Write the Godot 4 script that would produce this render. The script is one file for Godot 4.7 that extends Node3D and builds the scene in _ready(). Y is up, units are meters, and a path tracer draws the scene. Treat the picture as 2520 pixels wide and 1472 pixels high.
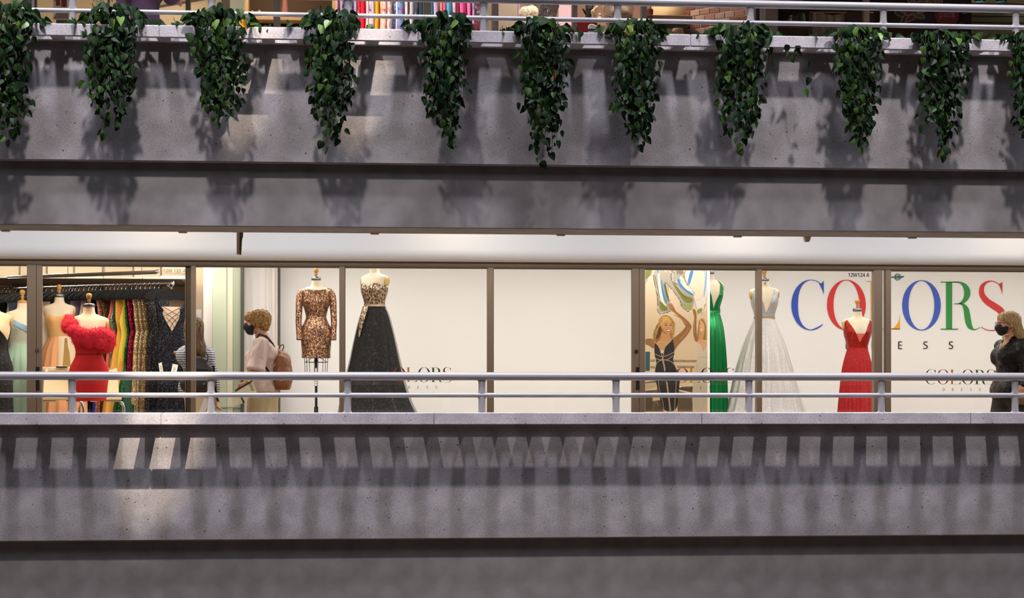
extends Node3D
# A multi-level showroom building seen across its atrium. x runs along the facade, z = -distance from the viewer's side, y up, metres; y = 0 is the middle level's floor.

const F := 5000.0          # focal length in photo pixels (2520 x 1472)
const HOR := 985.0         # photo row of the horizon
const YAW := 0.0947        # how far the lens is turned from the facade's normal
const EYE := 0.82
const FRONT := 16.0        # ledge fronts
const GLASS := 18.5        # shop glass
const X0 := -9.0
const X1 := 14.0

var rng := RandomNumberGenerator.new()
var used := {}
var M := {}

func _ready():
	# ---- camera, sky, lights, exposure ----
	var cam := Camera3D.new()
	cam.name = "camera"
	cam.position = Vector3(0, EYE, 0)
	cam.rotation.y = -YAW
	cam.near = 0.5
	cam.far = 200.0
	cam.set_frustum(2.0 * 0.5 * 736.0 / F, Vector2(0, 0.5 * (HOR - 736.0) / F), 0.5, 200.0)
	add_child(cam)
	cam.current = true
	var we := WorldEnvironment.new()
	we.name = "world"
	var e := Environment.new()
	e.background_mode = Environment.BG_COLOR
	e.background_color = Color(0.55, 0.48, 0.42)
	e.background_energy_multiplier = 0.05
	e.tonemap_mode = Environment.TONE_MAPPER_LINEAR
	e.tonemap_exposure = 1.0
	e.sdfgi_enabled = true
	e.ssao_enabled = true
	e.ssil_enabled = true
	we.environment = e
	add_child(we)
	rng.seed = 7
	materials()
	lights()
	shell()
	ledge_run("trim_1", 3.74, "upper")
	ledge_run("trim_2", 0.722, "middle")
	railing(3.74, "upper")
	railing(0.722, "middle")
	storefront()
	soffit_details()
	backdrop()
	lettering()
	gowns()
	left_shop()
	poster()
	people()
	plants()
	upper_shops()

# ---------- placing ----------
func pt(u: float, v: float, d: float) -> Vector3:      # the point of the plane z = -d that the photo shows at (u, v)
	var a := (u - 1260.0) / F
	var b := (HOR - v) / F
	var dir := Vector3(a * cos(YAW) + sin(YAW), b, a * sin(YAW) - cos(YAW))
	return Vector3(0, EYE, 0) + dir * (d / -dir.z)

func ppm(u: float, d: float) -> float:                  # photo pixels per metre there
	var a := (u - 1260.0) / F
	return F / (d / (cos(YAW) - a * sin(YAW)))

func fx(u: float, d: float) -> float:
	return pt(u, HOR, d).x

func fy(v: float, u: float, d: float) -> float:
	return pt(u, v, d).y

# ---------- nodes ----------
func numbered(called: String) -> String:
	if not used.has(called):
		used[called] = 0
		return called
	used[called] += 1
	return "%s_%03d" % [called, used[called]]

func tag(o: Node, label: String, category: String, group := "") -> Node:
	o.set_meta("label", label)
	o.set_meta("category", category)
	if group != "":
		o.set_meta("group", group)
	return o

func thing(called: String, label: String, category: String, at := Vector3.ZERO, turn := 0.0, group := "") -> Node3D:
	var o := Node3D.new()
	o.name = numbered(called)
	add_child(o)
	o.position = at
	o.rotation.y = turn
	tag(o, label, category, group)
	return o

func struct(called: String, mesh: Mesh, m: Material, parent: Node = null) -> MeshInstance3D:
	var o := part(called, mesh, m, parent if parent else self)
	if parent == null:
		o.set_meta("kind", "structure")
	return o

func frame_node(called: String, at := Vector3.ZERO) -> Node3D:
	var o := Node3D.new()
	o.name = numbered(called)
	add_child(o)
	o.position = at
	o.set_meta("kind", "structure")
	return o

func part(called: String, mesh: Mesh, m: Material, parent: Node) -> MeshInstance3D:
	var o := MeshInstance3D.new()
	o.name = numbered(called) if parent == self else called
	o.mesh = mesh
	o.material_override = m
	parent.add_child(o, true)
	return o

# ---------- shapes ----------
func begin() -> SurfaceTool:
	var st := SurfaceTool.new()
	st.begin(Mesh.PRIMITIVE_TRIANGLES)
	return st

func done(st: SurfaceTool) -> ArrayMesh:
	st.generate_normals()
	return st.commit()

func tri(st: SurfaceTool, a: Vector3, b: Vector3, c: Vector3):
	st.set_uv(Vector2(0.5, 0.5))
	st.add_vertex(a)
	st.add_vertex(b)
	st.add_vertex(c)

func quad(st: SurfaceTool, a: Vector3, b: Vector3, c: Vector3, d: Vector3):   # clockwise from outside
	st.set_uv(Vector2(0, 1)); st.add_vertex(a)
	st.set_uv(Vector2(0, 0)); st.add_vertex(b)
	st.set_uv(Vector2(1, 0)); st.add_vertex(c)
	st.set_uv(Vector2(0, 1)); st.add_vertex(a)
	st.set_uv(Vector2(1, 0)); st.add_vertex(c)
	st.set_uv(Vector2(1, 1)); st.add_vertex(d)

# a box with chamfered edges
func bbox(st: SurfaceTool, lo: Vector3, hi: Vector3, ch := 0.0, xf := Transform3D()):
	st.set_smooth_group(-1)
	var c := (lo + hi) / 2
	var h := (hi - lo) / 2
	var k := minf(ch, minf(h.x, minf(h.y, h.z)) * 0.49)
	if k <= 0.0:
		for ax in 3:
			for s in [-1.0, 1.0]:
				var n := Vector3.ZERO; n[ax] = s
				var a := Vector3.ZERO; a[(ax + 1) % 3] = 1.0
				var b := Vector3.ZERO; b[(ax + 2) % 3] = 1.0
				if s < 0: 
					var t := a; a = b; b = t
				var q := []
				for w in [[-1, -1], [-1, 1], [1, 1], [1, -1]]:
					q.append(xf * (c + (n + a * w[0] + b * w[1]) * h))
				quad(st, q[0], q[1], q[2], q[3])
		return
	# faces inset by k, edge and corner chamfers
	var inner := h - Vector3(k, k, k)
	for ax in 3:
		for s in [-1.0, 1.0]:
			var a := (ax + 1) % 3
			var b := (ax + 2) % 3
			var q := []
			for w in [[-1, -1], [-1, 1], [1, 1], [1, -1]]:
				var p := Vector3.ZERO
				p[ax] = h[ax] * s
				p[a] = inner[a] * w[0]
				p[b] = inner[b] * w[1]
				q.append(xf * (c + p))
			if s > 0: quad(st, q[0], q[1], q[2], q[3])
			else: quad(st, q[3], q[2], q[1], q[0])
	for ax in 3:
		var a := (ax + 1) % 3
		var b := (ax + 2) % 3
		for s1 in [-1.0, 1.0]:
			for s2 in [-1.0, 1.0]:
				var p := Vector3.ZERO
				p[a] = h[a] * s1; p[b] = inner[b] * s2; p[ax] = -inner[ax]
				var p2 := p; p2[ax] = inner[ax]
				var r := Vector3.ZERO
				r[a] = inner[a] * s1; r[b] = h[b] * s2; r[ax] = -inner[ax]
				var r2 := r; r2[ax] = inner[ax]
				if s1 * s2 > 0: quad(st, xf * (c + p), xf * (c + r), xf * (c + r2), xf * (c + p2))
				else: quad(st, xf * (c + p2), xf * (c + r2), xf * (c + r), xf * (c + p))
	for sx in [-1.0, 1.0]:
		for sy in [-1.0, 1.0]:
			for sz in [-1.0, 1.0]:
				var s := Vector3(sx, sy, sz)
				var p0 := xf * (c + Vector3(h.x, inner.y, inner.z) * s)
				var p1 := xf * (c + Vector3(inner.x, h.y, inner.z) * s)
				var p2 := xf * (c + Vector3(inner.x, inner.y, h.z) * s)
				if sx * sy * sz > 0: tri(st, p0, p2, p1)
				else: tri(st, p0, p1, p2)

func box_mesh(lo: Vector3, hi: Vector3, ch := 0.0, xf := Transform3D()) -> ArrayMesh:
	var st := begin()
	bbox(st, lo, hi, ch, xf)
	return done(st)

# rows of points joined into a skin; rows run so that the outside is on the right-hand side of (row direction, next row)
func loft(st: SurfaceTool, rows: Array, closed := true, cap := false, uvs := Vector2(1, 1)):
	st.set_smooth_group(0)
	var n: int = rows[0].size()
	var m := rows.size()
	var last := n if closed else n - 1
	for i in m - 1:
		var ra: PackedVector3Array = rows[i]
		var rb: PackedVector3Array = rows[i + 1]
		var v0 := float(i) / (m - 1) * uvs.y
		var v1 := float(i + 1) / (m - 1) * uvs.y
		for j in last:
			var k := (j + 1) % n
			var u0 := float(j) / last * uvs.x
			var u1 := float(j + 1) / last * uvs.x
			st.set_uv(Vector2(u0, v0)); st.add_vertex(ra[j])
			st.set_uv(Vector2(u0, v1)); st.add_vertex(rb[j])
			st.set_uv(Vector2(u1, v1)); st.add_vertex(rb[k])
			st.set_uv(Vector2(u0, v0)); st.add_vertex(ra[j])
			st.set_uv(Vector2(u1, v1)); st.add_vertex(rb[k])
			st.set_uv(Vector2(u1, v0)); st.add_vertex(ra[k])
	if cap and closed:
		st.set_smooth_group(-1)
		for e in [0, m - 1]:
			var r: PackedVector3Array = rows[e]
			var c := Vector3.ZERO
			for p in r: c += p
			c /= n
			for j in n:
				st.set_uv(Vector2(0.5, 0.5))
				if e == 0: tri(st, c, r[j], r[(j + 1) % n])
				else: tri(st, c, r[(j + 1) % n], r[j])

func ring(c: Vector3, ax: Vector3, ay: Vector3, n: int) -> PackedVector3Array:
	var r := PackedVector3Array()
	for j in n:
		var t := TAU * j / n
		r.append(c + ax * cos(t) + ay * sin(t))
	return r

# a round bar through points; radii one number or one per point
func tube(st: SurfaceTool, path: Array, rad, n := 8, cap := true):
	var rows := []
	var m := path.size()
	var up := Vector3(0.013, 1, 0.021).normalized()
	var side := Vector3.ZERO
	for i in m:
		var d: Vector3 = (path[mini(i + 1, m - 1)] - path[maxi(i - 1, 0)]).normalized()
		if i == 0:
			if absf(d.dot(up)) > 0.95: up = Vector3(1, 0.01, 0.02).normalized()
			side = d.cross(up).normalized()
		else:
			side = (side - d * side.dot(d)).normalized()
		var nn := side.cross(d).normalized()
		var r: float = rad[i] if rad is Array else rad
		rows.append(ring(path[i], side * r, nn * r, n))
	loft(st, rows, true, cap)

func tube_mesh(path: Array, rad, n := 8) -> ArrayMesh:
	var st := begin()
	tube(st, path, rad, n)
	return done(st)

# turned shape: profile of Vector2(radius, y)
func lathe(st: SurfaceTool, prof: Array, n := 24, at := Vector3.ZERO, sx := 1.0, sz := 1.0):
	var rows := []
	for p in prof:
		rows.append(ring(at + Vector3(0, p.y, 0), Vector3(p.x * sx, 0, 0), Vector3(0, 0, -p.x * sz), n))
	loft(st, rows, true, true)

func lathe_mesh(prof: Array, n := 24, sx := 1.0, sz := 1.0) -> ArrayMesh:
	var st := begin()
	lathe(st, prof, n, Vector3.ZERO, sx, sz)
	return done(st)

# flat outline with thickness in z, front at z1
func prism(st: SurfaceTool, pts: PackedVector2Array, z0: float, z1: float, xf := Transform3D()):
	st.set_smooth_group(-1)
	if Geometry2D.is_polygon_clockwise(pts):
		pts = pts.duplicate()
		pts.reverse()
	var t := Geometry2D.triangulate_polygon(pts)
	for i in range(0, t.size(), 3):
		var a := pts[t[i]]
		var b := pts[t[i + 1]]
		var c := pts[t[i + 2]]
		if (b - a).cross(c - a) > 0:
			var q := b; b = c; c = q
		tri(st, xf * Vector3(a.x, a.y, z1), xf * Vector3(b.x, b.y, z1), xf * Vector3(c.x, c.y, z1))
		tri(st, xf * Vector3(a.x, a.y, z0), xf * Vector3(c.x, c.y, z0), xf * Vector3(b.x, b.y, z0))
	for i in pts.size():
		var a := pts[i]
		var b := pts[(i + 1) % pts.size()]
		quad(st, xf * Vector3(b.x, b.y, z1), xf * Vector3(b.x, b.y, z0), xf * Vector3(a.x, a.y, z0), xf * Vector3(a.x, a.y, z1))

func prism_mesh(pts: PackedVector2Array, z0: float, z1: float, xf := Transform3D()) -> ArrayMesh:
	var st := begin()
	prism(st, pts, z0, z1, xf)
	return done(st)

func text_mesh(t: String, height: float, depth: float, font := "Droid Sans", weight := 400) -> TextMesh:
	var f := SystemFont.new()
	f.font_names = PackedStringArray([font])
	f.font_weight = weight
	var m := TextMesh.new()
	m.text = t
	m.font = f
	m.font_size = 64
	m.pixel_size = height / 46.0     # capitals are about 0.71 of the size
	m.depth = depth
	return m

func table(tab: Array, x: float) -> float:       # smooth look-up in [[x, y], ...]
	if x <= tab[0][0]: return tab[0][1]
	for i in tab.size() - 1:
		var a: Array = tab[i]
		var b: Array = tab[i + 1]
		if x <= b[0]:
			var y0: float = tab[maxi(i - 1, 0)][1]
			var y3: float = tab[mini(i + 2, tab.size() - 1)][1]
			var x0: float = tab[maxi(i - 1, 0)][0]
			var x3: float = tab[mini(i + 2, tab.size() - 1)][0]
			var h: float = b[0] - a[0]
			var t: float = (x - a[0]) / h
			var m0: float = (b[1] - y0) / maxf(b[0] - x0, 1e-6) * h
			var m1: float = (y3 - a[1]) / maxf(x3 - a[0], 1e-6) * h
			return (2*t*t*t - 3*t*t + 1) * a[1] + (t*t*t - 2*t*t + t) * m0 + (-2*t*t*t + 3*t*t) * b[1] + (t*t*t - t*t) * m1
	return tab[tab.size() - 1][1]

# smooth solid out of tapered capsules [a, b, ra, rb] and ellipsoids [centre, radii] or [centre, radii, basis], meshed by surface nets.
# cuts: [point, normal] planes whose far side is cut away; carve: ellipsoids [centre, radii] taken out
func solid(prims: Array, cell: float, k: float, cuts := [], amp := 0.0, freq := Vector3.ONE, carve := []) -> ArrayMesh:
	var lo := Vector3(1e9, 1e9, 1e9)
	var hi := -lo
	for p in prims:
		var r: float
		if p.size() == 4:
			r = maxf(p[2], p[3])
			for q in 2:
				lo = lo.min(p[q] - Vector3(r, r, r)); hi = hi.max(p[q] + Vector3(r, r, r))
		else:
			var rr: Vector3 = p[1]
			if p.size() == 3:
				r = maxf(rr.x, maxf(rr.y, rr.z)); rr = Vector3(r, r, r)
			lo = lo.min(p[0] - rr); hi = hi.max(p[0] + rr)
	var pad := k * 1.5 + cell * 2.5 + amp
	lo -= Vector3(pad, pad, pad); hi += Vector3(pad, pad, pad)
	var nx := int((hi.x - lo.x) / cell) + 2
	var ny := int((hi.y - lo.y) / cell) + 2
	var nz := int((hi.z - lo.z) / cell) + 2
	var f := PackedFloat32Array()
	f.resize(nx * ny * nz)
	var reach := k * 4.0 + cell * 1.5 + amp
	for p in prims:
		var cap: bool = p.size() == 4
		var pl: Vector3
		var ph: Vector3
		var a: Vector3 = p[0]
		var ab := Vector3.ZERO
		var ra := 0.0
		var rb := 0.0
		var inv := 0.0
		var er := Vector3.ONE
		var mr := 0.0
		var bi := Basis()
		if cap:
			ab = p[1] - p[0]; ra = p[2]; rb = p[3]
			inv = 1.0 / maxf(ab.length_squared(), 1e-9)
			var r := maxf(ra, rb) + reach
			pl = a.min(p[1]) - Vector3(r, r, r); ph = a.max(p[1]) + Vector3(r, r, r)
		else:
			er = p[1]
			mr = minf(er.x, minf(er.y, er.z))
			var r2 := maxf(er.x, maxf(er.y, er.z)) * (1.0 + reach / mr)
			if p.size() == 3:
				bi = p[2].inverse()
				pl = a - Vector3(r2, r2, r2); ph = a + Vector3(r2, r2, r2)
			else:
				pl = a - er * (1.0 + reach / mr); ph = a + er * (1.0 + reach / mr)
		var i0 := maxi(0, int((pl.x - lo.x) / cell)); var i1 := mini(nx - 1, int((ph.x - lo.x) / cell) + 1)
		var j0 := maxi(0, int((pl.y - lo.y) / cell)); var j1 := mini(ny - 1, int((ph.y - lo.y) / cell) + 1)
		var k0 := maxi(0, int((pl.z - lo.z) / cell)); var k1 := mini(nz - 1, int((ph.z - lo.z) / cell) + 1)
		var turned: bool = p.size() == 3
		for z in range(k0, k1 + 1):
			for y in range(j0, j1 + 1):
				var at := (z * ny + y) * nx
				for x in range(i0, i1 + 1):
					var q := lo + Vector3(x, y, z) * cell - a
					var d: float
					if cap:
						var t := clampf(q.dot(ab) * inv, 0.0, 1.0)
						d = (q - ab * t).length() - (ra + (rb - ra) * t)
					else:
						if turned: q = bi * q
						var w := (q / er).length()
						d = (w - 1.0) * mr if w > 1.0 else (w - 1.0) * mr
					if d < reach:
						f[at + x] += exp(minf(-d / k, 40.0))
	var nse := FastNoiseLite.new()
	nse.seed = 5
	nse.noise_type = FastNoiseLite.TYPE_SIMPLEX
	nse.frequency = 1.0
	nse.fractal_octaves = 2
	for z in nz:
		for y in ny:
			var at := (z * ny + y) * nx
			for x in nx:
				var s := f[at + x]
				if s <= 1e-7:
					f[at + x] = 1.0
					continue
				var d := -k * log(s)
				if absf(d) < reach:
					var q := lo + Vector3(x, y, z) * cell
					if amp > 0.0:
						d += amp * nse.get_noise_3d(q.x * freq.x, q.y * freq.y, q.z * freq.z)
					for c in cuts:
						d = maxf(d, (q - c[0]).dot(c[1]))
					for c in carve:
						var er: Vector3 = c[1]
						d = maxf(d, (1.0 - ((q - c[0]) / er).length()) * minf(er.x, minf(er.y, er.z)))
				elif not cuts.is_empty():
					var q := lo + Vector3(x, y, z) * cell
					for c in cuts:
						d = maxf(d, (q - c[0]).dot(c[1]))
				f[at + x] = d
	var vid := PackedInt32Array()
	vid.resize(nx * ny * nz)
	vid.fill(-1)
	var verts := PackedVector3Array()
	var off := [0, 1, nx, nx + 1, nx * ny, nx * ny + 1, nx * ny + nx, nx * ny + nx + 1]
	var cp := [Vector3(0,0,0), Vector3(1,0,0), Vector3(0,1,0), Vector3(1,1,0), Vector3(0,0,1), Vector3(1,0,1), Vector3(0,1,1), Vector3(1,1,1)]
	var ed := [[0,1],[2,3],[4,5],[6,7],[0,2],[1,3],[4,6],[5,7],[0,4],[1,5],[2,6],[3,7]]
	for z in nz - 1:
		for y in ny - 1:
			var at := (z * ny + y) * nx
			for x in nx - 1:
				var b := at + x
				var s0 := f[b] < 0.0
				if s0 == (f[b + 1] < 0.0) and s0 == (f[b + nx] < 0.0) and s0 == (f[b + nx + 1] < 0.0):
					var c := b + nx * ny
					if s0 == (f[c] < 0.0) and s0 == (f[c + 1] < 0.0) and s0 == (f[c + nx] < 0.0) and s0 == (f[c + nx + 1] < 0.0):
						continue
				var sum := Vector3.ZERO
				var n := 0
				for e in ed:
					var fa := f[b + off[e[0]]]
					var fb := f[b + off[e[1]]]
					if (fa < 0.0) != (fb < 0.0):
						sum += cp[e[0]].lerp(cp[e[1]], fa / (fa - fb))
						n += 1
				vid[b] = verts.size()
				verts.append(lo + (Vector3(x, y, z) + sum / maxi(n, 1)) * cell)
	var idx := PackedInt32Array()
	var steps := [1, nx, nx * ny]
	for z in range(1, nz - 1):
		for y in range(1, ny - 1):
			var at := (z * ny + y) * nx
			for x in range(1, nx - 1):
				var b := at + x
				var s0 := f[b] < 0.0
				for ax in 3:
					var s1 := f[b + steps[ax]] < 0.0
					if s0 == s1: continue
					var u: int = steps[(ax + 1) % 3]
					var w: int = steps[(ax + 2) % 3]
					var q0 := vid[b]
					var q1 := vid[b - u]
					var q2 := vid[b - u - w]
					var q3 := vid[b - w]
					if q0 < 0 or q1 < 0 or q2 < 0 or q3 < 0: continue
					if s0: idx.append_array([q0, q2, q1, q0, q3, q2])
					else: idx.append_array([q0, q1, q2, q0, q2, q3])
	var nor := PackedVector3Array()
	nor.resize(verts.size())
	for i in range(0, idx.size(), 3):
		var a := verts[idx[i]]
		var n := (verts[idx[i + 2]] - a).cross(verts[idx[i + 1]] - a)
		for j in 3: nor[idx[i + j]] += n
	for i in nor.size(): nor[i] = nor[i].normalized()
	var arr := []
	arr.resize(Mesh.ARRAY_MAX)
	arr[Mesh.ARRAY_VERTEX] = verts
	arr[Mesh.ARRAY_NORMAL] = nor
	arr[Mesh.ARRAY_INDEX] = idx
	var am := ArrayMesh.new()
	if verts.size() > 0:
		am.add_surface_from_arrays(Mesh.PRIMITIVE_TRIANGLES, arr)
	return am

# ---------- materials ----------
func mat(c: Color, rough := 0.7, metal := 0.0) -> StandardMaterial3D:
	var m := StandardMaterial3D.new()
	m.albedo_color = c
	m.roughness = rough
	m.metallic = metal
	return m

func rgb8(r: int, g: int, b: int) -> Color:
	return Color(r / 255.0, g / 255.0, b / 255.0)

func cloth(c: Color, rough := 0.85) -> StandardMaterial3D:
	var m := mat(c, rough)
	m.rim_enabled = true
	m.rim = 0.1
	m.rim_tint = 0.6
	return m

func img_tex(im: Image) -> ImageTexture:
	return ImageTexture.create_from_image(im)

func concrete_texture() -> ImageTexture:
	var n := 1024
	var nz := FastNoiseLite.new()
	nz.seed = 3; nz.frequency = 0.006; nz.fractal_octaves = 4
	var fine := FastNoiseLite.new()
	fine.seed = 9; fine.frequency = 0.09; fine.fractal_octaves = 3
	var a := nz.get_seamless_image(n, n)
	var b := fine.get_seamless_image(n, n)
	a.convert(Image.FORMAT_L8); b.convert(Image.FORMAT_L8)
	var da := a.get_data()
	var db := b.get_data()
	var o := PackedByteArray()
	o.resize(n * n * 3)
	for i in n * n:
		var v := 196.0 + (da[i] - 128) * 0.16 + (db[i] - 128) * 0.14
		o[i * 3] = int(clampf(v, 0, 255)); o[i * 3 + 1] = int(clampf(v * 0.985, 0, 255)); o[i * 3 + 2] = int(clampf(v * 0.985, 0, 255))
	var im := Image.create_from_data(n, n, false, Image.FORMAT_RGB8, o)
	var r := RandomNumberGenerator.new()
	r.seed = 21
	for i in 2600:                                   # blow holes in the cast face, in loose clusters
		var x := r.randi() % n
		var y := r.randi() % n
		if nz.get_noise_2d(x * 1.7 + 300, y * 1.7) < -0.02: continue
		var w := r.randi_range(2, 3) if r.randf() < 0.93 else r.randi_range(4, 7)
		var h := maxi(2, int(w * r.randf_range(0.5, 1.0)))
		var g := r.randf_range(0.14, 0.42)
		for dy in h:
			var half := w * 0.5 * sqrt(maxf(0.0, 1.0 - pow((dy + 0.5) / h * 2 - 1, 2)))
			im.fill_rect(Rect2i(int(x - half), (y + dy) % n, maxi(1, int(half * 2)), 1), Color(g, g * 0.95, g * 0.93))
	return img_tex(im)

# small facets that tilt at random: sequins
func facets() -> Array:
	var n := 512
	var nm := Image.create(n, n, false, Image.FORMAT_RGB8)
	var al := Image.create(n, n, false, Image.FORMAT_RGB8)
	var r := RandomNumberGenerator.new()
	r.seed = 4
	var c := 8
	for y in n / c:
		for x in n / c:
			var t := r.randf_range(0, TAU)
			var k := pow(r.randf(), 1.6) * 0.75
			var d := Vector3(cos(t) * k, sin(t) * k, sqrt(1.0 - k * k))
			var ox := (c / 2) if y % 2 == 1 else 0
			nm.fill_rect(Rect2i(x * c + ox, y * c, c, c), Color(d.x * 0.5 + 0.5, d.y * 0.5 + 0.5, d.z * 0.5 + 0.5))
			if x == n / c - 1 and ox > 0: nm.fill_rect(Rect2i(0, y * c, ox, c), Color(d.x * 0.5 + 0.5, d.y * 0.5 + 0.5, d.z * 0.5 + 0.5))
			var b := r.randf_range(0.62, 1.0)
			al.fill_rect(Rect2i(x * c + ox, y * c, c, c), Color(b, b, b))
			al.fill_rect(Rect2i(x * c + ox, y * c, c, 1), Color(b * 0.5, b * 0.5, b * 0.5))
	return [img_tex(nm), img_tex(al)]

func glitter_specks() -> ImageTexture:      # glitter glued on tulle: sparse light flakes, used as a detail layer
	var n := 512
	var im := Image.create(n, n, false, Image.FORMAT_RGBA8)
	im.fill(Color(1, 1, 1, 0))
	var r := RandomNumberGenerator.new()
	r.seed = 14
	for i in 620:
		var s := 2 if r.randf() < 0.75 else 4
		im.fill_rect(Rect2i(r.randi() % n, r.randi() % n, s, s), Color(0.95, 0.93, 0.9, r.randf_range(0.5, 1.0)))
	return img_tex(im)

func sequin(c: Color, scale := 18.0, metal := 0.75, rough := 0.28) -> StandardMaterial3D:
	var m := mat(c, rough, metal)
	m.albedo_texture = M.facet[1]
	m.normal_enabled = true
	m.normal_texture = M.facet[0]
	m.normal_scale = 1.0
	m.uv1_triplanar = true
	m.uv1_scale = Vector3.ONE * scale / 4.0
	return m

func glitter(c: Color, scale := 3.0) -> StandardMaterial3D:
	var m := cloth(c)
	m.detail_enabled = true
	m.detail_albedo = M.specks
	m.detail_mask = M.specks_mask
	m.detail_uv_layer = BaseMaterial3D.DETAIL_UV_1
	m.uv1_scale = Vector3(scale, scale, 1)
	return m

func leopard_texture(gold: Color, dark: Color, mid: Color, n := 512) -> ImageTexture:
	var im := Image.create(n, n, false, Image.FORMAT_RGB8)
	im.fill(gold)
	var r := RandomNumberGenerator.new()
	r.seed = 33
	var at := []
	for t in 4000:
		var p := Vector2(r.randf_range(0, n), r.randf_range(0, n))
		var ok := true
		for q in at:
			var d: Vector2 = (p - q).abs()
			d = d.min(Vector2(n, n) - d)
			if Vector2(d.x * 1.15, d.y * 0.9).length() < 41: ok = false; break
		if ok: at.append(p)
	for p in at:
		var w := r.randf_range(15, 21)
		var h := r.randf_range(18, 26)
		var gap := r.randf_range(0, TAU)
		var ph := r.randf_range(0, TAU)
		for y in range(-32, 33):
			for x in range(-30, 31):
				var q := Vector2(x / w, y / h)
				var a := atan2(q.y, q.x)
				var l := q.length() * (1.0 + 0.13 * sin(3 * a + ph))
				var c := gold
				if l < 0.5: c = mid
				elif l < 1.12: c = dark if absf(angle_difference(a, gap)) > 0.45 and absf(angle_difference(a, gap + 2.5)) > 0.25 else gold
				else: continue
				im.set_pixel(posmod(int(p.x) + x, n), posmod(int(p.y) + y, n), c)
	for i in 260:
		var p := Vector2i(r.randi() % n, r.randi() % n)
		if im.get_pixel(p.x, p.y).is_equal_approx(gold):
			im.fill_rect(Rect2i(p.x, p.y, r.randi_range(3, 8), r.randi_range(3, 6)), dark)
	return img_tex(im)

func pleat_texture() -> ImageTexture:       # height of fine woven pleats
	var n := 256
	var im := Image.create(n, 4, false, Image.FORMAT_L8)
	for x in n:
		var v := 0.5 + 0.3 * sin(x * TAU * 6 / n) + 0.2 * sin(x * TAU * 17 / n + 1.0)
		im.fill_rect(Rect2i(x, 0, 1, 4), Color(v, v, v))
	return img_tex(im)

func stripes_texture(a: Color, b: Color, n := 16, share := 0.5) -> ImageTexture:
	var im := Image.create(16, 256, false, Image.FORMAT_RGB8)
	im.fill(a)
	for i in n:
		im.fill_rect(Rect2i(0, int(256.0 / n * i), 16, int(256.0 / n * share)), b)
	return img_tex(im)

func weave_bump(m: StandardMaterial3D, s: float, depth := 0.05):
	m.heightmap_enabled = true
	m.heightmap_texture = M.weave
	m.heightmap_scale = depth
	m.uv1_triplanar = true
	m.uv1_scale = Vector3.ONE * s

func floral(seed_: int, base: Color, cols: Array) -> StandardMaterial3D:
	var n := 128
	var im := Image.create(n, n, false, Image.FORMAT_RGB8)
	im.fill(base)
	var r := RandomNumberGenerator.new()
	r.seed = seed_
	for i in 46:
		var p := Vector2(r.randf_range(0, n), r.randf_range(0, n))
		var c: Color = cols[r.randi() % cols.size()]
		var rad := r.randf_range(4, 11)
		var ph := r.randf_range(0, TAU)
		for y in range(-12, 13):
			for x in range(-12, 13):
				var q := Vector2(x, y)
				if q.length() < rad * (0.75 + 0.25 * sin(5 * atan2(y, x) + ph)):
					im.set_pixel(posmod(int(p.x) + x, n), posmod(int(p.y) + y, n), c)
	var m := cloth(Color.WHITE)
	m.albedo_texture = img_tex(im)
	m.uv1_triplanar = true
	m.uv1_scale = Vector3.ONE * 3.2
	return m

func noise_tex(freq: float, seed_: int, lo: Color, hi: Color, n := 256) -> NoiseTexture2D:
	var t := NoiseTexture2D.new()
	var f := FastNoiseLite.new()
	f.seed = seed_; f.frequency = freq; f.fractal_octaves = 4
	t.noise = f
	t.width = n; t.height = n
	t.seamless = true
	var g := Gradient.new()
	g.set_color(0, lo); g.set_color(1, hi)
	t.color_ramp = g
	return t

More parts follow.
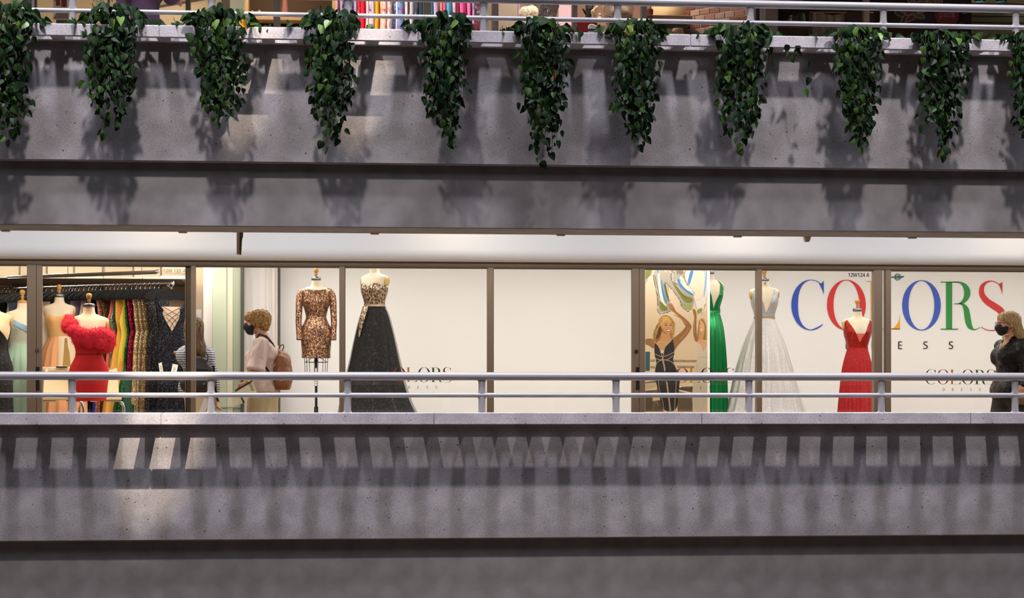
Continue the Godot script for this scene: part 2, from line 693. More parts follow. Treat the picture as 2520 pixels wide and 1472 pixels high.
func materials():
	M.concrete_tex = concrete_texture()
	var c := mat(Color(0.80, 0.79, 0.80), 0.92)
	c.albedo_texture = M.concrete_tex
	c.uv1_triplanar = true
	c.uv1_world_triplanar = true
	c.uv1_scale = Vector3.ONE / 1.9
	M.concrete = c
	var c2 := c.duplicate()
	c2.albedo_color = Color(0.97, 0.96, 0.98)
	M.concrete_light = c2
	var c3 := mat(Color(0.60, 0.585, 0.585), 0.95)
	c3.albedo_texture = noise_tex(0.02, 8, Color(0.86, 0.85, 0.85), Color(1, 1, 1))
	c3.uv1_triplanar = true; c3.uv1_world_triplanar = true
	c3.uv1_scale = Vector3.ONE / 1.4
	M.plaster = c3
	M.fascia = mat(Color(0.85, 0.86, 0.875), 0.9)
	M.rail = mat(Color(0.63, 0.62, 0.63), 0.36)
	M.rail.clearcoat_enabled = true
	M.rail.clearcoat = 0.25
	M.rail.clearcoat_roughness = 0.3
	M.bronze = mat(Color(0.52, 0.45, 0.375), 0.5, 0.2)
	M.bronze_dark = mat(Color(0.36, 0.30, 0.225), 0.5, 0.2)
	var g := mat(Color(0.10, 0.12, 0.11, 0.02), 0.02)
	g.transparency = BaseMaterial3D.TRANSPARENCY_ALPHA
	g.metallic_specular = 0.4
	M.glass = g
	M.white_wall = mat(Color(0.93, 0.925, 0.915), 0.85)
	M.carpet = mat(Color(0.70, 0.62, 0.52), 0.95)
	M.ceil = mat(Color(0.85, 0.83, 0.8), 0.9)
	M.black = mat(Color(0.03, 0.03, 0.03), 0.6)
	M.chrome = mat(Color(0.85, 0.85, 0.86), 0.18, 1.0)
	M.steel = mat(Color(0.5, 0.5, 0.52), 0.35, 0.9)
	M.wood = mat(Color(0.72, 0.52, 0.26), 0.45)
	M.linen = mat(Color(0.84, 0.785, 0.69), 0.9)
	M.iron = mat(Color(0.10, 0.09, 0.09), 0.5, 0.6)
	M.facet = facets()
	M.specks = glitter_specks()
	var mk: Image = M.specks.get_image()
	var mask := Image.create(512, 512, false, Image.FORMAT_L8)
	for y in 512:
		for x in 512:
			var a := mk.get_pixel(x, y).a
			if a > 0: mask.set_pixel(x, y, Color(a, a, a))
	M.specks_mask = img_tex(mask)
	M.weave = noise_tex(0.12, 4, Color.BLACK, Color.WHITE)
	M.lamp = mat(Color(1, 1, 1), 0.5)
	M.lamp.emission_enabled = true
	M.lamp.emission = Color(1.0, 0.93, 0.84)
	M.lamp.emission_energy_multiplier = 1.5
	M.skin = mat(rgb8(196, 138, 106), 0.55)
	M.skin.subsurf_scatter_enabled = true
	M.skin.subsurf_scatter_strength = 0.1
	M.velvet = cloth(Color(0.035, 0.033, 0.035))
	M.paper = mat(rgb8(235, 228, 210), 0.8)

# ---------- lights ----------
func spot(which: String, at: Vector3, to: Vector3, deg: float, energy: float, col: Color, size := 0.05, soft := 0.6):
	var l := SpotLight3D.new()
	l.name = numbered("downlight_beam")
	l.position = at
	add_child(l)
	l.look_at(to, Vector3(0, 0, -1) if absf((to - at).normalized().y) > 0.99 else Vector3.UP)
	l.spot_angle = deg
	l.spot_angle_attenuation = soft
	l.spot_range = 40
	l.spot_attenuation = 2
	l.light_energy = energy
	l.light_color = col
	l.light_size = size
	l.shadow_enabled = true
	# the fitting itself: a can with a glowing face
	var up := (at - to).normalized()
	var t := thing("downlight", "can downlight in the atrium ceiling, %s" % which, "light", at)
	var b := Basis(Quaternion(Vector3.UP, up))
	var can := part("can", lathe_mesh([Vector2(0.075, 0.0), Vector2(0.08, 0.02), Vector2(0.08, 0.2), Vector2(0.02, 0.22)], 16), M.steel, t)
	can.basis = b
	can.position = up * 0.03
	var face := part("lamp_face", lathe_mesh([Vector2(0.07, -0.012), Vector2(0.07, 0.02)], 16), M.lamp, t)
	face.basis = b

func panel(called: String, label: String, at: Vector3, sx: float, sz: float, energy: float, col: Color, tilt := 0.0, group := "", glow := 1.0):
	# a luminous ceiling panel facing down (tilt turns its face towards +z) and its light
	var t := thing(called, label, "light", at, 0.0, group)
	t.rotation.x = -tilt
	part("housing", box_mesh(Vector3(-sx / 2 - 0.02, 0.008, -sz / 2 - 0.02), Vector3(sx / 2 + 0.02, 0.05, sz / 2 + 0.02), 0.006), M.steel, t)
	var lm: StandardMaterial3D = M.lamp.duplicate()
	lm.emission = col
	lm.emission_energy_multiplier = glow
	part("diffuser", box_mesh(Vector3(-sx / 2, 0, -sz / 2), Vector3(sx / 2, 0.007, sz / 2)), lm, t)
	var l := AreaLight3D.new()
	l.name = numbered("panel_beam")
	l.area_size = Vector2(sx, sz)
	l.light_energy = energy
	l.light_color = col
	l.area_range = 40
	l.area_attenuation = 2
	l.area_normalize_energy = true
	l.shadow_enabled = true
	add_child(l)
	l.transform = Transform3D(Basis(Vector3.RIGHT, -PI / 2 - tilt), at) 
	l.position -= l.basis.z * 0.006

func lights():
	var ordw := ["first", "second", "third", "fourth", "fifth", "sixth", "seventh", "eighth"]
	var warm := Color(1.0, 0.93, 0.84)
	var cool := Color(0.84, 0.87, 1.0)
	# the skylight over the atrium
	panel("skylight_panel", "large frosted skylight panel high above the atrium", Vector3(2.5, 12.2, -8.5), 20.0, 6.0, 56.0, Color(0.90, 0.92, 1.0), 0.0, "", 0.6)
	# two rows of atrium downlights near the facade
	var nth := ["first", "second", "third", "fourth"]
	var i_ := 0
	for x in [-1.2, 4.6]:
		spot("front row, %s from the left" % nth[i_], Vector3(x, 11.9, -10.65), Vector3(x, -0.3, -16.3), 21.0, 97.0, Color(1.0, 0.96, 0.955), 0.22, 1.0)
		i_ += 1
	i_ = 0
	for x in [-2.6, 1.7, 6.2]:
		spot("facade row, %s from the left" % nth[i_], Vector3(x, 11.9, -13.75), Vector3(x, 0.4, -16.2), 21.0, 110.0 if x < 2.0 else 104.0, Color(0.945, 0.94, 1.0), 0.42, 1.0)
		i_ += 1
	# narrow accent beams
	var p := pt(425, 872, FRONT)
	spot("narrow one aimed at the middle ledge", Vector3(p.x + 2.1, 11.9, -10.75), p, 1.95, 420.0, warm, 0.03, 0.8)
	p = pt(655, -25, FRONT)
	spot("narrow one aimed at the upper ledge, left", Vector3(p.x + 1.87, 11.9, -12.5), p + Vector3(0, -0.05, 0), 1.8, 190.0, warm, 0.03, 0.8)
	p = pt(925, -5, FRONT)
	spot("narrow one aimed at the upper ledge, right", Vector3(p.x + 1.38, 11.9, -12.5), p + Vector3(0, -0.05, 0), 1.6, 190.0, warm, 0.03, 0.8)
	# cove strips behind the beam, washing the band above the shop glass
	for i in 8:
		var x := -4.0 + i * 1.9
		panel("cove_light", "slim cove luminaire hidden behind the beam, %s from the left" % ordw[i], Vector3(x, 2.44, -17.22), 1.5, 0.10, 1.0, Color(0.98, 0.98, 1.0), -0.72, "cove luminaires behind the beam", 1.5)
	for i in 6:
		panel("walkway_light", "small warm ceiling light over the middle walkway, %s from the left" % ordw[i], Vector3(-4.0 + i * 2.6, 2.66, -17.75), 0.3, 0.3, 0.45, Color(1.0, 0.9, 0.76), 0.0, "walkway ceiling lights", 1.5)
	# shop window lights
	for i in 8:
		var x := -1.5 + i * 1.6
		panel("shop_light", "warm ceiling panel just inside the shop glass, %s one right of the racks" % ordw[i], Vector3(x, 2.52, -19.8), 1.2, 0.5, 2.12, Color(1.0, 0.99, 0.97), -0.25, "ceiling panels in the dress shop", 2.0)
		panel("shop_light", "warm ceiling panel near the white display wall, %s one right of the racks" % ordw[i], Vector3(x + 0.8, 2.58, -21.6), 1.2, 0.4, 0.95 if i > 0 else 2.2, Color(1.0, 0.99, 0.97), 0.0, "ceiling panels in the dress shop", 2.0)
	for i in 3:
		for j in 2:
			panel("shop_light",  "warm ceiling panel over the dress racks, %s row, %s from the left" % [["front", "back"][j], ordw[i]], Vector3(-3.9 + i * 1.15, 2.52 if j == 0 else 2.47, -19.5 - j * 2.45), 0.9, 0.5 if j == 0 else 0.22, 1.6 if j == 0 else 1.7, Color(1.0, 0.94, 0.85), -0.2 if j == 0 else -0.55, "ceiling panels in the dress shop", 2.0)
	# upper floor shops: bright to the left, dim to the right
	for i in 4:
		panel("shop_light", "warm ceiling panel in the upper shop, %s from the left" % ordw[i], Vector3(-2.6 + i * 1.75, 5.42, -19.6), 1.2, 0.5, 2.3, Color(1.0, 0.94, 0.87), -0.2, "ceiling panels in the upper shops", 2.0)
	panel("shop_light", "warm ceiling panel by the upper brick wall", Vector3(3.2, 5.42, -19.6), 0.6, 0.4, 1.6, Color(1.0, 0.93, 0.85), -0.2, "ceiling panels in the upper shops", 2.0)
	panel("shop_light", "dim ceiling panel in the dark upper shop", Vector3(6.4, 5.48, -20.2), 0.6, 0.4, 0.5, Color(1.0, 0.9, 0.78), 0.0, "ceiling panels in the upper shops", 1.0)

func wallbox(called: String, lo: Vector3, hi: Vector3, m: Material, ch := 0.0):
	return struct(called, box_mesh(lo, hi, ch), m)

func shell():
	# middle level: floor slab with its edge beam, walls, ceiling
	wallbox("floor", Vector3(X0, -0.27, -27), Vector3(X1, 0, -16.44), M.carpet)
	wallbox("wall_spandrel", Vector3(X0, -0.291, -16.44), Vector3(X1, 0.63, -16.24), M.concrete, 0.008)
	wallbox("wall_beam", Vector3(X0, -3.6, -16.9), Vector3(X1, -0.27, -16.315), M.plaster)
	# upper level
	wallbox("floor", Vector3(X0, 2.72, -27), Vector3(X1, 3.03, -16.44), M.ceil)
	wallbox("wall_spandrel", Vector3(X0, 2.706, -16.44), Vector3(X1, 3.65, -16.24), M.concrete, 0.008)
	wallbox("wall_beam", Vector3(X0, 2.203, -16.885), Vector3(X1, 2.72, -16.315), M.plaster, 0.006)
	# the band over the shop glass: a plastered fascia with a rolled lower edge
	var rows := []
	for x in [X0, X1]:
		var r := PackedVector3Array()
		r.append(Vector3(x, 2.72, -18.30))
		r.append(Vector3(x, 2.185, -18.30))
		for i in range(1, 9):
			var t := PI / 2 * i / 8
			r.append(Vector3(x, 2.185 - 0.105 * sin(t), -18.30 - 0.12 * (1 - cos(t))))
		r.append(Vector3(x, 2.08, -18.6))
		r.append(Vector3(x, 2.72, -18.6))
		rows.append(r)
	var st := begin()
	loft(st, rows, true, false)
	struct("wall_fascia", done(st), M.fascia)
	wallbox("ceiling", Vector3(X0, 2.66, -27), Vector3(X1, 2.72, -18.6), M.ceil)
	wallbox("wall_back", Vector3(X0, 0, -24.3), Vector3(X1, 2.66, -24.1), M.white_wall)
	wallbox("wall_left", Vector3(X0 - 0.2, -6, -27), Vector3(X0, 12.5, 4), M.plaster)
	wallbox("wall_right", Vector3(X1, -6, -27), Vector3(X1 + 0.2, 12.5, 4), M.plaster)
	# upper shops' shell
	wallbox("ceiling", Vector3(X0, 5.55, -27), Vector3(X1, 5.75, -17.0), M.ceil)
	wallbox("wall_back", Vector3(X0, 3.03, -24.3), Vector3(X1, 5.55, -24.1), mat(Color(0.86, 0.80, 0.70), 0.9))
	# the rest of the atrium
	wallbox("floor", Vector3(X0, -6.2, -27), Vector3(X1, -6, 4), M.carpet)
	wallbox("wall_rear", Vector3(X0, -6, 4), Vector3(X1, 12.5, 4.2), mat(Color(0.28, 0.25, 0.23), 0.95))
	wallbox("wall_lower", Vector3(X0, -6, -17.2), Vector3(X1, -3.6, -16.9), M.plaster)
	wallbox("ceiling", Vector3(X0, 12.3, -27), Vector3(X1, 12.5, 4), M.ceil)
	wallbox("wall_upper", Vector3(X0, 5.75, -17.4), Vector3(X1, 12.3, -17.0), M.plaster)

# a projecting concrete ledge: thin front panels, a slot over the gap behind them, cross ribs and a strip against the wall
func ledge_run(called: String, top: float, which: String):
	var o := frame_node(called, Vector3(0, top, 0))
	var joints := [-5.2, fx(-330, FRONT), fx(395, FRONT), fx(1068, FRONT), fx(1727, FRONT), fx(2389, FRONT), 8.0, 10.0] if which == "middle" else [-5.2, fx(-300, FRONT), fx(392, FRONT), fx(1030, FRONT), fx(1700, FRONT), fx(2340, FRONT), 8.0, 10.0]
	for i in joints.size() - 1:
		part("panel", box_mesh(Vector3(joints[i] + 0.0015, -0.096, -FRONT - 0.032), Vector3(joints[i + 1] - 0.0015, 0, -FRONT), 0.006), M.concrete_light, o)
		part("back_strip", box_mesh(Vector3(joints[i] + 0.001, -0.096, -FRONT - 0.24), Vector3(joints[i + 1] - 0.001, 0, -FRONT - 0.188), 0.004), M.concrete_light, o)
	var st := box_mesh(Vector3(-0.05, -0.094, -0.188), Vector3(0.05, -0.002, -0.032), 0.003)
	var pitch := (fx(2340.0, FRONT) - fx(367.0, FRONT)) / 23.5
	var start := fx(367.0 if which == "middle" else 400.0, FRONT)
	for i in range(-14, 36):
		var x := start + pitch * i
		if x < -5.1 or x > 9.9: continue
		var r := part("rib", st, M.concrete_light, o)
		r.position = Vector3(x, 0, -FRONT)

func railing(top: float, which: String):
	var z := -FRONT - 0.205
	var o := thing("railing", "white two-rail steel railing on the %s" % ["upper ledge, behind the hanging plants", "middle ledge, before the dress shop windows"][0 if which == "upper" else 1], "railing", Vector3(0, top, z))
	var xa := -5.2
	var xb := 9.9
	part("top_rail", tube_mesh([Vector3(xa, 0.289, 0), Vector3(xb, 0.289, 0)], 0.033, 20), M.rail, o)
	part("lower_rail", tube_mesh([Vector3(xa, 0.138, 0), Vector3(xb, 0.138, 0)], 0.019, 16), M.rail, o)
	var us := [-165, 178, 519, 855, 1186, 1516, 1843, 2169, 2498, 2825] if which == "middle" else [-165, 178, 521, 856, 1190, 1520, 1847, 2174, 2500, 2826]
	var st := begin()
	var prof := []
	for r in [[0.0, 0.040], [0.004, 0.034], [0.014, 0.029], [0.105, 0.0285], [0.117, 0.033], [0.125, 0.042], [0.138, 0.046], [0.151, 0.042], [0.159, 0.033], [0.171, 0.0285], [0.243, 0.0285], [0.254, 0.033], [0.262, 0.042], [0.275, 0.05]]:
		prof.append(ring(Vector3(0, r[0], 0), Vector3(r[1], 0, 0), Vector3(0, 0, -0.016), 14))
	loft(st, prof, true, true)
	var pm := done(st)
	for u in us:
		var p := part("post", pm, M.rail, o)
		p.position.x = fx(u, -z)
	var sl := lathe_mesh([Vector2(0.0335, -0.004), Vector2(0.0345, 0), Vector2(0.0335, 0.004)], 20)
	if which == "upper":
		var c := part("joint_sleeve", sl, M.rail, o)
		c.rotation.z = PI / 2
		c.position = Vector3(fx(1810, -z), 0.289, 0)

# bays of the shop front: header, mullions and panes
func storefront():
	var d := GLASS
	var yt := 2.082
	var yh := 2.03
	var hd := frame_node("trim_3")
	part("header", box_mesh(Vector3(X0, yh, -d - 0.06), Vector3(X1, yt, -d + 0.03), 0.004), M.bronze, hd)
	part("header_channel", box_mesh(Vector3(X0, yh + 0.006, -d + 0.03), Vector3(X1, yh + 0.024, -d + 0.036), 0.002), M.bronze_dark, hd)
	part("sill", box_mesh(Vector3(X0, 0.0, -d - 0.05), Vector3(X1, 0.10, -d + 0.03), 0.004), M.bronze, hd)
	var edges := [[-420, -400], [67, 104], [456, 482], [835, 848.5], [1199, 1214], [1554, 1587], [1861, 1874], [2149, 2170], [2178, 2191], [2900, 2915]]
	var prev := 0.0
	for i in edges.size():
		var a := fx(edges[i][0], d)
		var b := fx(edges[i][1], d)
		if i > 0 and not (edges[i][0] == 2178):
			var w := frame_node("window_%d" % i)
			part("pane", box_mesh(Vector3(prev, 0.10, -d - 0.004), Vector3(a, yh, -d + 0.004)), M.glass, w)
			part("bead", box_mesh(Vector3(prev, yh - 0.012, -d - 0.012), Vector3(a, yh, -d + 0.012), 0.002), M.bronze_dark, w)
		if edges[i][0] == 67 or edges[i][0] == 1554:
			# a door stile beside a jamb: lock cylinder and a recessed pull
			var dr := frame_node("door_%d" % (1 if i == 1 else 2))
			var mid := a + (b - a) * (0.55 if i != 1 else 0.62)
			part("stile", box_mesh(Vector3(a, 0.0, -d - 0.03), Vector3(mid - 0.001, yh, -d + 0.024), 0.003), M.bronze, dr)
			part("jamb", box_mesh(Vector3(mid + 0.001, 0.0, -d - 0.03), Vector3(b, yh, -d + 0.02), 0.003), M.bronze, dr)
			var ux: float = 90.5 if i == 1 else 1565.0
			var kn := part("lock_cylinder", lathe_mesh([Vector2(0.017, 0), Vector2(0.017, 0.012), Vector2(0.012, 0.016)], 18), M.bronze_dark if i == 1 else M.black, dr)
			kn.rotation.x = PI / 2
			kn.position = Vector3(fx(ux + (2 if i == 1 else 0), d), fy(862 if i == 1 else 865, ux, d), -d + 0.022)
			part("pull", box_mesh(Vector3(-0.016, -0.105, 0.0), Vector3(0.016, 0.105, 0.004), 0.0015, Transform3D(Basis(), Vector3(fx(ux + 3, d), fy(932, ux, d), -d + 0.0225))), M.black, dr)
		elif edges[i][0] == 456:
			var m := frame_node("trim_4")
			var mid := fx(470, d)
			part("mullion", box_mesh(Vector3(mid, 0, -d - 0.04), Vector3(b, yh, -d + 0.03), 0.003), M.bronze, m)
			part("channel", box_mesh(Vector3(fx(458, d), 0, -d - 0.06), Vector3(mid, yh, -d - 0.02), 0.003), M.bronze_dark, m)
			part("edge_strip", box_mesh(Vector3(fx(455.5, d), 0, -d - 0.06), Vector3(fx(457.5, d), yh, -d - 0.005), 0.001), M.bronze, m)
		else:
			var m := frame_node("trim_%d" % (4 + i))
			part("mullion", box_mesh(Vector3(a, 0, -d - 0.06), Vector3(b, yh, -d + 0.03), 0.003), M.bronze, m)
			part("gasket", box_mesh(Vector3(b, 0.1, -d - 0.05), Vector3(b + 0.006, yh, -d - 0.008)), M.bronze_dark, m)
		prev = b

func soffit_details():
	# the hanging bracket under the beam's back edge
	var z := -17.3
	var p := pt(588, 572, 16.94)
	var t := thing("hanging_bracket", "tall narrow beige bracket hanging from the beam over the left windows", "bracket", p)
	var bm := mat(Color(0.93, 0.87, 0.77), 0.6)
	part("arm", box_mesh(Vector3(-0.018, -0.185, -0.03), Vector3(0.004, 0.1, 0.03), 0.003), bm, t)
	part("cover", prism_mesh(PackedVector2Array([Vector2(0.006, 0.1), Vector2(0.034, 0.1), Vector2(0.034, -0.03), Vector2(0.026, -0.06), Vector2(0.018, -0.185), Vector2(0.006, -0.185)]), -0.026, 0.026), mat(Color(0.48, 0.42, 0.33), 0.6), t)
	part("mounting_plate", box_mesh(Vector3(-0.05, 0.0, -0.03), Vector3(0.036, 0.035, 0.058), 0.002), bm, t)
	p = pt(1986, 579, 16.86)
	t = thing("wall_washer", "small wedge-shaped lamp under the beam above the big colored letters", "lamp", p)
	part("body", prism_mesh(PackedVector2Array([Vector2(-0.038, 0.03), Vector2(0.04, 0.03), Vector2(0.018, -0.05), Vector2(-0.02, -0.05)]), -0.03, 0.03), bm, t)
	part("lens", box_mesh(Vector3(-0.017, -0.056, -0.022), Vector3(0.015, -0.05, 0.022), 0.002), M.steel, t)
	part("wing", box_mesh(Vector3(-0.07, 0.008, -0.02), Vector3(-0.036, 0.014, 0.02), 0.001, Transform3D(Basis(Vector3.BACK, -0.5), Vector3(0, 0, 0))), M.fascia, t)
	part("wing", box_mesh(Vector3(0.036, 0.008, -0.02), Vector3(0.07, 0.014, 0.02), 0.001, Transform3D(Basis(Vector3.BACK, 0.5), Vector3(0, 0, 0))), M.fascia, t)
	var cl := [[14, "leftmost"], [450, "second"], [922, "third"], [1380, "fourth"], [1815, "fifth"], [2245, "rightmost"]]
	for c in cl:
		var q := pt(c[0], HOR, 16.86)
		var k := thing("soffit_clip", "small flat clip on the underside of the beam, the %s of six" % c[0 + 1], "clip", Vector3(q.x, 2.203, q.z), 0.0, "clips under the beam")
		part("clip", box_mesh(Vector3(-0.035, -0.012, -0.02), Vector3(0.035, 0, 0.02), 0.003), bm, k)

# the white wall behind the window display, and what stands between it and the dress racks
func backdrop():
	var d := 23.0
	wallbox("wall_display", Vector3(fx(690, d), 0, -d - 0.15), Vector3(X1, 2.66, -d), M.white_wall)
	wallbox("trim_20", Vector3(fx(681.5, d), 0, -d - 0.16), Vector3(fx(690, d), 2.66, -d + 0.01), mat(Color(0.42, 0.40, 0.38), 0.6), 0.003)
	# pale wall end and white column
	wallbox("wall_end", Vector3(fx(462, 22.9), 0, -23.3), Vector3(fx(500, 22.9), 2.66, -22.9), mat(Color(0.82, 0.74, 0.66), 0.9))
	wallbox("wall_column", Vector3(fx(500, 22.6), 0, -23.0), Vector3(fx(524, 22.6), 2.66, -22.6), M.white_wall, 0.004)
	var st := thing("light_switch", "pale switch plate on the beige wall end behind the striped shirt", "switch", pt(489.5, 775, 22.895))
	part("plate", box_mesh(Vector3(-0.03, -0.06, 0), Vector3(0.03, 0.06, 0.008), 0.003), M.white_wall, st)
	part("rocker", box_mesh(Vector3(-0.012, -0.03, 0.008), Vector3(0.012, 0.03, 0.013), 0.003), M.white_wall, st)
	# green glass partition panel with a dark edge frame
	var g := frame_node("window_20")
	var gm := mat(Color(0.64, 0.67, 0.59), 0.4)
	part("panel", box_mesh(Vector3(fx(523, 22.4), 0.02, -22.46), Vector3(fx(558, 22.4), 2.6, -22.4), 0.004), gm, g)
	part("panel", box_mesh(Vector3(fx(558, 22.42), 0.02, -22.48), Vector3(fx(574, 22.42), 2.6, -22.42), 0.004), mat(Color(0.74, 0.73, 0.64), 0.5), g)
	part("panel", box_mesh(Vector3(fx(574, 22.4), 0.02, -22.46), Vector3(fx(593, 22.4), 2.6, -22.4), 0.004), mat(Color(0.55, 0.575, 0.50), 0.4), g)
	part("edge_frame", box_mesh(Vector3(fx(592.5, 22.38), 0, -22.5), Vector3(fx(600, 22.38), 2.62, -22.36), 0.004), mat(Color(0.20, 0.21, 0.16), 0.5), g)
	part("rail", box_mesh(Vector3(fx(523, 22.39), fy(1004, 560, 22.39), -22.4), Vector3(fx(593, 22.39), fy(1001, 560, 22.39), -22.385), 0.002), mat(Color(0.5, 0.56, 0.45), 0.4), g)
	# curtain
	var c := thing("curtain", "long grey-white curtain hanging in soft folds behind the woman with the backpack", "curtain", pt(640, HOR, 22.6) * Vector3(1, 0, 1))
	var sb := begin()
	var rows := []
	var xa := fx(600, 22.6) - c.position.x
	var xb := fx(683, 22.6) - c.position.x
	for i in 9:
		var y := 2.58 - i * 0.32
		var r := PackedVector3Array()
		for j in 121:
			var t := j / 120.0
			var k := smoothstep(0.45, 1.0, t)
			r.append(Vector3(lerpf(xa, xb, t), y, (0.002 + 0.024 * k) * sin(t * 30 + 0.05 * sin(y * 3)) + 0.006 * k * sin(t * 77)))
		rows.append(r)
	loft(sb, rows, false)
	part("cloth", done(sb), cloth(Color(0.80, 0.78, 0.76)), c)
	part("track", box_mesh(Vector3(xa, 2.58, -0.02), Vector3(xb, 2.61, 0.02), 0.003), M.steel, c)
	# low display plinths the dress forms stand on
	var pm := mat(Color(0.88, 0.86, 0.84), 0.6)
	var a := thing("display_plinth", "long low white plinth under the sequin dress and the black gown", "plinth", Vector3(0, 0, 0))
	part("box", box_mesh(Vector3(fx(700, 21.5), 0, -22.4), Vector3(fx(1090, 21.5), 0.55, -20.7), 0.006), pm, a)
	a = thing("display_plinth", "long low white plinth under the green gown and the silver gown", "plinth", Vector3(0, 0, 0))
	part("box", box_mesh(Vector3(fx(1660, 21.5), 0, -22.4), Vector3(fx(2015, 21.5), 0.55, -20.7), 0.006), pm, a)
	a = thing("display_plinth", "white plinth under the red gown by the door mullions", "plinth", Vector3(0, 0, 0))
	part("box", box_mesh(Vector3(fx(2030, 21.5), 0, -22.2), Vector3(fx(2200, 21.5), 0.30, -20.9), 0.006), pm, a)

# ---------- lettering ----------
# the six letters as outlines measured on the photograph's crop (3.68 crop pixels per photo pixel)
func ell(cx: float, cy: float, rx: float, ry: float, a0: float, a1: float, n: int) -> PackedVector2Array:
	var r := PackedVector2Array()
	for i in n + 1:
		var t := deg_to_rad(lerpf(a0, a1, float(i) / n))
		r.append(Vector2(cx + rx * cos(t), cy - ry * sin(t)))
	return r

func band(line: Array) -> PackedVector2Array:       # [[x, y, width], ...] -> outline, smoothed
	var cv := Curve2D.new()
	for i in line.size():
		var p := Vector2(line[i][0], line[i][1])
		var q := Vector2(line[maxi(i - 1, 0)][0], line[maxi(i - 1, 0)][1])
		var s := Vector2(line[mini(i + 1, line.size() - 1)][0], line[mini(i + 1, line.size() - 1)][1])
		cv.add_point(p, -(s - q) / 6, (s - q) / 6)
	var l := PackedVector2Array()
	var r := PackedVector2Array()
	var n := (line.size() - 1) * 5
	for k in n + 1:
		var i := mini(k / 5, line.size() - 2)
		var t := (k - i * 5) / 5.0
		var p := cv.sample(i, t)
		var q := cv.sample(i, t - 0.04) if t > 0.5 else p
		var s := p if t > 0.5 else cv.sample(i, t + 0.04)
		var nn := (s - q).normalized().orthogonal()
		var w: float = lerpf(line[i][2], line[i + 1][2], t) / 2
		l.append(p + nn * w)
		r.append(p - nn * w)
	r.reverse()
	l.append_array(r)
	return l

func rect2(x0: float, y0: float, x1: float, y1: float) -> PackedVector2Array:
	return PackedVector2Array([Vector2(x0, y0), Vector2(x1, y0), Vector2(x1, y1), Vector2(x0, y1)])

func halves(outer: Array, inner: Array) -> Array:     # a ring as two C-shaped outlines
	var r := []
	for h in [[90, 270], [-90, 90]]:
		var a := ell(outer[0], outer[1], outer[2], outer[3], h[0], h[1], 28)
		var b := ell(inner[0], inner[1], inner[2], inner[3], h[1], h[0], 28)
		a.append_array(b)
		r.append(a)
	return r

func glyphs() -> Array:
	var g := []
	var c := PackedVector2Array()
	var ci := PackedVector2Array()
	for i in 49:
		var a := lerpf(64, 310, i / 48.0)
		var t := deg_to_rad(a)
		var o := Vector2(350 + 175 * cos(t), 407 - 229 * sin(t))
		var w := 5.0 + 54.0 * pow(maxf(0.0, cos(deg_to_rad(a - 180.0))), 1.5)
		if a > 270: w = lerpf(5.0, 13.0, sin((a - 270) / 40.0 * PI)) if a < 309 else 2.0
		c.append(o)
		ci.append(o - Vector2(cos(t), -sin(t)) * w)
	ci.reverse()
	c.append_array(ci)
	g.append([c, PackedVector2Array([Vector2(424, 204), Vector2(440, 213), Vector2(455, 204), Vector2(468, 188), Vector2(468, 312), Vector2(460, 286), Vector2(445, 248), Vector2(426, 214)])])
	g.append(halves([673, 407, 175, 228], [673, 407, 118, 222]))
	var tri_ := ell(1060, 495, 97, 132, 0, -84, 16)
	tri_.append(Vector2(1157, 627))
	g.append([rect2(895, 197, 948, 623), rect2(855, 191, 1003, 198), rect2(855, 622, 1157, 628), tri_])
	g.append(halves([1353, 410, 174, 227], [1353, 410, 118, 221]))
	var b := PackedVector2Array([Vector2(1640, 197)])
	b.append_array(ell(1690, 298.5, 105, 101.5, 88, -88, 26))
	b.append(Vector2(1690, 393))
	b.append_array(ell(1676, 298.5, 66, 94, -86, 86, 26))
	b.append(Vector2(1640, 204))
	g.append([rect2(1577, 200, 1630, 625), rect2(1527, 196, 1690, 204), rect2(1527, 622, 1685, 630), b, rect2(1650, 393, 1722, 400),
		band([[1706, 396, 6], [1735, 410, 26], [1757, 445, 46], [1768, 500, 52], [1778, 560, 52], [1795, 605, 40], [1826, 629, 10], [1858, 624, 5], [1882, 607, 3]])])
	g.append([band([[2072, 246, 4], [2045, 212, 5], [1993, 191, 7], [1940, 203, 18], [1902, 246, 38], [1902, 312, 48], [1945, 372, 54], [2010, 416, 58], [2070, 460, 60], [2098, 520, 44], [2088, 585, 24], [2042, 628, 9], [1985, 638, 6], [1930, 627, 5], [1893, 604, 3]]),
		PackedVector2Array([Vector2(2056, 214), Vector2(2070, 212), Vector2(2085, 198), Vector2(2085, 310), Vector2(2078, 278), Vector2(2066, 245)])])
	return g

func put_glyph(polys: Array, to: Callable, depth: float) -> ArrayMesh:
	var st := begin()
	for p in polys:
		var q := PackedVector2Array()
		for v in p: q.append(to.call(v))
		prism(st, q, 0, depth)
	return done(st)

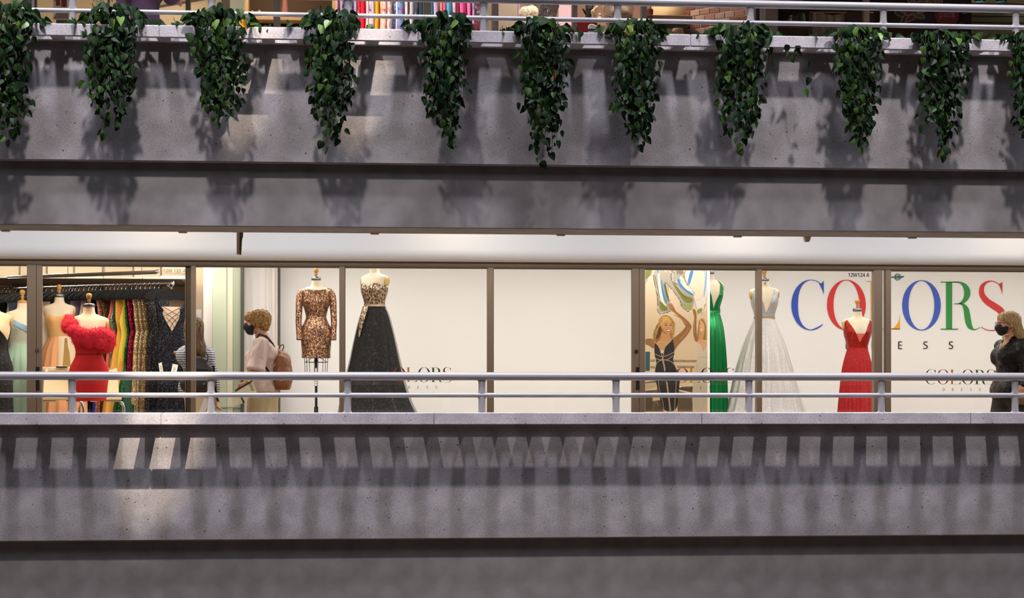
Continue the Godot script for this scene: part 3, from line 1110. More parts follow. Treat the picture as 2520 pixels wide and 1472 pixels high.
func lettering():
	var g := glyphs()
	var d := 22.995
	var names := ["blue letter C", "red letter O", "golden letter L", "second letter O, in blue", "green letter R", "red letter S"]
	var cols := [rgb8(42, 78, 182), rgb8(212, 44, 40), rgb8(232, 166, 24), rgb8(58, 88, 190), rgb8(40, 140, 62), rgb8(206, 52, 46)]
	var lt := ["C", "O", "L", "O", "R", "S"]
	var place := ["right of the silver gown", "above the red gown's wooden knob", "cut by the door mullions", "to the right of the mullions", "between blue O and red S", "last of the row, behind the blonde woman"]
	var org := pt(2220, 750, d)
	var onwall := func(v: Vector2) -> Vector2:
		var w := pt(1900 + v.x / 3.681, 640 + v.y / 3.681, 22.995)
		return Vector2(w.x - org.x, w.y - org.y)
	for i in 6:
		var o := part("wall_letter", put_glyph(g[i], onwall, 0.006), mat(cols[i], 0.6), self)
		o.position = org
		tag(o, "tall %s on the white wall, %s" % [names[i], place[i]], "letter", "big letters spelling COLORS on the wall")
	# DRESS in thin dark capitals
	var dx := [2088.0, 2150.0, 2215.0, 2277.5, 2340.0]
	var dl := ["D", "R", "E", "S", "S"]
	var dn := ["small dark letter D half hidden by the red gown", "small dark letter R hidden by the door mullion", "small dark letter E right of the mullions", "small dark letter S after the E", "last small dark letter S, under the green R"]
	for i in 5:
		var o := part("wall_letter", text_mesh(dl[i], 0.088, 0.005), mat(Color(0.10, 0.07, 0.06), 0.6), self)
		o.position = pt(dx[i], 850, 22.994)
		tag(o, dn[i] + " on the white wall", "letter", "small letters spelling DRESS on the wall")
	# booth number and emblem stuck to the glass
	var o := part("booth_number", text_mesh("12W124 A", 0.036, 0.002, "Droid Sans", 600), mat(Color(0.13, 0.1, 0.08), 0.6), self)
	o.position = pt(2113, 677, GLASS - 0.006)
	o.scale.x = 0.88
	tag(o, "dark vinyl booth number 12W124 A on the glass above the red gown", "number")
	var em := thing("emblem", "small round globe emblem crossed by a teal ribbon on the glass beside the mullion", "sticker", pt(2209, 682, GLASS - 0.006))
	var disc := PackedVector2Array()
	for i in 36: disc.append(Vector2(cos(TAU * i / 36), sin(TAU * i / 36)) * 0.034)
	part("globe", prism_mesh(disc, 0, 0.001), mat(rgb8(84, 92, 96), 0.6), em)
	var sw := begin()
	for k in 5:
		var y0 := -0.024 + k * 0.012
		var line := []
		for j in 7:
			var t := j / 6.0 * 2 - 1
			var half := sqrt(maxf(0.0, 0.0335 * 0.0335 - y0 * y0)) * 0.93
			line.append([t * half, y0 + 0.006 * sin(t * 2.4 + 0.3) * (1.0 if y0 > 0 else -1.0), 0.0042 * (1 - 0.7 * t * t)])
		prism(sw, band(line), 0.001, 0.0016)
	part("globe_lines", done(sw), mat(rgb8(205, 208, 205), 0.6), em)
	part("ribbon", prism_mesh(PackedVector2Array([Vector2(-0.066, 0.004), Vector2(-0.04, 0.006), Vector2(0.066, 0.011), Vector2(0.056, -0.002), Vector2(0.04, -0.009), Vector2(-0.06, -0.008)]), 0.0017, 0.0026), mat(rgb8(20, 108, 92), 0.6), em)
	# the three small COLORS DRESS signs on the glass
	var sc := [rgb8(28, 26, 60), rgb8(150, 34, 26), rgb8(196, 132, 20), rgb8(36, 28, 30), rgb8(52, 84, 40), rgb8(96, 34, 28)]
	var signs := [[938.0, 903.5, "beside the black gown"], [1634.0, 905.0, "across the poster and the green gown"], [2276.0, 909.0, "below the big letters, before the blonde woman"]]
	for s in signs:
		var base := pt(s[0] + 87, s[1] + 18.5, GLASS - 0.006)
		var t := thing("window_sign", "small COLORS DRESS lettering on the glass %s" % s[2], "sign", base, 0.0, "small COLORS DRESS signs on the glass")
		var on := func(v: Vector2) -> Vector2:
			var w := pt(s[0] + (v.x - 175.0) / 1940.0 * 174.0, s[1] + (v.y - 180.0) / 457.0 * 37.5, GLASS - 0.006)
			return Vector2(w.x - base.x, w.y - base.y)
		for i in 6:
			part("letter", put_glyph(g[i], on, 0.0015), mat(sc[i], 0.6), t)
		for i in 5:
			var l := part("letter", text_mesh("DRESS"[i], 0.026, 0.0015), mat(Color(0.16, 0.12, 0.11), 0.6), t)
			l.position = pt(s[0] + 46.5 + i * 22.2, s[1] + 50, GLASS - 0.006) - base

# ---------- dress forms and gowns ----------
# all heights are metres above the form's waist
const HALF := [[-0.30, 0.150], [-0.22, 0.158], [-0.16, 0.160], [-0.10, 0.148], [-0.05, 0.122], [0.0, 0.104], [0.04, 0.108], [0.09, 0.122], [0.14, 0.138], [0.18, 0.143], [0.22, 0.145], [0.255, 0.152], [0.285, 0.158], [0.300, 0.152], [0.312, 0.125], [0.324, 0.085], [0.334, 0.060], [0.35, 0.050], [0.395, 0.045]]
const FRONT_D := [[-0.30, 0.105], [-0.18, 0.108], [-0.10, 0.105], [0.0, 0.083], [0.08, 0.098], [0.16, 0.112], [0.22, 0.105], [0.28, 0.080], [0.31, 0.060], [0.335, 0.048], [0.395, 0.044]]
const BACK_D := [[-0.30, 0.115], [-0.18, 0.125], [-0.10, 0.110], [0.0, 0.075], [0.08, 0.085], [0.16, 0.095], [0.24, 0.096], [0.29, 0.08], [0.315, 0.062], [0.335, 0.050], [0.395, 0.044]]

func body_point(t: float, y: float, off: float) -> Vector3:       # t: angle, PI / 2 is the front (+z)
	var w := table(HALF, y) + off
	var f := table(FRONT_D, y) + off
	var b := table(BACK_D, y) + off
	var cx := cos(t)
	var sz := sin(t)
	var x := w * signf(cx) * pow(absf(cx), 0.86)
	var z := (f if sz > 0 else b) * signf(sz) * pow(absf(sz), 0.86)
	if sz > 0:
		var q := exp(-pow((y - 0.165) / 0.055, 2)) * 0.022
		z += q * (exp(-pow((x - 0.068) / 0.042, 2)) + exp(-pow((x + 0.068) / 0.042, 2)))
	return Vector3(x, y, z)

func dress_form(label: String, waist: Vector3, turn: float, k: float, floor_y: float, cap := "metal", cage := false, shade := Color(0.84, 0.785, 0.69), mark := "") -> Node3D:
	var o := thing("dress_form", label, "dress form", Vector3(waist.x, floor_y, waist.z), turn, "dress forms in the shop")
	var up := waist.y - floor_y
	var lin: StandardMaterial3D = M.linen.duplicate()
	lin.albedo_color = shade
	var rows := []
	var ys := [-0.30, -0.25, -0.2, -0.15, -0.1, -0.06, -0.03, 0.0, 0.03, 0.06, 0.09, 0.12, 0.15, 0.18, 0.21, 0.235, 0.26, 0.28, 0.293, 0.303, 0.312, 0.321, 0.33, 0.337, 0.35, 0.37, 0.395]
	for y in ys:
		var r := PackedVector3Array()
		for j in 40:
			var q := body_point(TAU * j / 40, y, 0.0)
			if not cage and y < 0.0: q *= Vector3(1.0 + y * 1.6, 1, 1.0 + y * 1.6)
			r.append(q * k + Vector3(0, up, 0))
		r.reverse()
		rows.append(r)
	var st := begin()
	loft(st, rows, true, true)
	part("torso", done(st), lin, o)
	for s in [-1.0, 1.0]:                         # round plates that close the armholes
		var pl := part("arm_plate", lathe_mesh([Vector2(0.0, -0.008), Vector2(0.042, -0.006), Vector2(0.045, 0.0), Vector2(0.042, 0.006), Vector2(0.03, 0.008), Vector2(0.012, 0.010)], 20), mat(rgb8(196, 160, 88), 0.5), o)
		pl.transform = Transform3D(Basis(Vector3.BACK, -s * (PI / 2 + 0.12)).scaled(Vector3(k, k, k)), Vector3(s * 0.152 * k, up + 0.245 * k, -0.005))
	var tz := up + 0.395 * k
	if cap == "metal":
		part("neck_cap", lathe_mesh([Vector2(0.047 * k, tz - 0.004), Vector2(0.05 * k, tz), Vector2(0.05 * k, tz + 0.022), Vector2(0.046 * k, tz + 0.03), Vector2(0.012, tz + 0.038)], 24), M.steel, o)
	else:
		part("neck_cap", lathe_mesh([Vector2(0.047 * k, tz - 0.002), Vector2(0.05 * k, tz + 0.006), Vector2(0.04 * k, tz + 0.02), Vector2(0.016, tz + 0.032)], 24), M.wood, o)
	part("finial", lathe_mesh([Vector2(0.012, tz + 0.03), Vector2(0.012, tz + 0.05), Vector2(0.02, tz + 0.058), Vector2(0.012, tz + 0.066), Vector2(0.016, tz + 0.074), Vector2(0.026, tz + 0.094), Vector2(0.028, tz + 0.112), Vector2(0.022, tz + 0.125), Vector2(0.008, tz + 0.13)], 18), M.wood, o)
	part("pole", lathe_mesh([Vector2(0.016, 0.02), Vector2(0.016, 0.1), Vector2(0.022, 0.1), Vector2(0.022, 0.2), Vector2(0.014, 0.2), Vector2(0.014, up - 0.29 * k)], 14), M.iron, o)
	var sb := begin()
	for i in 4:
		var t := TAU * i / 4 + 0.4
		tube(sb, [Vector3(0, 0.08, 0), Vector3(cos(t) * 0.12, 0.05, sin(t) * 0.12), Vector3(cos(t) * 0.2, 0.015, sin(t) * 0.2)], [0.016, 0.012, 0.015], 8)
	part("base", done(sb), M.iron, o)
	if cage:
		var cg := begin()
		var y0 := up - 0.30 * k
		var hs := [[0.0, 0.128], [-0.17, 0.122], [-0.29, 0.115]]
		for j in 8:
			var t := TAU * j / 8 + 0.2
			var path := []
			for h in hs: path.append(Vector3(cos(t) * h[1], y0 + h[0], sin(t) * h[1] * 0.8))
			tube(cg, path, 0.003, 5)
		for h in [hs[1], hs[2]]:
			var path := []
			for j in 25: path.append(Vector3(cos(TAU * j / 24) * h[1], y0 + h[0], sin(TAU * j / 24) * h[1] * 0.8))
			tube(cg, path, 0.003, 5)
		for j in 4:
			var t := TAU * j / 4 + 0.2
			tube(cg, [Vector3(0, y0 - 0.1, 0), Vector3(cos(t) * 0.122, y0 - 0.17, sin(t) * 0.1)], 0.0025, 5)
		part("wire_cage", done(cg), M.iron, o)
		var sp := []
		for i in 9:
			sp.append(Vector2(0.0145, up - 0.72 + i * 0.022)); sp.append(Vector2(0.021, up - 0.716 + i * 0.022)); sp.append(Vector2(0.021, up - 0.709 + i * 0.022)); sp.append(Vector2(0.0145, up - 0.705 + i * 0.022))
		part("spring", lathe_mesh(sp, 12), M.chrome, o)
	if mark != "":
		var mk := part("size_mark", text_mesh(mark, 0.03, 0.002), M.black, o)
		mk.position = Vector3(-0.004, up + 0.365 * k, 0.0465 * k)
	return o

# skin of a gown between a lower edge and an upper edge, each a height for every angle
func gown_skin(low: Callable, high: Callable, off: float, rows_n: int, cols: int, skirt: Array, folds: Array, k: float, shift := []) -> ArrayMesh:
	# skirt: [[y, half width, depth], ...] below the waist (replaces the body there); folds: [[y, amplitude], ...] plus count in folds[0]
	var rows := []
	var nf: int = folds[0] if folds.size() else 0
	var fold_tab: Array = folds.slice(1)
	var wt := []
	var dt := []
	for s in skirt:
		wt.append([s[0], s[1]]); dt.append([s[0], s[2]])
	for i in rows_n + 1:
		var r := PackedVector3Array()
		for j in cols + 1:
			var t := TAU * j / cols
			var y := lerpf(low.call(t), high.call(t), float(i) / rows_n)
			var p: Vector3
			if skirt.size() and y < wt[wt.size() - 1][0]:
				p = Vector3(cos(t) * table(wt, y), y, sin(t) * table(dt, y))
			else:
				p = body_point(t, y, off)
			if nf:
				var a := table(fold_tab, y)
				var w := sin(nf * t + 1.3 * sin(3 * t) + 0.6 * sin(y * 4 + 2 * t)) + 0.35 * sin(2.3 * nf * t + 0.7)
				p.x *= 1.0 + a * w
				p.z *= 1.0 + a * w
			if shift.size(): p.x += table(shift, y)
			r.append(p * k)
		rows.append(r)
	for r in rows: r.reverse()
	var st := begin()
	loft(st, rows, false, false, Vector2(1, 1))
	return done(st)

func gown(label: String, waist: Vector3, turn: float) -> Node3D:
	return thing("gown", label, "gown", waist, turn, "gowns on the dress forms")

func flat(y: float) -> Callable:
	return func(_t: float) -> float: return y

func gowns():
	var k := 232.0 / 232.0
	var d := 21.5
	# 1 leopard sequin mini dress
	var w := pt(778, 782, d)
	dress_form("dress form with wooden knob and wire cage under the leopard sequin mini dress", w, 0.05, k, 0.55, "metal", true)
	var g := gown("short gold leopard sequin dress with long sleeves, beside the woman with the backpack", w, 0.05)
	var leo := mat(Color.WHITE, 0.3, 0.7)
	leo.albedo_texture = leopard_texture(rgb8(192, 146, 112), rgb8(50, 34, 28), rgb8(150, 110, 88))
	leo.normal_enabled = true
	leo.normal_texture = M.facet[0]
	leo.normal_scale = 0.7
	leo.uv1_triplanar = true
	leo.uv1_scale = Vector3.ONE * 2.9
	M.leopard = leo
	var neck := func(t: float) -> float:
		var f := sin(t)
		return 0.318 - 0.030 * pow(maxf(f, 0), 2) - 0.01 * pow(maxf(-f, 0), 2) 
	part("dress_body", gown_skin(flat(-0.425), neck, 0.005, 44, 80, [[-0.425, 0.148, 0.12], [-0.36, 0.150, 0.118], [-0.28, 0.158, 0.118]], [9, [-0.425, 0.006], [-0.2, 0.002], [0, 0.0], [0.3, 0.0]], k), leo, g)
	for s in [-1.0, 1.0]:
		var st := begin()
		var path := [Vector3(s * 0.125, 0.288, 0), Vector3(s * 0.152, 0.272, 0.0), Vector3(s * 0.168, 0.225, 0.004), Vector3(s * 0.178, 0.14, 0.01), Vector3(s * 0.182, 0.05, 0.02), Vector3(s * 0.186, -0.05, 0.032), Vector3(s * 0.180, -0.15, 0.045), Vector3(s * 0.176, -0.235, 0.055)]
		tube(st, path, [0.028, 0.036, 0.041, 0.038, 0.034, 0.032, 0.031, 0.033], 18, false)
		part("sleeve", done(st), leo, g)
	var hem_band := gown_skin(flat(-0.425), flat(-0.385), 0.0, 3, 80, [[-0.425, 0.151, 0.124], [-0.36, 0.153, 0.122]], [], k)
	part("hem_band", hem_band, leo, g)
	# 2 black strapless ball gown with leopard bodice
	w = pt(922, 752, d)
	dress_form("dress form with gold arm plate under the black strapless gown", w, -0.62, k * 1.02, 0.55)
	g = gown("black glitter tulle ball gown with a gold leopard strapless bodice and a train", w, -0.62)
	var leo2: StandardMaterial3D = leo.duplicate()
	leo2.albedo_texture = leopard_texture(rgb8(206, 180, 150), rgb8(32, 26, 24), rgb8(72, 60, 54))
	leo2.uv1_scale = Vector3.ONE * 3.2
	var sweet := func(t: float) -> float:
		var x := cos(t)
		var f := sin(t)
		if f > 0: return 0.205 + 0.024 * (exp(-pow((x - 0.45) / 0.28, 2)) + exp(-pow((x + 0.45) / 0.28, 2))) - 0.012 * exp(-pow(x / 0.14, 2))
		return 0.185
	part("bodice", gown_skin(flat(-0.01), sweet, 0.006, 24, 72, [], [], k * 1.02), leo2, g)
	part("belt", gown_skin(flat(-0.014), flat(0.014), 0.011, 3, 60, [], [], k * 1.02), sequin(rgb8(214, 188, 150), 30), g)
	var tulle := glitter(Color(0.10, 0.095, 0.088), 4.0)
	var skirt := [[-1.245, 0.44, 0.42], [-1.1, 0.375, 0.37], [-0.9, 0.315, 0.315], [-0.6, 0.25, 0.25], [-0.35, 0.20, 0.20], [-0.15, 0.155, 0.15], [-0.06, 0.128, 0.112], [-0.02, 0.112, 0.09], [0.0, 0.108, 0.086]]
	var sh := [[-1.245, 0.07], [-1.1, 0.03], [-0.9, 0.005], [-0.5, 0.0], [0.0, 0.0]]
	part("skirt", gown_skin(flat(-1.235), flat(0.0), 0.01, 50, 140, skirt, [13, [-1.24, 0.05], [-0.8, 0.05], [-0.3, 0.035], [0, 0.012]], k * 1.02, sh), tulle, g)
	var veil := tulle.duplicate()
	veil.albedo_color = Color(0.07, 0.066, 0.064, 0.35)
	veil.transparency = BaseMaterial3D.TRANSPARENCY_ALPHA
	veil.roughness = 0.9
	var sk2 := []
	for s in skirt: sk2.append([s[0], s[1] * 1.06 + 0.006, s[2] * 1.06 + 0.006])
	part("overskirt", gown_skin(flat(-1.24), flat(-0.01), 0.014, 50, 120, sk2, [9, [-1.24, 0.03], [-0.3, 0.02], [0, 0.0]], k * 1.02, sh), veil, g)
	# the gold leopard panel that runs down the front of the skirt
	var sp := begin()
	var rows := []
	var wt := []
	for s in sk2: wt.append([s[0], s[1]])
	for i in 17:
		var y := -0.012 - i * 0.0205
		var r := PackedVector3Array()
		for j in 7:
			var t := PI / 2 + 0.18 + (j / 6.0 - 0.5) * (0.62 - 0.034 * i)
			var rad := table(wt, y) + 0.012
			r.append(Vector3(cos(t) * rad, y, sin(t) * (rad + 0.012)))
		r.reverse()
		rows.append(r)
	rows.reverse()
	loft(sp, rows, false)
	part("front_panel", done(sp), leo2, g)
	# 3 emerald gown
	w = pt(1746, 765, d)
	dress_form("dress form half hidden by the poster, under the emerald gown", w, 0.3, k, 0.55)
	g = gown("shiny emerald green pleated gown with plunging neckline, half hidden by the poster", w, 0.3)
	var green := mat(rgb8(16, 128, 66), 0.26, 0.55)
	green.anisotropy_enabled = true
	green.anisotropy = 0.4
	green.heightmap_enabled = true
	green.heightmap_texture = pleat_texture()
	green.heightmap_scale = 0.35
	green.uv1_scale = Vector3(6, 1, 1)
	var plunge := func(t: float) -> float:
		var x := cos(t)
		if sin(t) > 0: return 0.015 + minf(0.305, pow(absf(x) / 0.60, 0.85) * 0.30) if absf(x) < 0.66 else 0.30 - (absf(x) - 0.66) * 0.42
		return 0.20 if absf(x) < 0.5 else (0.306 - (absf(x) - 0.5) * 0.34)
	part("bodice", gown_skin(flat(-0.01), plunge, 0.006, 30, 96, [], [18, [-0.02, 0.012], [0.1, 0.006], [0.3, 0.0]], k), green, g)
	part("waistband", gown_skin(flat(-0.018), flat(0.022), 0.012, 5, 80, [], [30, [-0.02, 0.006], [0.03, 0.006]], k), green, g)
	part("skirt", gown_skin(flat(-1.17), flat(0.0), 0.008, 44, 160, [[-1.2, 0.20, 0.19], [-0.8, 0.188, 0.175], [-0.45, 0.178, 0.16], [-0.2, 0.155, 0.14], [-0.06, 0.122, 0.11], [0.0, 0.107, 0.088]], [22, [-1.2, 0.055], [-0.4, 0.045], [-0.1, 0.02], [0, 0.01]], k), green, g)
	# 4 silver glitter ball gown
	w = pt(1881, 782, d)
	dress_form("dress form marked 4 on its neck, under the silver gown", w, 0.0, k, 0.55, "metal", false, Color(0.84, 0.785, 0.69), "4")
	g = gown("silver white glitter ball gown with deep V neck and thin gold belt, behind a mullion", w, 0.0)
	var silver := sequin(rgb8(222, 220, 222), 26, 0.45, 0.36)
	var vneck := func(t: float) -> float:
		var x := cos(t)
		if sin(t) > 0:
			if absf(x) < 0.62: return 0.05 + pow(absf(x) / 0.62, 0.9) * 0.262
			if absf(x) < 0.80: return 0.312 - (absf(x) - 0.62) * 0.2
			return 0.276 - (absf(x) - 0.80) * 0.42
		return 0.21 if absf(x) < 0.55 else (0.21 + (absf(x) - 0.55) * 0.6 if absf(x) < 0.7 else 0.30 - (absf(x) - 0.7) * 0.36)
	part("bodice", gown_skin(flat(-0.01), vneck, 0.006, 30, 96, [], [], k), silver, g)
	var nude := mat(rgb8(232, 206, 176), 0.8)
	part("neck_insert", gown_skin(flat(0.04), func(t: float) -> float: return 0.145 if sin(t) > 0 and absf(cos(t)) < 0.36 else 0.05, 0.003, 6, 60, [], [], k), nude, g)
	part("belt", gown_skin(flat(-0.010), flat(0.010), 0.011, 3, 60, [], [], k), sequin(rgb8(206, 176, 120), 30), g)
	var silver_skirt := sequin(rgb8(250, 244, 237), 22, 0.25, 0.35)
	part("skirt", gown_skin(flat(-1.11), flat(0.0), 0.008, 50, 170, [[-1.12, 0.46, 0.42], [-0.95, 0.395, 0.37], [-0.7, 0.335, 0.32], [-0.5, 0.285, 0.27], [-0.3, 0.225, 0.21], [-0.14, 0.165, 0.15], [-0.05, 0.125, 0.108], [0.0, 0.107, 0.088]], [17, [-1.12, 0.05], [-0.5, 0.045], [-0.1, 0.02], [0, 0.0]], k), silver_skirt, g)
	var veil2 := glitter(Color(0.92, 0.91, 0.9), 5.0)
	veil2.albedo_color.a = 0.16
	veil2.transparency = BaseMaterial3D.TRANSPARENCY_ALPHA
	veil2.roughness = 0.9
	part("overskirt", gown_skin(flat(-1.10), flat(-0.01), 0.012, 40, 140, [[-1.12, 0.48, 0.44], [-0.95, 0.415, 0.39], [-0.7, 0.35, 0.335], [-0.5, 0.30, 0.285], [-0.3, 0.238, 0.223], [-0.14, 0.175, 0.16], [-0.05, 0.132, 0.115], [0.0, 0.112, 0.092]], [11, [-1.12, 0.04], [-0.3, 0.03], [0, 0.0]], k), veil2, g)
	# 5 red gown
	w = pt(2110, 858, d)
	dress_form("dress form with wooden knob under the red gown beside the door mullions", w, 0.0, k * 1.02, 0.30)
	g = gown("red gown with beaded V-neck bodice and pleated skirt, beside the door mullions", w, 0.0)
	var beads := sequin(rgb8(206, 36, 22), 16, 0.55, 0.3)
	var rv := func(t: float) -> float:
		var x := cos(t)
		if sin(t) > 0:
			if absf(x) < 0.74: return 0.06 + pow(absf(x) / 0.74, 0.95) * 0.245
			if absf(x) < 0.90: return 0.305 - (absf(x) - 0.74) * 0.15
			return 0.281 - (absf(x) - 0.90) * 0.9
		return 0.2 if absf(x) < 0.66 else (0.2 + (absf(x) - 0.66) * 1.2 if absf(x) < 0.74 else (0.305 - (absf(x) - 0.74) * 0.15 if absf(x) < 0.9 else 0.281 - (absf(x) - 0.9) * 0.9))
	part("bodice", gown_skin(flat(-0.01), rv, 0.006, 34, 110, [], [], k * 1.02), beads, g)
	part("neck_insert", gown_skin(flat(0.05), func(t: float) -> float: return 0.155 if sin(t) > 0 and absf(cos(t)) < 0.30 else 0.06, 0.003, 6, 80, [], [], k * 1.02), mat(rgb8(206, 96, 84), 0.8), g)
	var redc := glitter(rgb8(164, 10, 14), 5.0)
	part("skirt", gown_skin(flat(-1.03), flat(0.005), 0.008, 44, 170, [[-1.05, 0.235, 0.20], [-0.7, 0.205, 0.185], [-0.4, 0.178, 0.165], [-0.2, 0.155, 0.145], [-0.06, 0.124, 0.112], [0.0, 0.108, 0.089]], [26, [-1.05, 0.06], [-0.4, 0.05], [-0.1, 0.025], [0, 0.008]], k * 1.02), redc, g)

# ---------- the left shop: racks, hanging garments, dress forms ----------
func fuzz(prims: Array, n: int, length: float, seed_: int, m: Material, parent: Node, called: String):
	# fine curved barbs all over a lump: each two narrow triangles
	var r := RandomNumberGenerator.new()
	r.seed = seed_
	var st := begin()
	st.set_smooth_group(-1)
	for i in n:
		var p: Array = prims[r.randi() % prims.size()]
		var c: Vector3 = p[0]
		var rad: Vector3 = p[1]
		var dir := Vector3(r.randfn(), r.randfn(), r.randfn()).normalized()
		var a := c + dir * rad * 0.95
		var nn := (dir / rad).normalized()
		var bend := Vector3(r.randfn(), r.randfn() - 0.5, r.randfn()) * 0.4
		var l := length * r.randf_range(0.5, 1.2)
		var b := a + nn * l * 0.6
		var e := b + (nn + bend).normalized() * l * 0.6
		var s := nn.cross(Vector3(r.randfn(), r.randfn(), r.randfn())).normalized() * 0.0009
		tri(st, a - s, b - s, b + s)
		tri(st, a - s, b + s, a + s)
		tri(st, b - s, e, b + s)
	var o := part(called, done(st), m, parent)
	o.set_meta("kind", "stuff")

func hanger_parts(o: Node3D):
	# slim velvet hanger in the xy plane, hook eye at the origin
	if not M.has("hanger_body"):
		var hook := []
		for i in 13:
			var t := deg_to_rad(-60 + 240.0 * i / 12)
			hook.append(Vector3(cos(t) * 0.019, -0.002 + sin(t) * 0.019 , 0))
		hook.reverse()
		hook.append(Vector3(0.006, -0.03, 0))
		hook.append(Vector3(0, -0.06, 0))
		var pth := hook
		M.hanger_hook = tube_mesh(pth, 0.0018, 6)
		var st := begin()
		var arm := PackedVector2Array([Vector2(-0.215, -0.138), Vector2(-0.19, -0.106), Vector2(-0.10, -0.062), Vector2(-0.02, -0.042), Vector2(0.02, -0.042), Vector2(0.10, -0.062), Vector2(0.19, -0.106), Vector2(0.215, -0.138), Vector2(0.20, -0.158), Vector2(0.08, -0.15), Vector2(-0.08, -0.15), Vector2(-0.20, -0.158)])
		prism(st, arm, -0.008, 0.008)
		M.hanger_body = done(st)
	part("hook", M.hanger_hook, M.chrome, o)
	part("arms", M.hanger_body, M.velvet, o)

# garment hanging in its hanger's plane; profile [[y below hook, half width, half thickness], ...]
func garment_mesh(prof: Array, nf: int, amp: float, seed_: float) -> ArrayMesh:
	var rows := []
	var wt := []
	var tt := []
	for p in prof:
		wt.append([p[0], p[1]]); tt.append([p[0], p[2]])
	var n := 30
	var y0: float = prof[0][0]
	var y1: float = prof[prof.size() - 1][0]
	for i in n + 1:
		var y := lerpf(y0, y1, float(i) / n)
		var r := PackedVector3Array()
		for j in 36:
			var t := TAU * j / 36
			var a := amp * clampf((y - y0 - 0.15) * 1.2, 0, 1)
			var w := 1.0 + a * sin(nf * t + seed_ + 0.8 * sin(2 * t + y * 0.4)) 
			r.append(Vector3(cos(t) * table(wt, y) * w, -y, sin(t) * table(tt, y) * (w + a * 0.8 * sin((nf + 2) * t - seed_))))
		rows.append(r)
	var st := begin()
	loft(st, rows, true, true)
	return done(st)

const SLIM := [[0.112, 0.17, 0.010], [0.135, 0.175, 0.012], [0.2, 0.16, 0.018], [0.32, 0.15, 0.028], [0.45, 0.125, 0.026], [0.6, 0.15, 0.030], [1.0, 0.165, 0.034], [1.5, 0.19, 0.042]]
const STRAPPY := [[0.112, 0.10, 0.006], [0.16, 0.10, 0.006], [0.26, 0.12, 0.014], [0.34, 0.15, 0.024], [0.48, 0.12, 0.024], [0.65, 0.15, 0.028], [1.0, 0.17, 0.034], [1.52, 0.2, 0.042]]
const FULL := [[0.112, 0.15, 0.010], [0.2, 0.15, 0.02], [0.32, 0.15, 0.03], [0.45, 0.12, 0.03], [0.62, 0.17, 0.055], [0.9, 0.23, 0.085], [1.2, 0.28, 0.11], [1.5, 0.32, 0.13]]
const MERMAID := [[0.112, 0.16, 0.012], [0.2, 0.16, 0.022], [0.34, 0.15, 0.032], [0.46, 0.125, 0.032], [0.65, 0.165, 0.042], [0.86, 0.17, 0.05], [0.95, 0.2, 0.085], [1.2, 0.27, 0.115], [1.5, 0.31, 0.13]]
const SHORT := [[0.112, 0.17, 0.010], [0.2, 0.17, 0.02], [0.32, 0.155, 0.028], [0.45, 0.13, 0.028], [0.62, 0.16, 0.032], [0.8, 0.175, 0.036]]

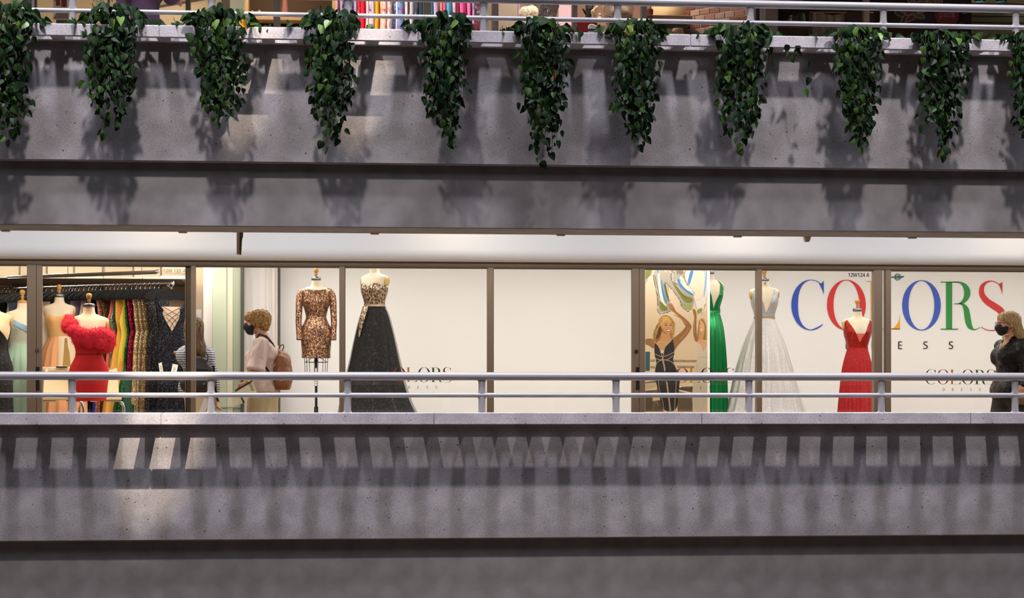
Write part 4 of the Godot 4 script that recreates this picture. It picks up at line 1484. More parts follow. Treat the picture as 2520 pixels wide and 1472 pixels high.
func left_shop():
	var wd := 23.3
	# back wall of large panels between slotted standards
	var bw := frame_node("wall_rack")
	part("backing", box_mesh(Vector3(X0, 0, -wd - 0.3), Vector3(fx(463, wd), 2.66, -wd - 0.03)), M.black, bw)
	var us := [-300, -160, -82, -15, 48, 115, 182, 253, 328, 396, 463]
	var beige := [mat(Color(0.88, 0.82, 0.72), 0.85), mat(Color(0.85, 0.79, 0.70), 0.85), mat(Color(0.90, 0.84, 0.75), 0.85)]
	for i in us.size() - 1:
		part("panel", box_mesh(Vector3(fx(us[i], wd) + 0.008, 0, -wd - 0.028), Vector3(fx(us[i + 1], wd) - 0.008, 2.64, -wd), 0.003), beige[i % 3], bw)
	var slot := mat(Color(0.42, 0.38, 0.33), 0.4, 0.6)
	for u in us.slice(0, -1):
		part("slotted_standard", box_mesh(Vector3(fx(u, wd) - 0.007, 0, -wd - 0.03), Vector3(fx(u, wd) + 0.007, 2.64, -wd + 0.006), 0.002), slot, bw)
	# shelf over the rack
	var sh := thing("wall_shelf", "long dark wall shelf with pale front edge above the hanging gowns", "shelf", Vector3(0, fy(683, 200, 22.2), 0))
	var boards := [-260, -120, 28, 84, 168, 260, 355, 452]
	var dark := mat(Color(0.34, 0.29, 0.24), 0.8)
	var z0 := -22.0
	for i in boards.size() - 1:
		var a := fx(boards[i], 22.2) + 0.003
		var b := fx(boards[i + 1], 22.2) - 0.003
		part("board", box_mesh(Vector3(a, -0.032 + 0.003 * (i % 2), -wd), Vector3(b, -0.006 + 0.003 * (i % 2), z0), 0.003), mat(Color(0.36, 0.31, 0.26), 0.7), sh)
		part("front_edge", box_mesh(Vector3(a, -0.024, z0 + 0.001), Vector3(b, -0.006, z0 + 0.012), 0.002), mat(Color(0.90, 0.84, 0.74), 0.5), sh)
	for u in us.slice(1, -1):
		part("bracket", prism_mesh(PackedVector2Array([Vector2(0, -0.032), Vector2(0.75, -0.034), Vector2(0.0, -0.18)]), -0.004, 0.004, Transform3D(Basis(Vector3(0, 0, 1), Vector3(0, 1, 0), Vector3(-1, 0, 0)), Vector3(fx(u, wd), 0, -wd))), slot, sh)
	# chrome light track above the shelf front
	var tr := thing("chrome_track", "chrome tube running above the shelf's front edge, over the gown rack", "tube", Vector3.ZERO)
	var ta := pt(-60, 684, 22.2)
	var tb := pt(386, 668, 21.1)
	part("tube", tube_mesh([ta, ta.lerp(tb, 0.5), tb], 0.012, 12), M.chrome, tr)
	part("end_cap", lathe_mesh([Vector2(0.016, 0), Vector2(0.02, 0.012), Vector2(0.02, 0.03), Vector2(0.012, 0.036)], 14), M.chrome, tr).transform = Transform3D(Basis(Vector3.BACK, -PI / 2), tb - Vector3(0.012, 0, 0))
	part("rail_under", tube_mesh([ta + Vector3(0, -0.02, 0), tb + Vector3(0, -0.02, 0)], 0.008, 10), M.steel, tr)
	for i in 5:
		var q := ta.lerp(tb, 0.12 + 0.2 * i)
		part("hanger_rod", tube_mesh([q, Vector3(q.x, 2.66, q.z)], 0.004, 6), M.steel, tr)
	# booth number board
	var nb := thing("booth_board", "pale board lettered 12W 123 A high on the wall above the end of the rack", "sign", pt(430, 666, 22.0))
	part("board", box_mesh(Vector3(-0.125, -0.03, -0.01), Vector3(0.115, 0.034, 0), 0.002), mat(Color(0.62, 0.57, 0.49), 0.7), nb)
	part("bracket", box_mesh(Vector3(-0.01, 0.034, -0.008), Vector3(0.01, 2.66 - nb.position.y, -0.002)), slot, nb)
	var tx := part("lettering", text_mesh("12W 123 A", 0.036, 0.002), mat(Color(0.42, 0.37, 0.31), 0.7), nb)
	tx.position = Vector3(-0.005, 0, 0.001)
	var hs := thing("shelf_end", "white slatted shelf end by the mullion, above the navy sequin gown", "shelf", pt(425, 682, 22.2))
	var hb := begin()
	for i in 9: bbox(hb, Vector3(-0.12 + i * 0.03, -0.006, -0.5), Vector3(-0.10 + i * 0.03, 0.006, 0.0), 0.002)
	bbox(hb, Vector3(-0.13, -0.02, 0.0), Vector3(0.16, 0.012, 0.014), 0.002)
	bbox(hb, Vector3(-0.13, -0.02, -0.5), Vector3(-0.12, 0.0, 0.0), 0.002)
	bbox(hb, Vector3(0.15, -0.02, -1.1), Vector3(0.16, 0.0, 0.0), 0.002)
	part("slats", done(hb), M.white_wall, hs)
	# the rod the gowns hang from
	var ra := pt(-70, 713, 22.35)
	var rb := pt(422, 698, 21.05)
	var rod := thing("garment_rod", "sparkling chrome garment rod the long gowns hang from", "rod", Vector3.ZERO)
	part("bar", tube_mesh([ra, ra.lerp(rb, 0.5), rb], 0.013, 14), M.chrome, rod)
	part("end_knob", lathe_mesh([Vector2(0.014, -0.01), Vector2(0.022, 0.0), Vector2(0.026, 0.012), Vector2(0.02, 0.026), Vector2(0.006, 0.03)], 16), M.chrome, rod).transform = Transform3D(Basis(Vector3.BACK, -PI / 2), rb)
	for t in [0.04, 0.5, 0.97]:
		var q := ra.lerp(rb, t)
		part("support_arm", tube_mesh([q, Vector3(q.x, q.y + 0.002, -wd)], 0.009, 8), M.steel, rod)
	# the gowns, from the wall end on the left to the near end: [photo column, profile, material, label]
	var nv := sequin(rgb8(30, 32, 46), 14, 0.55, 0.3)
	var flo := floral(12, rgb8(226, 216, 208), [rgb8(80, 60, 150), rgb8(200, 60, 80), rgb8(60, 90, 170)])
	var L := [
		[-46, SLIM, cloth(rgb8(90, 60, 40)), "brown gown at the far left end of the rack"],
		[-22, SLIM, cloth(rgb8(212, 170, 120)), "tan gown behind the black gown on the far left"],
		[2, STRAPPY, cloth(rgb8(226, 176, 120)), "apricot gown at the left picture edge on the rack"],
		[11, SLIM, cloth(rgb8(232, 112, 40)), "bright orange gown on the rack near the left picture edge"],
		[22, SLIM, cloth(rgb8(206, 150, 132)), "dusty pink gown between the orange and the dark green one"],
		[31, SHORT, sequin(rgb8(22, 50, 32), 14), "short dark green sequin dress behind the pale blue dress form"],
		[47, STRAPPY, cloth(rgb8(210, 196, 170)), "cream gown hanging behind the pale blue dress form"],
		[62, SLIM, cloth(rgb8(58, 74, 110)), "slate blue gown left of the door stile"],
		[78, STRAPPY, cloth(rgb8(238, 200, 180)), "pale pink gown behind the door stile"],
		[95, SLIM, cloth(rgb8(236, 92, 120)), "pink gown just right of the door stile"],
		[105, FULL, cloth(rgb8(222, 26, 48)), "red gown right of the door stile, left of the peach gown"],
		[113, SLIM, sequin(rgb8(14, 62, 44), 14), "dark green sequin gown left of the peach dress form"],
		[125, STRAPPY, cloth(rgb8(214, 132, 110)), "salmon gown behind the peach dress form's shoulder"],
		[140, SLIM, cloth(rgb8(240, 220, 196)), "ivory gown behind the peach dress form's neck"],
		[154, STRAPPY, cloth(rgb8(150, 150, 156)), "grey gown behind the peach dress form"],
		[168, SLIM, cloth(rgb8(32, 36, 80)), "navy gown right of the peach dress form"],
		[176, STRAPPY, cloth(rgb8(196, 150, 140)), "rose gown between the peach form and the feather dress"],
		[183, SLIM, cloth(rgb8(222, 82, 42)), "orange red gown left of the feather dress form's neck"],
		[190, STRAPPY, sequin(rgb8(40, 44, 84), 14), "navy beaded gown left of the feather dress form's neck"],
		[197, SLIM, sequin(rgb8(206, 164, 80), 14), "narrow gold beaded gown beside the navy beaded one"],
		[206, STRAPPY, cloth(rgb8(140, 200, 194)), "pale turquoise gown behind the feather dress form's neck"],
		[218, SLIM, cloth(rgb8(112, 96, 136)), "mauve gown behind the feather dress form's knob"],
		[230, STRAPPY, cloth(rgb8(228, 214, 196)), "cream satin gown right of the feather dress form's neck"],
		[239, STRAPPY, flo, "white gown with a purple floral print on the rack"],
		[247, STRAPPY, cloth(rgb8(92, 190, 178)), "turquoise gown left of the dark navy sequin gown"],
		[258, SLIM, sequin(rgb8(30, 26, 56), 12), "dark navy sequin gown in the middle of the rack"],
		[271, STRAPPY, cloth(rgb8(32, 56, 178)), "royal blue gown right of the red feather dress"],
		[281, SLIM, sequin(rgb8(232, 150, 116), 12, 0.5), "peach sequin gown in the middle of the rack"],
		[291, SLIM, sequin(rgb8(122, 88, 58), 12), "bronze sequin gown in the middle of the rack"],
		[300, STRAPPY, cloth(rgb8(238, 110, 96)), "coral gown between bronze and sage gowns"],
		[308, STRAPPY, sequin(rgb8(124, 158, 126), 12, 0.5), "sage green beaded gown beside the mustard gown"],
		[318, FULL, glitter(rgb8(222, 160, 62), 4.0), "full mustard yellow gown spreading over its neighbours"],
		[331, STRAPPY, cloth(rgb8(232, 206, 70)), "lemon yellow gown between the mustard and the green gown"],
		[341, MERMAID, sequin(rgb8(12, 92, 46), 11), "emerald sequin mermaid gown with tulle flare"],
		[351, SLIM, sequin(rgb8(168, 22, 66), 12), "crimson sequin gown right of the emerald mermaid gown"],
		[362, SLIM, sequin(rgb8(226, 196, 146), 12, 0.55), "champagne sequin gown right of the crimson one"],
		[373, SLIM, sequin(rgb8(214, 186, 140), 12, 0.6), "gold beaded gown between champagne and pewter gowns"],
		[383, SLIM, sequin(rgb8(160, 134, 92), 12, 0.65), "pewter gold sequin gown next to the navy end gown"],
		[393, SLIM, sequin(rgb8(46, 44, 46), 12, 0.55), "charcoal sequin gown next to the navy end gown"],
	]
	var dir := (rb - ra).normalized()
	var yaw := atan2(-dir.z, dir.x) + PI / 2 - 0.20          # hangers stand nearly square to the rod, fanned a little
	var cnt := 0
	for g in L:
		var t: float = (g[0] + 70.0) / 492.0
		t = 1.0 - (1.0 - t) * (1.0 + 0.06 * t)
		var at := ra.lerp(rb, t) + Vector3(0, 0.013, 0)
		var turn := yaw + 0.10 * sin(cnt * 2.7)
		var h := thing("clothes_hanger", "velvet hanger of the %s" % g[3], "hanger", at - Vector3(0, 0.017, 0), turn, "velvet hangers on the gown rack")
		hanger_parts(h)
		var o := thing("hanging_gown", g[3], "gown", at - Vector3(0, 0.047, 0), turn, "gowns hanging on the rack")
		var prof: Array = g[1]
		part("dress_body", garment_mesh(prof, 5 + cnt % 3, 0.16 if prof == FULL or prof == MERMAID else 0.10, cnt * 1.7), g[2], o)
		if prof == MERMAID:
			var fl := []
			for p in prof: if p[0] >= 0.86: fl.append([p[0], p[1] + 0.006, p[2] + 0.006])
			part("tulle_flare", garment_mesh(fl, 7, 0.2, 0.4), cloth(rgb8(16, 64, 40)), o)
		cnt += 1
	# the navy end gown, turned towards the walkway, with crossed straps over an open back
	var at := pt(421, 702, 21.02)
	var turn := 0.28
	var h := thing("clothes_hanger", "black velvet hanger at the near end of the rod, holding the navy gown", "hanger", at, turn, "velvet hangers on the gown rack")
	hanger_parts(h)
	var o := thing("hanging_gown", "long navy sequin gown with an open criss-cross back at the rack's near end", "gown", at, turn, "gowns hanging on the rack")
	var st := begin()
	var rows := []
	for i in 34:
		var f := i / 33.0
		var r := PackedVector3Array()
		for j in 49:
			var u := j / 48.0 * 2 - 1                  # front side only: left edge to right edge
			var open := 0.115 * sqrt(maxf(0.0, 1 - absf(u) * 1.7))
			var ytop := -0.112 - (0.36 * pow(maxf(0.0, 1 - absf(u) / 0.62), 0.6) if absf(u) < 0.62 else 0.0) - 0.03 * absf(u)
			var y := lerpf(ytop, -1.52, f)
			var half := table([[-1.52, 0.21], [-1.0, 0.175], [-0.62, 0.155], [-0.46, 0.13], [-0.3, 0.15], [-0.112, 0.17]], y)
			var x := half * sin(u * PI / 2)
			var fold := 0.014 * sin(u * 17 + y) * clampf((-y - 0.45) * 1.5, 0, 1)
			r.append(Vector3(x, y, 0.045 * cos(u * PI / 2) + fold))
		rows.append(r)
	loft(st, rows, false)
	var st2 := begin()
	part("dress_back", done(st), nv, o)
	part("dress_front", garment_mesh([[0.24, 0.12, 0.012], [0.34, 0.14, 0.028], [0.46, 0.125, 0.03], [0.62, 0.15, 0.034], [1.0, 0.17, 0.036], [1.52, 0.205, 0.04]], 6, 0.1, 2.0), sequin(rgb8(24, 26, 38), 12, 0.5), o)
	for s in [-1.0, 1.0]:
		part("shoulder_strap", tube_mesh([Vector3(s * 0.15, -0.118, 0.02), Vector3(s * 0.13, -0.2, 0.04), Vector3(s * 0.09, -0.27, 0.05)], 0.008, 6), nv, o)
		for q in [[0.10, -0.22, -0.10, -0.33], [0.085, -0.27, -0.07, -0.40], [0.06, -0.33, -0.03, -0.46]]:
			part("cross_strap", tube_mesh([Vector3(s * q[0], q[1], 0.05), Vector3(0, (q[1] + q[3]) / 2, 0.058), Vector3(s * q[2], q[3], 0.05)], 0.003, 6), M.black, o)
	part("nude_lining", garment_mesh([[0.22, 0.10, 0.006], [0.3, 0.10, 0.036], [0.46, 0.08, 0.038], [0.5, 0.05, 0.03]], 4, 0.0, 0.0), mat(rgb8(216, 186, 160), 0.85), o)
	for q in [[429, 910, 0.2, "upper right"], [396, 906, -0.25, "lower left"]]:
		var tg := thing("price_tag", "white paper price tag on the navy sequin gown, %s" % ("wide with printed lines" if q[0] == 429 else "narrow, on its left side"), "tag", pt(q[0], q[1], 20.93), 0.0, "tags on the navy gown")
		tg.rotation = Vector3(0, 0.1 if q[0] == 429 else 1.0, -q[2])
		part("card", box_mesh(Vector3(-0.028, -0.055, -0.001), Vector3(0.028, 0.055, 0.001)), M.paper, tg)
		var ln := begin()
		for i in 4: bbox(ln, Vector3(-0.012, -0.04 + i * 0.018, 0.001), Vector3(0.012 - 0.004 * (i % 2), -0.035 + i * 0.018, 0.0016))
		part("print", done(ln), M.black, tg)
		part("cord", tube_mesh([Vector3(0, 0.05, 0), Vector3(0.01, 0.12, -0.03)], 0.001, 4), M.black, tg)
	# --- dress forms in front of the rack ---
	# red mini dress with a feather collar
	var k := 1.14
	var w := pt(219, 872, 19.6)
	dress_form("dress form with metal neck cap under the red feather dress", w, 0.0, k, 0.0, "metal", false, Color(0.88, 0.78, 0.66))
	var g := gown("short red one-shoulder dress with a fluffy feather collar, beside the rack", w, 0.0)
	var red := cloth(rgb8(205, 26, 26))
	part("dress_body", gown_skin(flat(-0.39), func(t: float) -> float: return 0.17 + 0.05 * -cos(t), 0.005, 40, 80, [[-0.39, 0.142, 0.115], [-0.3, 0.150, 0.116], [-0.2, 0.162, 0.122], [-0.16, 0.165, 0.126]], [], k), red, g)
	part("waist_seam", gown_skin(flat(-0.006), flat(0.004), 0.0075, 2, 60, [], [], k), cloth(rgb8(140, 14, 16)), g)
	var feath := cloth(rgb8(222, 34, 56))
	var prims := []
	for q in [[-0.155, 0.275, 0.02, 0.062], [-0.165, 0.225, 0.05, 0.064], [-0.125, 0.245, 0.08, 0.055], [-0.115, 0.19, 0.115, 0.062], [-0.055, 0.165, 0.135, 0.062], [-0.075, 0.115, 0.13, 0.055], [0.0, 0.145, 0.135, 0.062], [0.015, 0.10, 0.14, 0.055], [0.06, 0.155, 0.13, 0.064], [0.115, 0.165, 0.105, 0.066], [0.16, 0.145, 0.06, 0.068], [0.165, 0.095, 0.05, 0.066], [0.10, 0.095, 0.12, 0.062], [0.15, 0.055, 0.06, 0.052], [-0.02, 0.13, -0.10, 0.06], [0.09, 0.14, -0.09, 0.06], [-0.11, 0.19, -0.08, 0.06], [-0.17, 0.25, -0.03, 0.06]]:
		prims.append([Vector3(q[0], q[1], q[2]) * k, Vector3.ONE * q[3] * 0.86 * k])
	part("feather_collar", solid(prims, 0.011, 0.012, [], 0.012, Vector3.ONE * 40), feath, g)
	var fp := []
	for p in prims: fp.append([p[0], p[1] * 1.0])
	fuzz(fp, 11000, 0.026, 3, feath, g, "feather_barbs")
	# peach gown
	w = pt(146, 827, 21.0)
	dress_form("dress form with metal neck cap under the peach gown", w, 0.0, 1.0, 0.0)
	g = gown("strapless peach gown with full skirt, between the door stile and the red feather dress", w, 0.0)
	var peach := cloth(rgb8(226, 160, 112))
	var sw := func(t: float) -> float:
		var x := cos(t)
		return 0.19 + 0.02 * (exp(-pow((x - 0.45) / 0.28, 2)) + exp(-pow((x + 0.45) / 0.28, 2))) if sin(t) > 0 else 0.16
	part("bodice", gown_skin(flat(-0.01), sw, 0.006, 24, 72, [], [], 1.0), cloth(rgb8(218, 170, 112)), g)
	part("belt", gown_skin(flat(-0.012), flat(0.012), 0.011, 3, 60, [], [], 1.0), cloth(rgb8(200, 158, 106)), g)
	part("skirt", gown_skin(flat(-1.45), flat(0.0), 0.008, 40, 130, [[-1.5, 0.42, 0.38], [-1.0, 0.33, 0.3], [-0.6, 0.255, 0.235], [-0.3, 0.215, 0.19], [-0.14, 0.172, 0.15], [-0.05, 0.126, 0.108], [0.0, 0.108, 0.09]], [15, [-1.5, 0.05], [-0.5, 0.035], [-0.1, 0.02], [0, 0.0]], 1.0), peach, g)
	# pale blue and sage gown
	w = pt(55, 848, 20.6)
	dress_form("dress form with plain wooden neck block under the pale blue and sage gown", w, 0.25, 1.05, 0.0, "wood")
	g = gown("pale blue and sage green gown beside the door stile, with a slanted sash", w, 0.25)
	part("bodice", gown_skin(flat(-0.01), func(t: float) -> float: return 0.17 + 0.09 * -cos(t) if sin(t) > 0 else 0.17, 0.006, 24, 72, [], [], 1.05), cloth(rgb8(176, 182, 168)), g)
	part("sash", gown_skin(func(t: float) -> float: return 0.13 + 0.09 * -cos(t) if sin(t) > 0 else 0.13, func(t: float) -> float: return 0.185 + 0.09 * -cos(t) if sin(t) > 0 else 0.185, 0.011, 5, 72, [], [16, [0, 0.005], [0.3, 0.005]], 1.05), cloth(rgb8(130, 162, 190)), g)
	part("skirt", gown_skin(flat(-1.42), flat(0.0), 0.008, 40, 120, [[-1.45, 0.25, 0.24], [-0.8, 0.21, 0.20], [-0.4, 0.185, 0.17], [-0.15, 0.16, 0.145], [-0.05, 0.122, 0.108], [0.0, 0.108, 0.09]], [13, [-1.5, 0.05], [-0.5, 0.035], [-0.1, 0.02], [0, 0.0]], 1.05), cloth(rgb8(150, 178, 158)), g)
	# black gown at the left edge of the photo
	w = pt(-16, 862, 20.0)
	dress_form("dress form at the left picture edge under the black gown", w, 0.0, 1.12, 0.0, "metal", false, Color(0.9, 0.78, 0.62))
	g = gown("long fitted black gown at the left picture edge", w, 0.0)
	part("dress_body", gown_skin(flat(-1.18), func(t: float) -> float: return 0.24 - 0.16 * maxf(0, cos(t)) if sin(t) > 0 else 0.2, 0.006, 50, 80, [[-1.2, 0.22, 0.2], [-0.8, 0.185, 0.17], [-0.4, 0.165, 0.14], [-0.2, 0.163, 0.128], [-0.16, 0.162, 0.125]], [9, [-1.2, 0.05], [-0.5, 0.02], [0, 0.0]], 1.12), glitter(Color(0.03, 0.028, 0.03), 5.0), g)
	# table and chairs before the rack
	var cream := mat(rgb8(232, 214, 176), 0.5)
	var tb2 := thing("display_table", "cream table top on chrome legs in front of the peach gown", "table", pt(140, HOR, 20.3) * Vector3(1, 0, 1))
	var ty := fy(909, 140, 20.3)
	part("top", box_mesh(Vector3(-0.28, ty - 0.02, -0.1), Vector3(0.16, ty + 0.02, 0.12), 0.006), cream, tb2)
	for s in [[-0.25, -0.07], [0.13, -0.07], [-0.25, 0.09], [0.13, 0.09]]:
		part("leg", tube_mesh([Vector3(s[0], 0.0, s[1]), Vector3(s[0], ty - 0.02, s[1])], 0.010, 8), M.chrome, tb2)
	var bk := thing("order_folder", "dark open folder lying on the cream table", "folder", pt(152, 906, 20.22) * Vector3(1, 0, 1) + Vector3(0, ty + 0.02, 0))
	part("cover", box_mesh(Vector3(-0.05, 0, -0.05), Vector3(0.06, 0.006, 0.06), 0.002), M.black, bk)
	part("sheet", box_mesh(Vector3(-0.045, 0.006, -0.045), Vector3(0.055, 0.009, 0.055), 0.001), M.paper, bk)
	var cd := thing("photo_card", "upright photo card of a model in a gold gown, before the peach skirt", "card", pt(164, 868, 20.32), 0.0)
	cd.position.y = ty + 0.02
	cd.position.z = -20.32
	var ch := 0.30
	var im := Image.create(96, 192, false, Image.FORMAT_RGB8)
	im.fill(rgb8(206, 186, 152))
	im.fill_rect(Rect2i(12, 0, 84, 192), rgb8(214, 198, 168))
	fill_shape(im, [34, 30, 44, 22, 54, 30, 56, 60, 66, 100, 74, 190, 22, 190, 30, 100, 32, 60], rgb8(160, 128, 72))
	fill_shape(im, [36, 14, 44, 6, 53, 14, 52, 28, 44, 34, 36, 28], rgb8(112, 70, 44))
	fill_shape(im, [40, 14, 49, 14, 48, 27, 41, 27], rgb8(196, 140, 108))
	var cm := mat(Color.WHITE, 0.4)
	cm.albedo_texture = img_tex(im)
	var cs := begin()
	quad(cs, Vector3(-0.075, 0, 0.004), Vector3(-0.075, ch, 0.004), Vector3(0.075, ch, 0.004), Vector3(0.075, 0, 0.004))
	part("print", done(cs), cm, cd)
	part("holder", box_mesh(Vector3(-0.08, 0, -0.004), Vector3(0.08, ch + 0.005, 0.003), 0.002), mat(rgb8(210, 196, 170), 0.4), cd)
	part("foot", box_mesh(Vector3(-0.08, 0, -0.05), Vector3(0.08, 0.006, 0.05), 0.002), mat(rgb8(210, 196, 170), 0.4), cd)
	var chairs := [[150.0, 20.05, "cream shell chair with chrome frame left of the red feather dress"], [250.0, 20.35, "cream shell chair with chrome frame right of the red feather dress"], [30.0, 20.75, "cream shell chair with chrome frame behind the black gown"]]
	for c in chairs:
		var co := thing("shell_chair", c[2], "chair", pt(c[0], HOR, c[1]) * Vector3(1, 0, 1), 0.12, "cream chairs in the dress shop")
		var sy := 0.50 + 0.34
		var sb := begin()
		var rw := []
		for i in 9:
			var f := i / 8.0
			var r := PackedVector3Array()
			var y := sy + 0.03 + 0.27 * f
			var hw := 0.17 - 0.02 * f * f
			for j in 24:
				var t := TAU * j / 24
				r.append(Vector3(cos(t) * hw, y, -0.16 - 0.03 * f + sin(t) * 0.012 - 0.05 * pow(cos(t), 2) * -1))
			r.reverse()
			rw.append(r)
		loft(sb, rw, true, true)
		part("backrest", done(sb), cream, co)
		part("seat", box_mesh(Vector3(-0.19, sy - 0.02, -0.18), Vector3(0.19, sy + 0.012, 0.19), 0.01), cream, co)
		for s in [-1.0, 1.0]:
			part("leg", tube_mesh([Vector3(s * 0.235, 0.0, 0.2), Vector3(s * 0.215, sy - 0.10, 0.18), Vector3(s * 0.20, sy - 0.045, 0.17), Vector3(s * 0.17, sy - 0.03, 0.15), Vector3(s * 0.05, sy - 0.028, 0.14)], 0.009, 8), M.chrome, co)
			part("leg", tube_mesh([Vector3(s * 0.235, 0.0, -0.2), Vector3(s * 0.21, sy - 0.09, -0.17), Vector3(s * 0.18, sy - 0.03, -0.15), Vector3(s * 0.05, sy - 0.028, -0.14)], 0.009, 8), M.chrome, co)

# ---------- flat print ----------
func fill_shape(im: Image, flatpts: Array, c: Color, sx := 1.0, ox := 0.0, sy := 1.0, oy := 0.0):
	var p := PackedVector2Array()
	for i in range(0, flatpts.size(), 2):
		p.append(Vector2((flatpts[i] + ox) * sx, (flatpts[i + 1] + oy) * sy))
	var y0 := 1e9
	var y1 := -1e9
	for q in p:
		y0 = minf(y0, q.y); y1 = maxf(y1, q.y)
	for y in range(maxi(0, int(y0)), mini(im.get_height() - 1, int(y1)) + 1):
		var xs := []
		var yy := y + 0.5
		for i in p.size():
			var a := p[i]
			var b := p[(i + 1) % p.size()]
			if (a.y <= yy) != (b.y <= yy):
				xs.append(a.x + (yy - a.y) / (b.y - a.y) * (b.x - a.x))
		xs.sort()
		for i in range(0, xs.size() - 1, 2):
			var x0 := maxi(0, roundi(xs[i]))
			var x1 := mini(im.get_width(), roundi(xs[i + 1]))
			if x1 > x0: im.fill_rect(Rect2i(x0, y, x1 - x0, 1), c)

func round_shape(flatpts: Array) -> Array:       # corner-cut twice: softens an outline
	var p := flatpts
	for k in 2:
		var q := []
		var n := p.size() / 2
		for i in n:
			var j := (i + 1) % n
			q.append_array([p[2*i] * 0.75 + p[2*j] * 0.25, p[2*i+1] * 0.75 + p[2*j+1] * 0.25, p[2*i] * 0.25 + p[2*j] * 0.75, p[2*i+1] * 0.25 + p[2*j+1] * 0.75])
		p = q
	return p

func poster():
	var S := 4.0 / 7.75
	var W := 636
	var H := 1480
	var im := Image.create(W, H, false, Image.FORMAT_RGB8)
	for y in H:
		var c := rgb8(206, 186, 160).lerp(rgb8(220, 196, 160), y / 900.0)
		im.fill_rect(Rect2i(0, y, W, 1), c)
	var sh := func(a: Array, c: Color, soft := true): fill_shape(im, round_shape(a) if soft else a, c, S, -62, S, -101)
	var line := func(a: Array, w: float, c: Color):
		var l := []
		for i in range(0, a.size(), 2): l.append([a[i], a[i + 1], w])
		var b := band(l)
		var f := []
		for v in b: f.append_array([v.x, v.y])
		fill_shape(im, f, c, S, -62, S, -101)
	var olive := rgb8(112, 116, 34)
	var silver := rgb8(160, 152, 138)
	var bright := rgb8(218, 210, 196)
	var dk := rgb8(74, 64, 50)
	var blue := rgb8(64, 126, 182)
	# balloons
	sh.call([55, 105, 215, 105, 190, 190, 140, 230, 110, 300, 55, 410], silver)
	sh.call([55, 105, 205, 105, 170, 180, 110, 230, 55, 280], olive)
	line.call([60, 285, 110, 240, 180, 190], 12, dk)
	sh.call([205, 100, 480, 100, 470, 330, 520, 620, 590, 800, 560, 880, 500, 930, 380, 945, 310, 920, 290, 840, 300, 700, 240, 330], silver)
	sh.call([440, 100, 850, 100, 830, 290, 1040, 560, 1040, 660, 1000, 830, 950, 905, 860, 880, 760, 780, 720, 660, 590, 480, 455, 330], silver)
	sh.call([820, 100, 1295, 100, 1290, 500, 1245, 760, 1210, 900, 1130, 965, 1080, 940, 1050, 800, 1040, 600, 870, 340], bright)
	sh.call([300, 110, 350, 110, 340, 230, 380, 500, 440, 740, 490, 780, 470, 800, 380, 740, 330, 560], bright)
	sh.call([300, 105, 330, 105, 335, 190, 305, 150], blue)
	sh.call([375, 270, 395, 290, 420, 500, 500, 720, 480, 760, 420, 660, 372, 440], blue)
	sh.call([335, 690, 390, 720, 440, 780, 500, 820, 510, 880, 400, 890, 350, 850], olive)
	sh.call([410, 360, 450, 360, 520, 640, 545, 720, 500, 700], rgb8(92, 88, 40))
	line.call([215, 200, 260, 420, 310, 640, 305, 820], 15, dk)
	line.call([250, 210, 300, 420, 350, 640], 9, dk)
	line.call([450, 330, 500, 560, 560, 700], 10, dk)
	line.call([295, 850, 330, 925, 420, 940, 530, 905], 12, dk)
	sh.call([580, 330, 640, 380, 780, 540, 860, 600, 1010, 640, 1000, 730, 900, 740, 820, 700, 700, 530], olive)
	sh.call([660, 280, 740, 290, 820, 420, 1030, 560, 1025, 600, 960, 590, 760, 430, 690, 350], bright)
	sh.call([680, 270, 740, 280, 760, 360, 880, 490, 1030, 570, 1020, 605, 930, 570, 760, 440, 700, 350], blue)
	sh.call([720, 200, 820, 260, 900, 400, 1010, 520, 960, 530, 820, 430], bright)
	line.call([600, 110, 570, 230, 600, 330, 680, 380], 12, dk)
	line.call([480, 350, 620, 520, 740, 680, 800, 800, 900, 880], 13, dk)
	line.call([640, 360, 780, 560, 880, 650], 9, dk)
	sh.call([660, 110, 840, 110, 800, 200, 690, 190], rgb8(120, 108, 92))
	sh.call([760, 700, 860, 770, 980, 740, 990, 840, 940, 890, 850, 860], rgb8(150, 150, 96))
	sh.call([950, 105, 1030, 105, 960, 330, 930, 410, 890, 390], blue)
	line.call([860, 110, 830, 250, 900, 400], 9, dk)
	line.call([1080, 110, 1010, 330, 990, 500], 5, rgb8(150, 138, 120))
	sh.call([1100, 110, 1200, 110, 1180, 560, 1120, 660, 1030, 670, 1010, 520], rgb8(226, 206, 182))
	sh.call([1255, 105, 1285, 105, 1275, 380, 1230, 640, 1215, 620, 1250, 350], rgb8(120, 164, 214))
	line.call([1230, 110, 1240, 400, 1170, 640, 1060, 680], 5, rgb8(140, 130, 114))
	sh.call([1080, 860, 1200, 820, 1190, 900, 1120, 950, 1085, 930], rgb8(146, 142, 60))
	line.call([1085, 950, 1150, 955, 1220, 860, 1245, 740], 9, dk)
	line.call([1040, 680, 1060, 790, 1090, 860], 14, rgb8(150, 165, 175))
	# crinkles and seams of the foil
	var rr := RandomNumberGenerator.new()
	rr.seed = 12
	var seams := [[[215, 120], [250, 400], [300, 640], [300, 860]], [[470, 330], [520, 560], [565, 760]], [[460, 340], [640, 560], [740, 720], [800, 820]], [[600, 130], [590, 300], [700, 400], [1000, 560]], [[830, 280], [950, 430], [1040, 560]], [[300, 860], [340, 930], [440, 940], [540, 900]], [[770, 790], [860, 880], [950, 900]], [[1085, 950], [1150, 958], [1215, 880], [1248, 740]], [[470, 110], [600, 150], [700, 190]]]
	var foil := [rgb8(92, 80, 62), rgb8(60, 52, 42), rgb8(232, 226, 214), rgb8(206, 200, 188), rgb8(120, 112, 78), rgb8(250, 246, 238)]
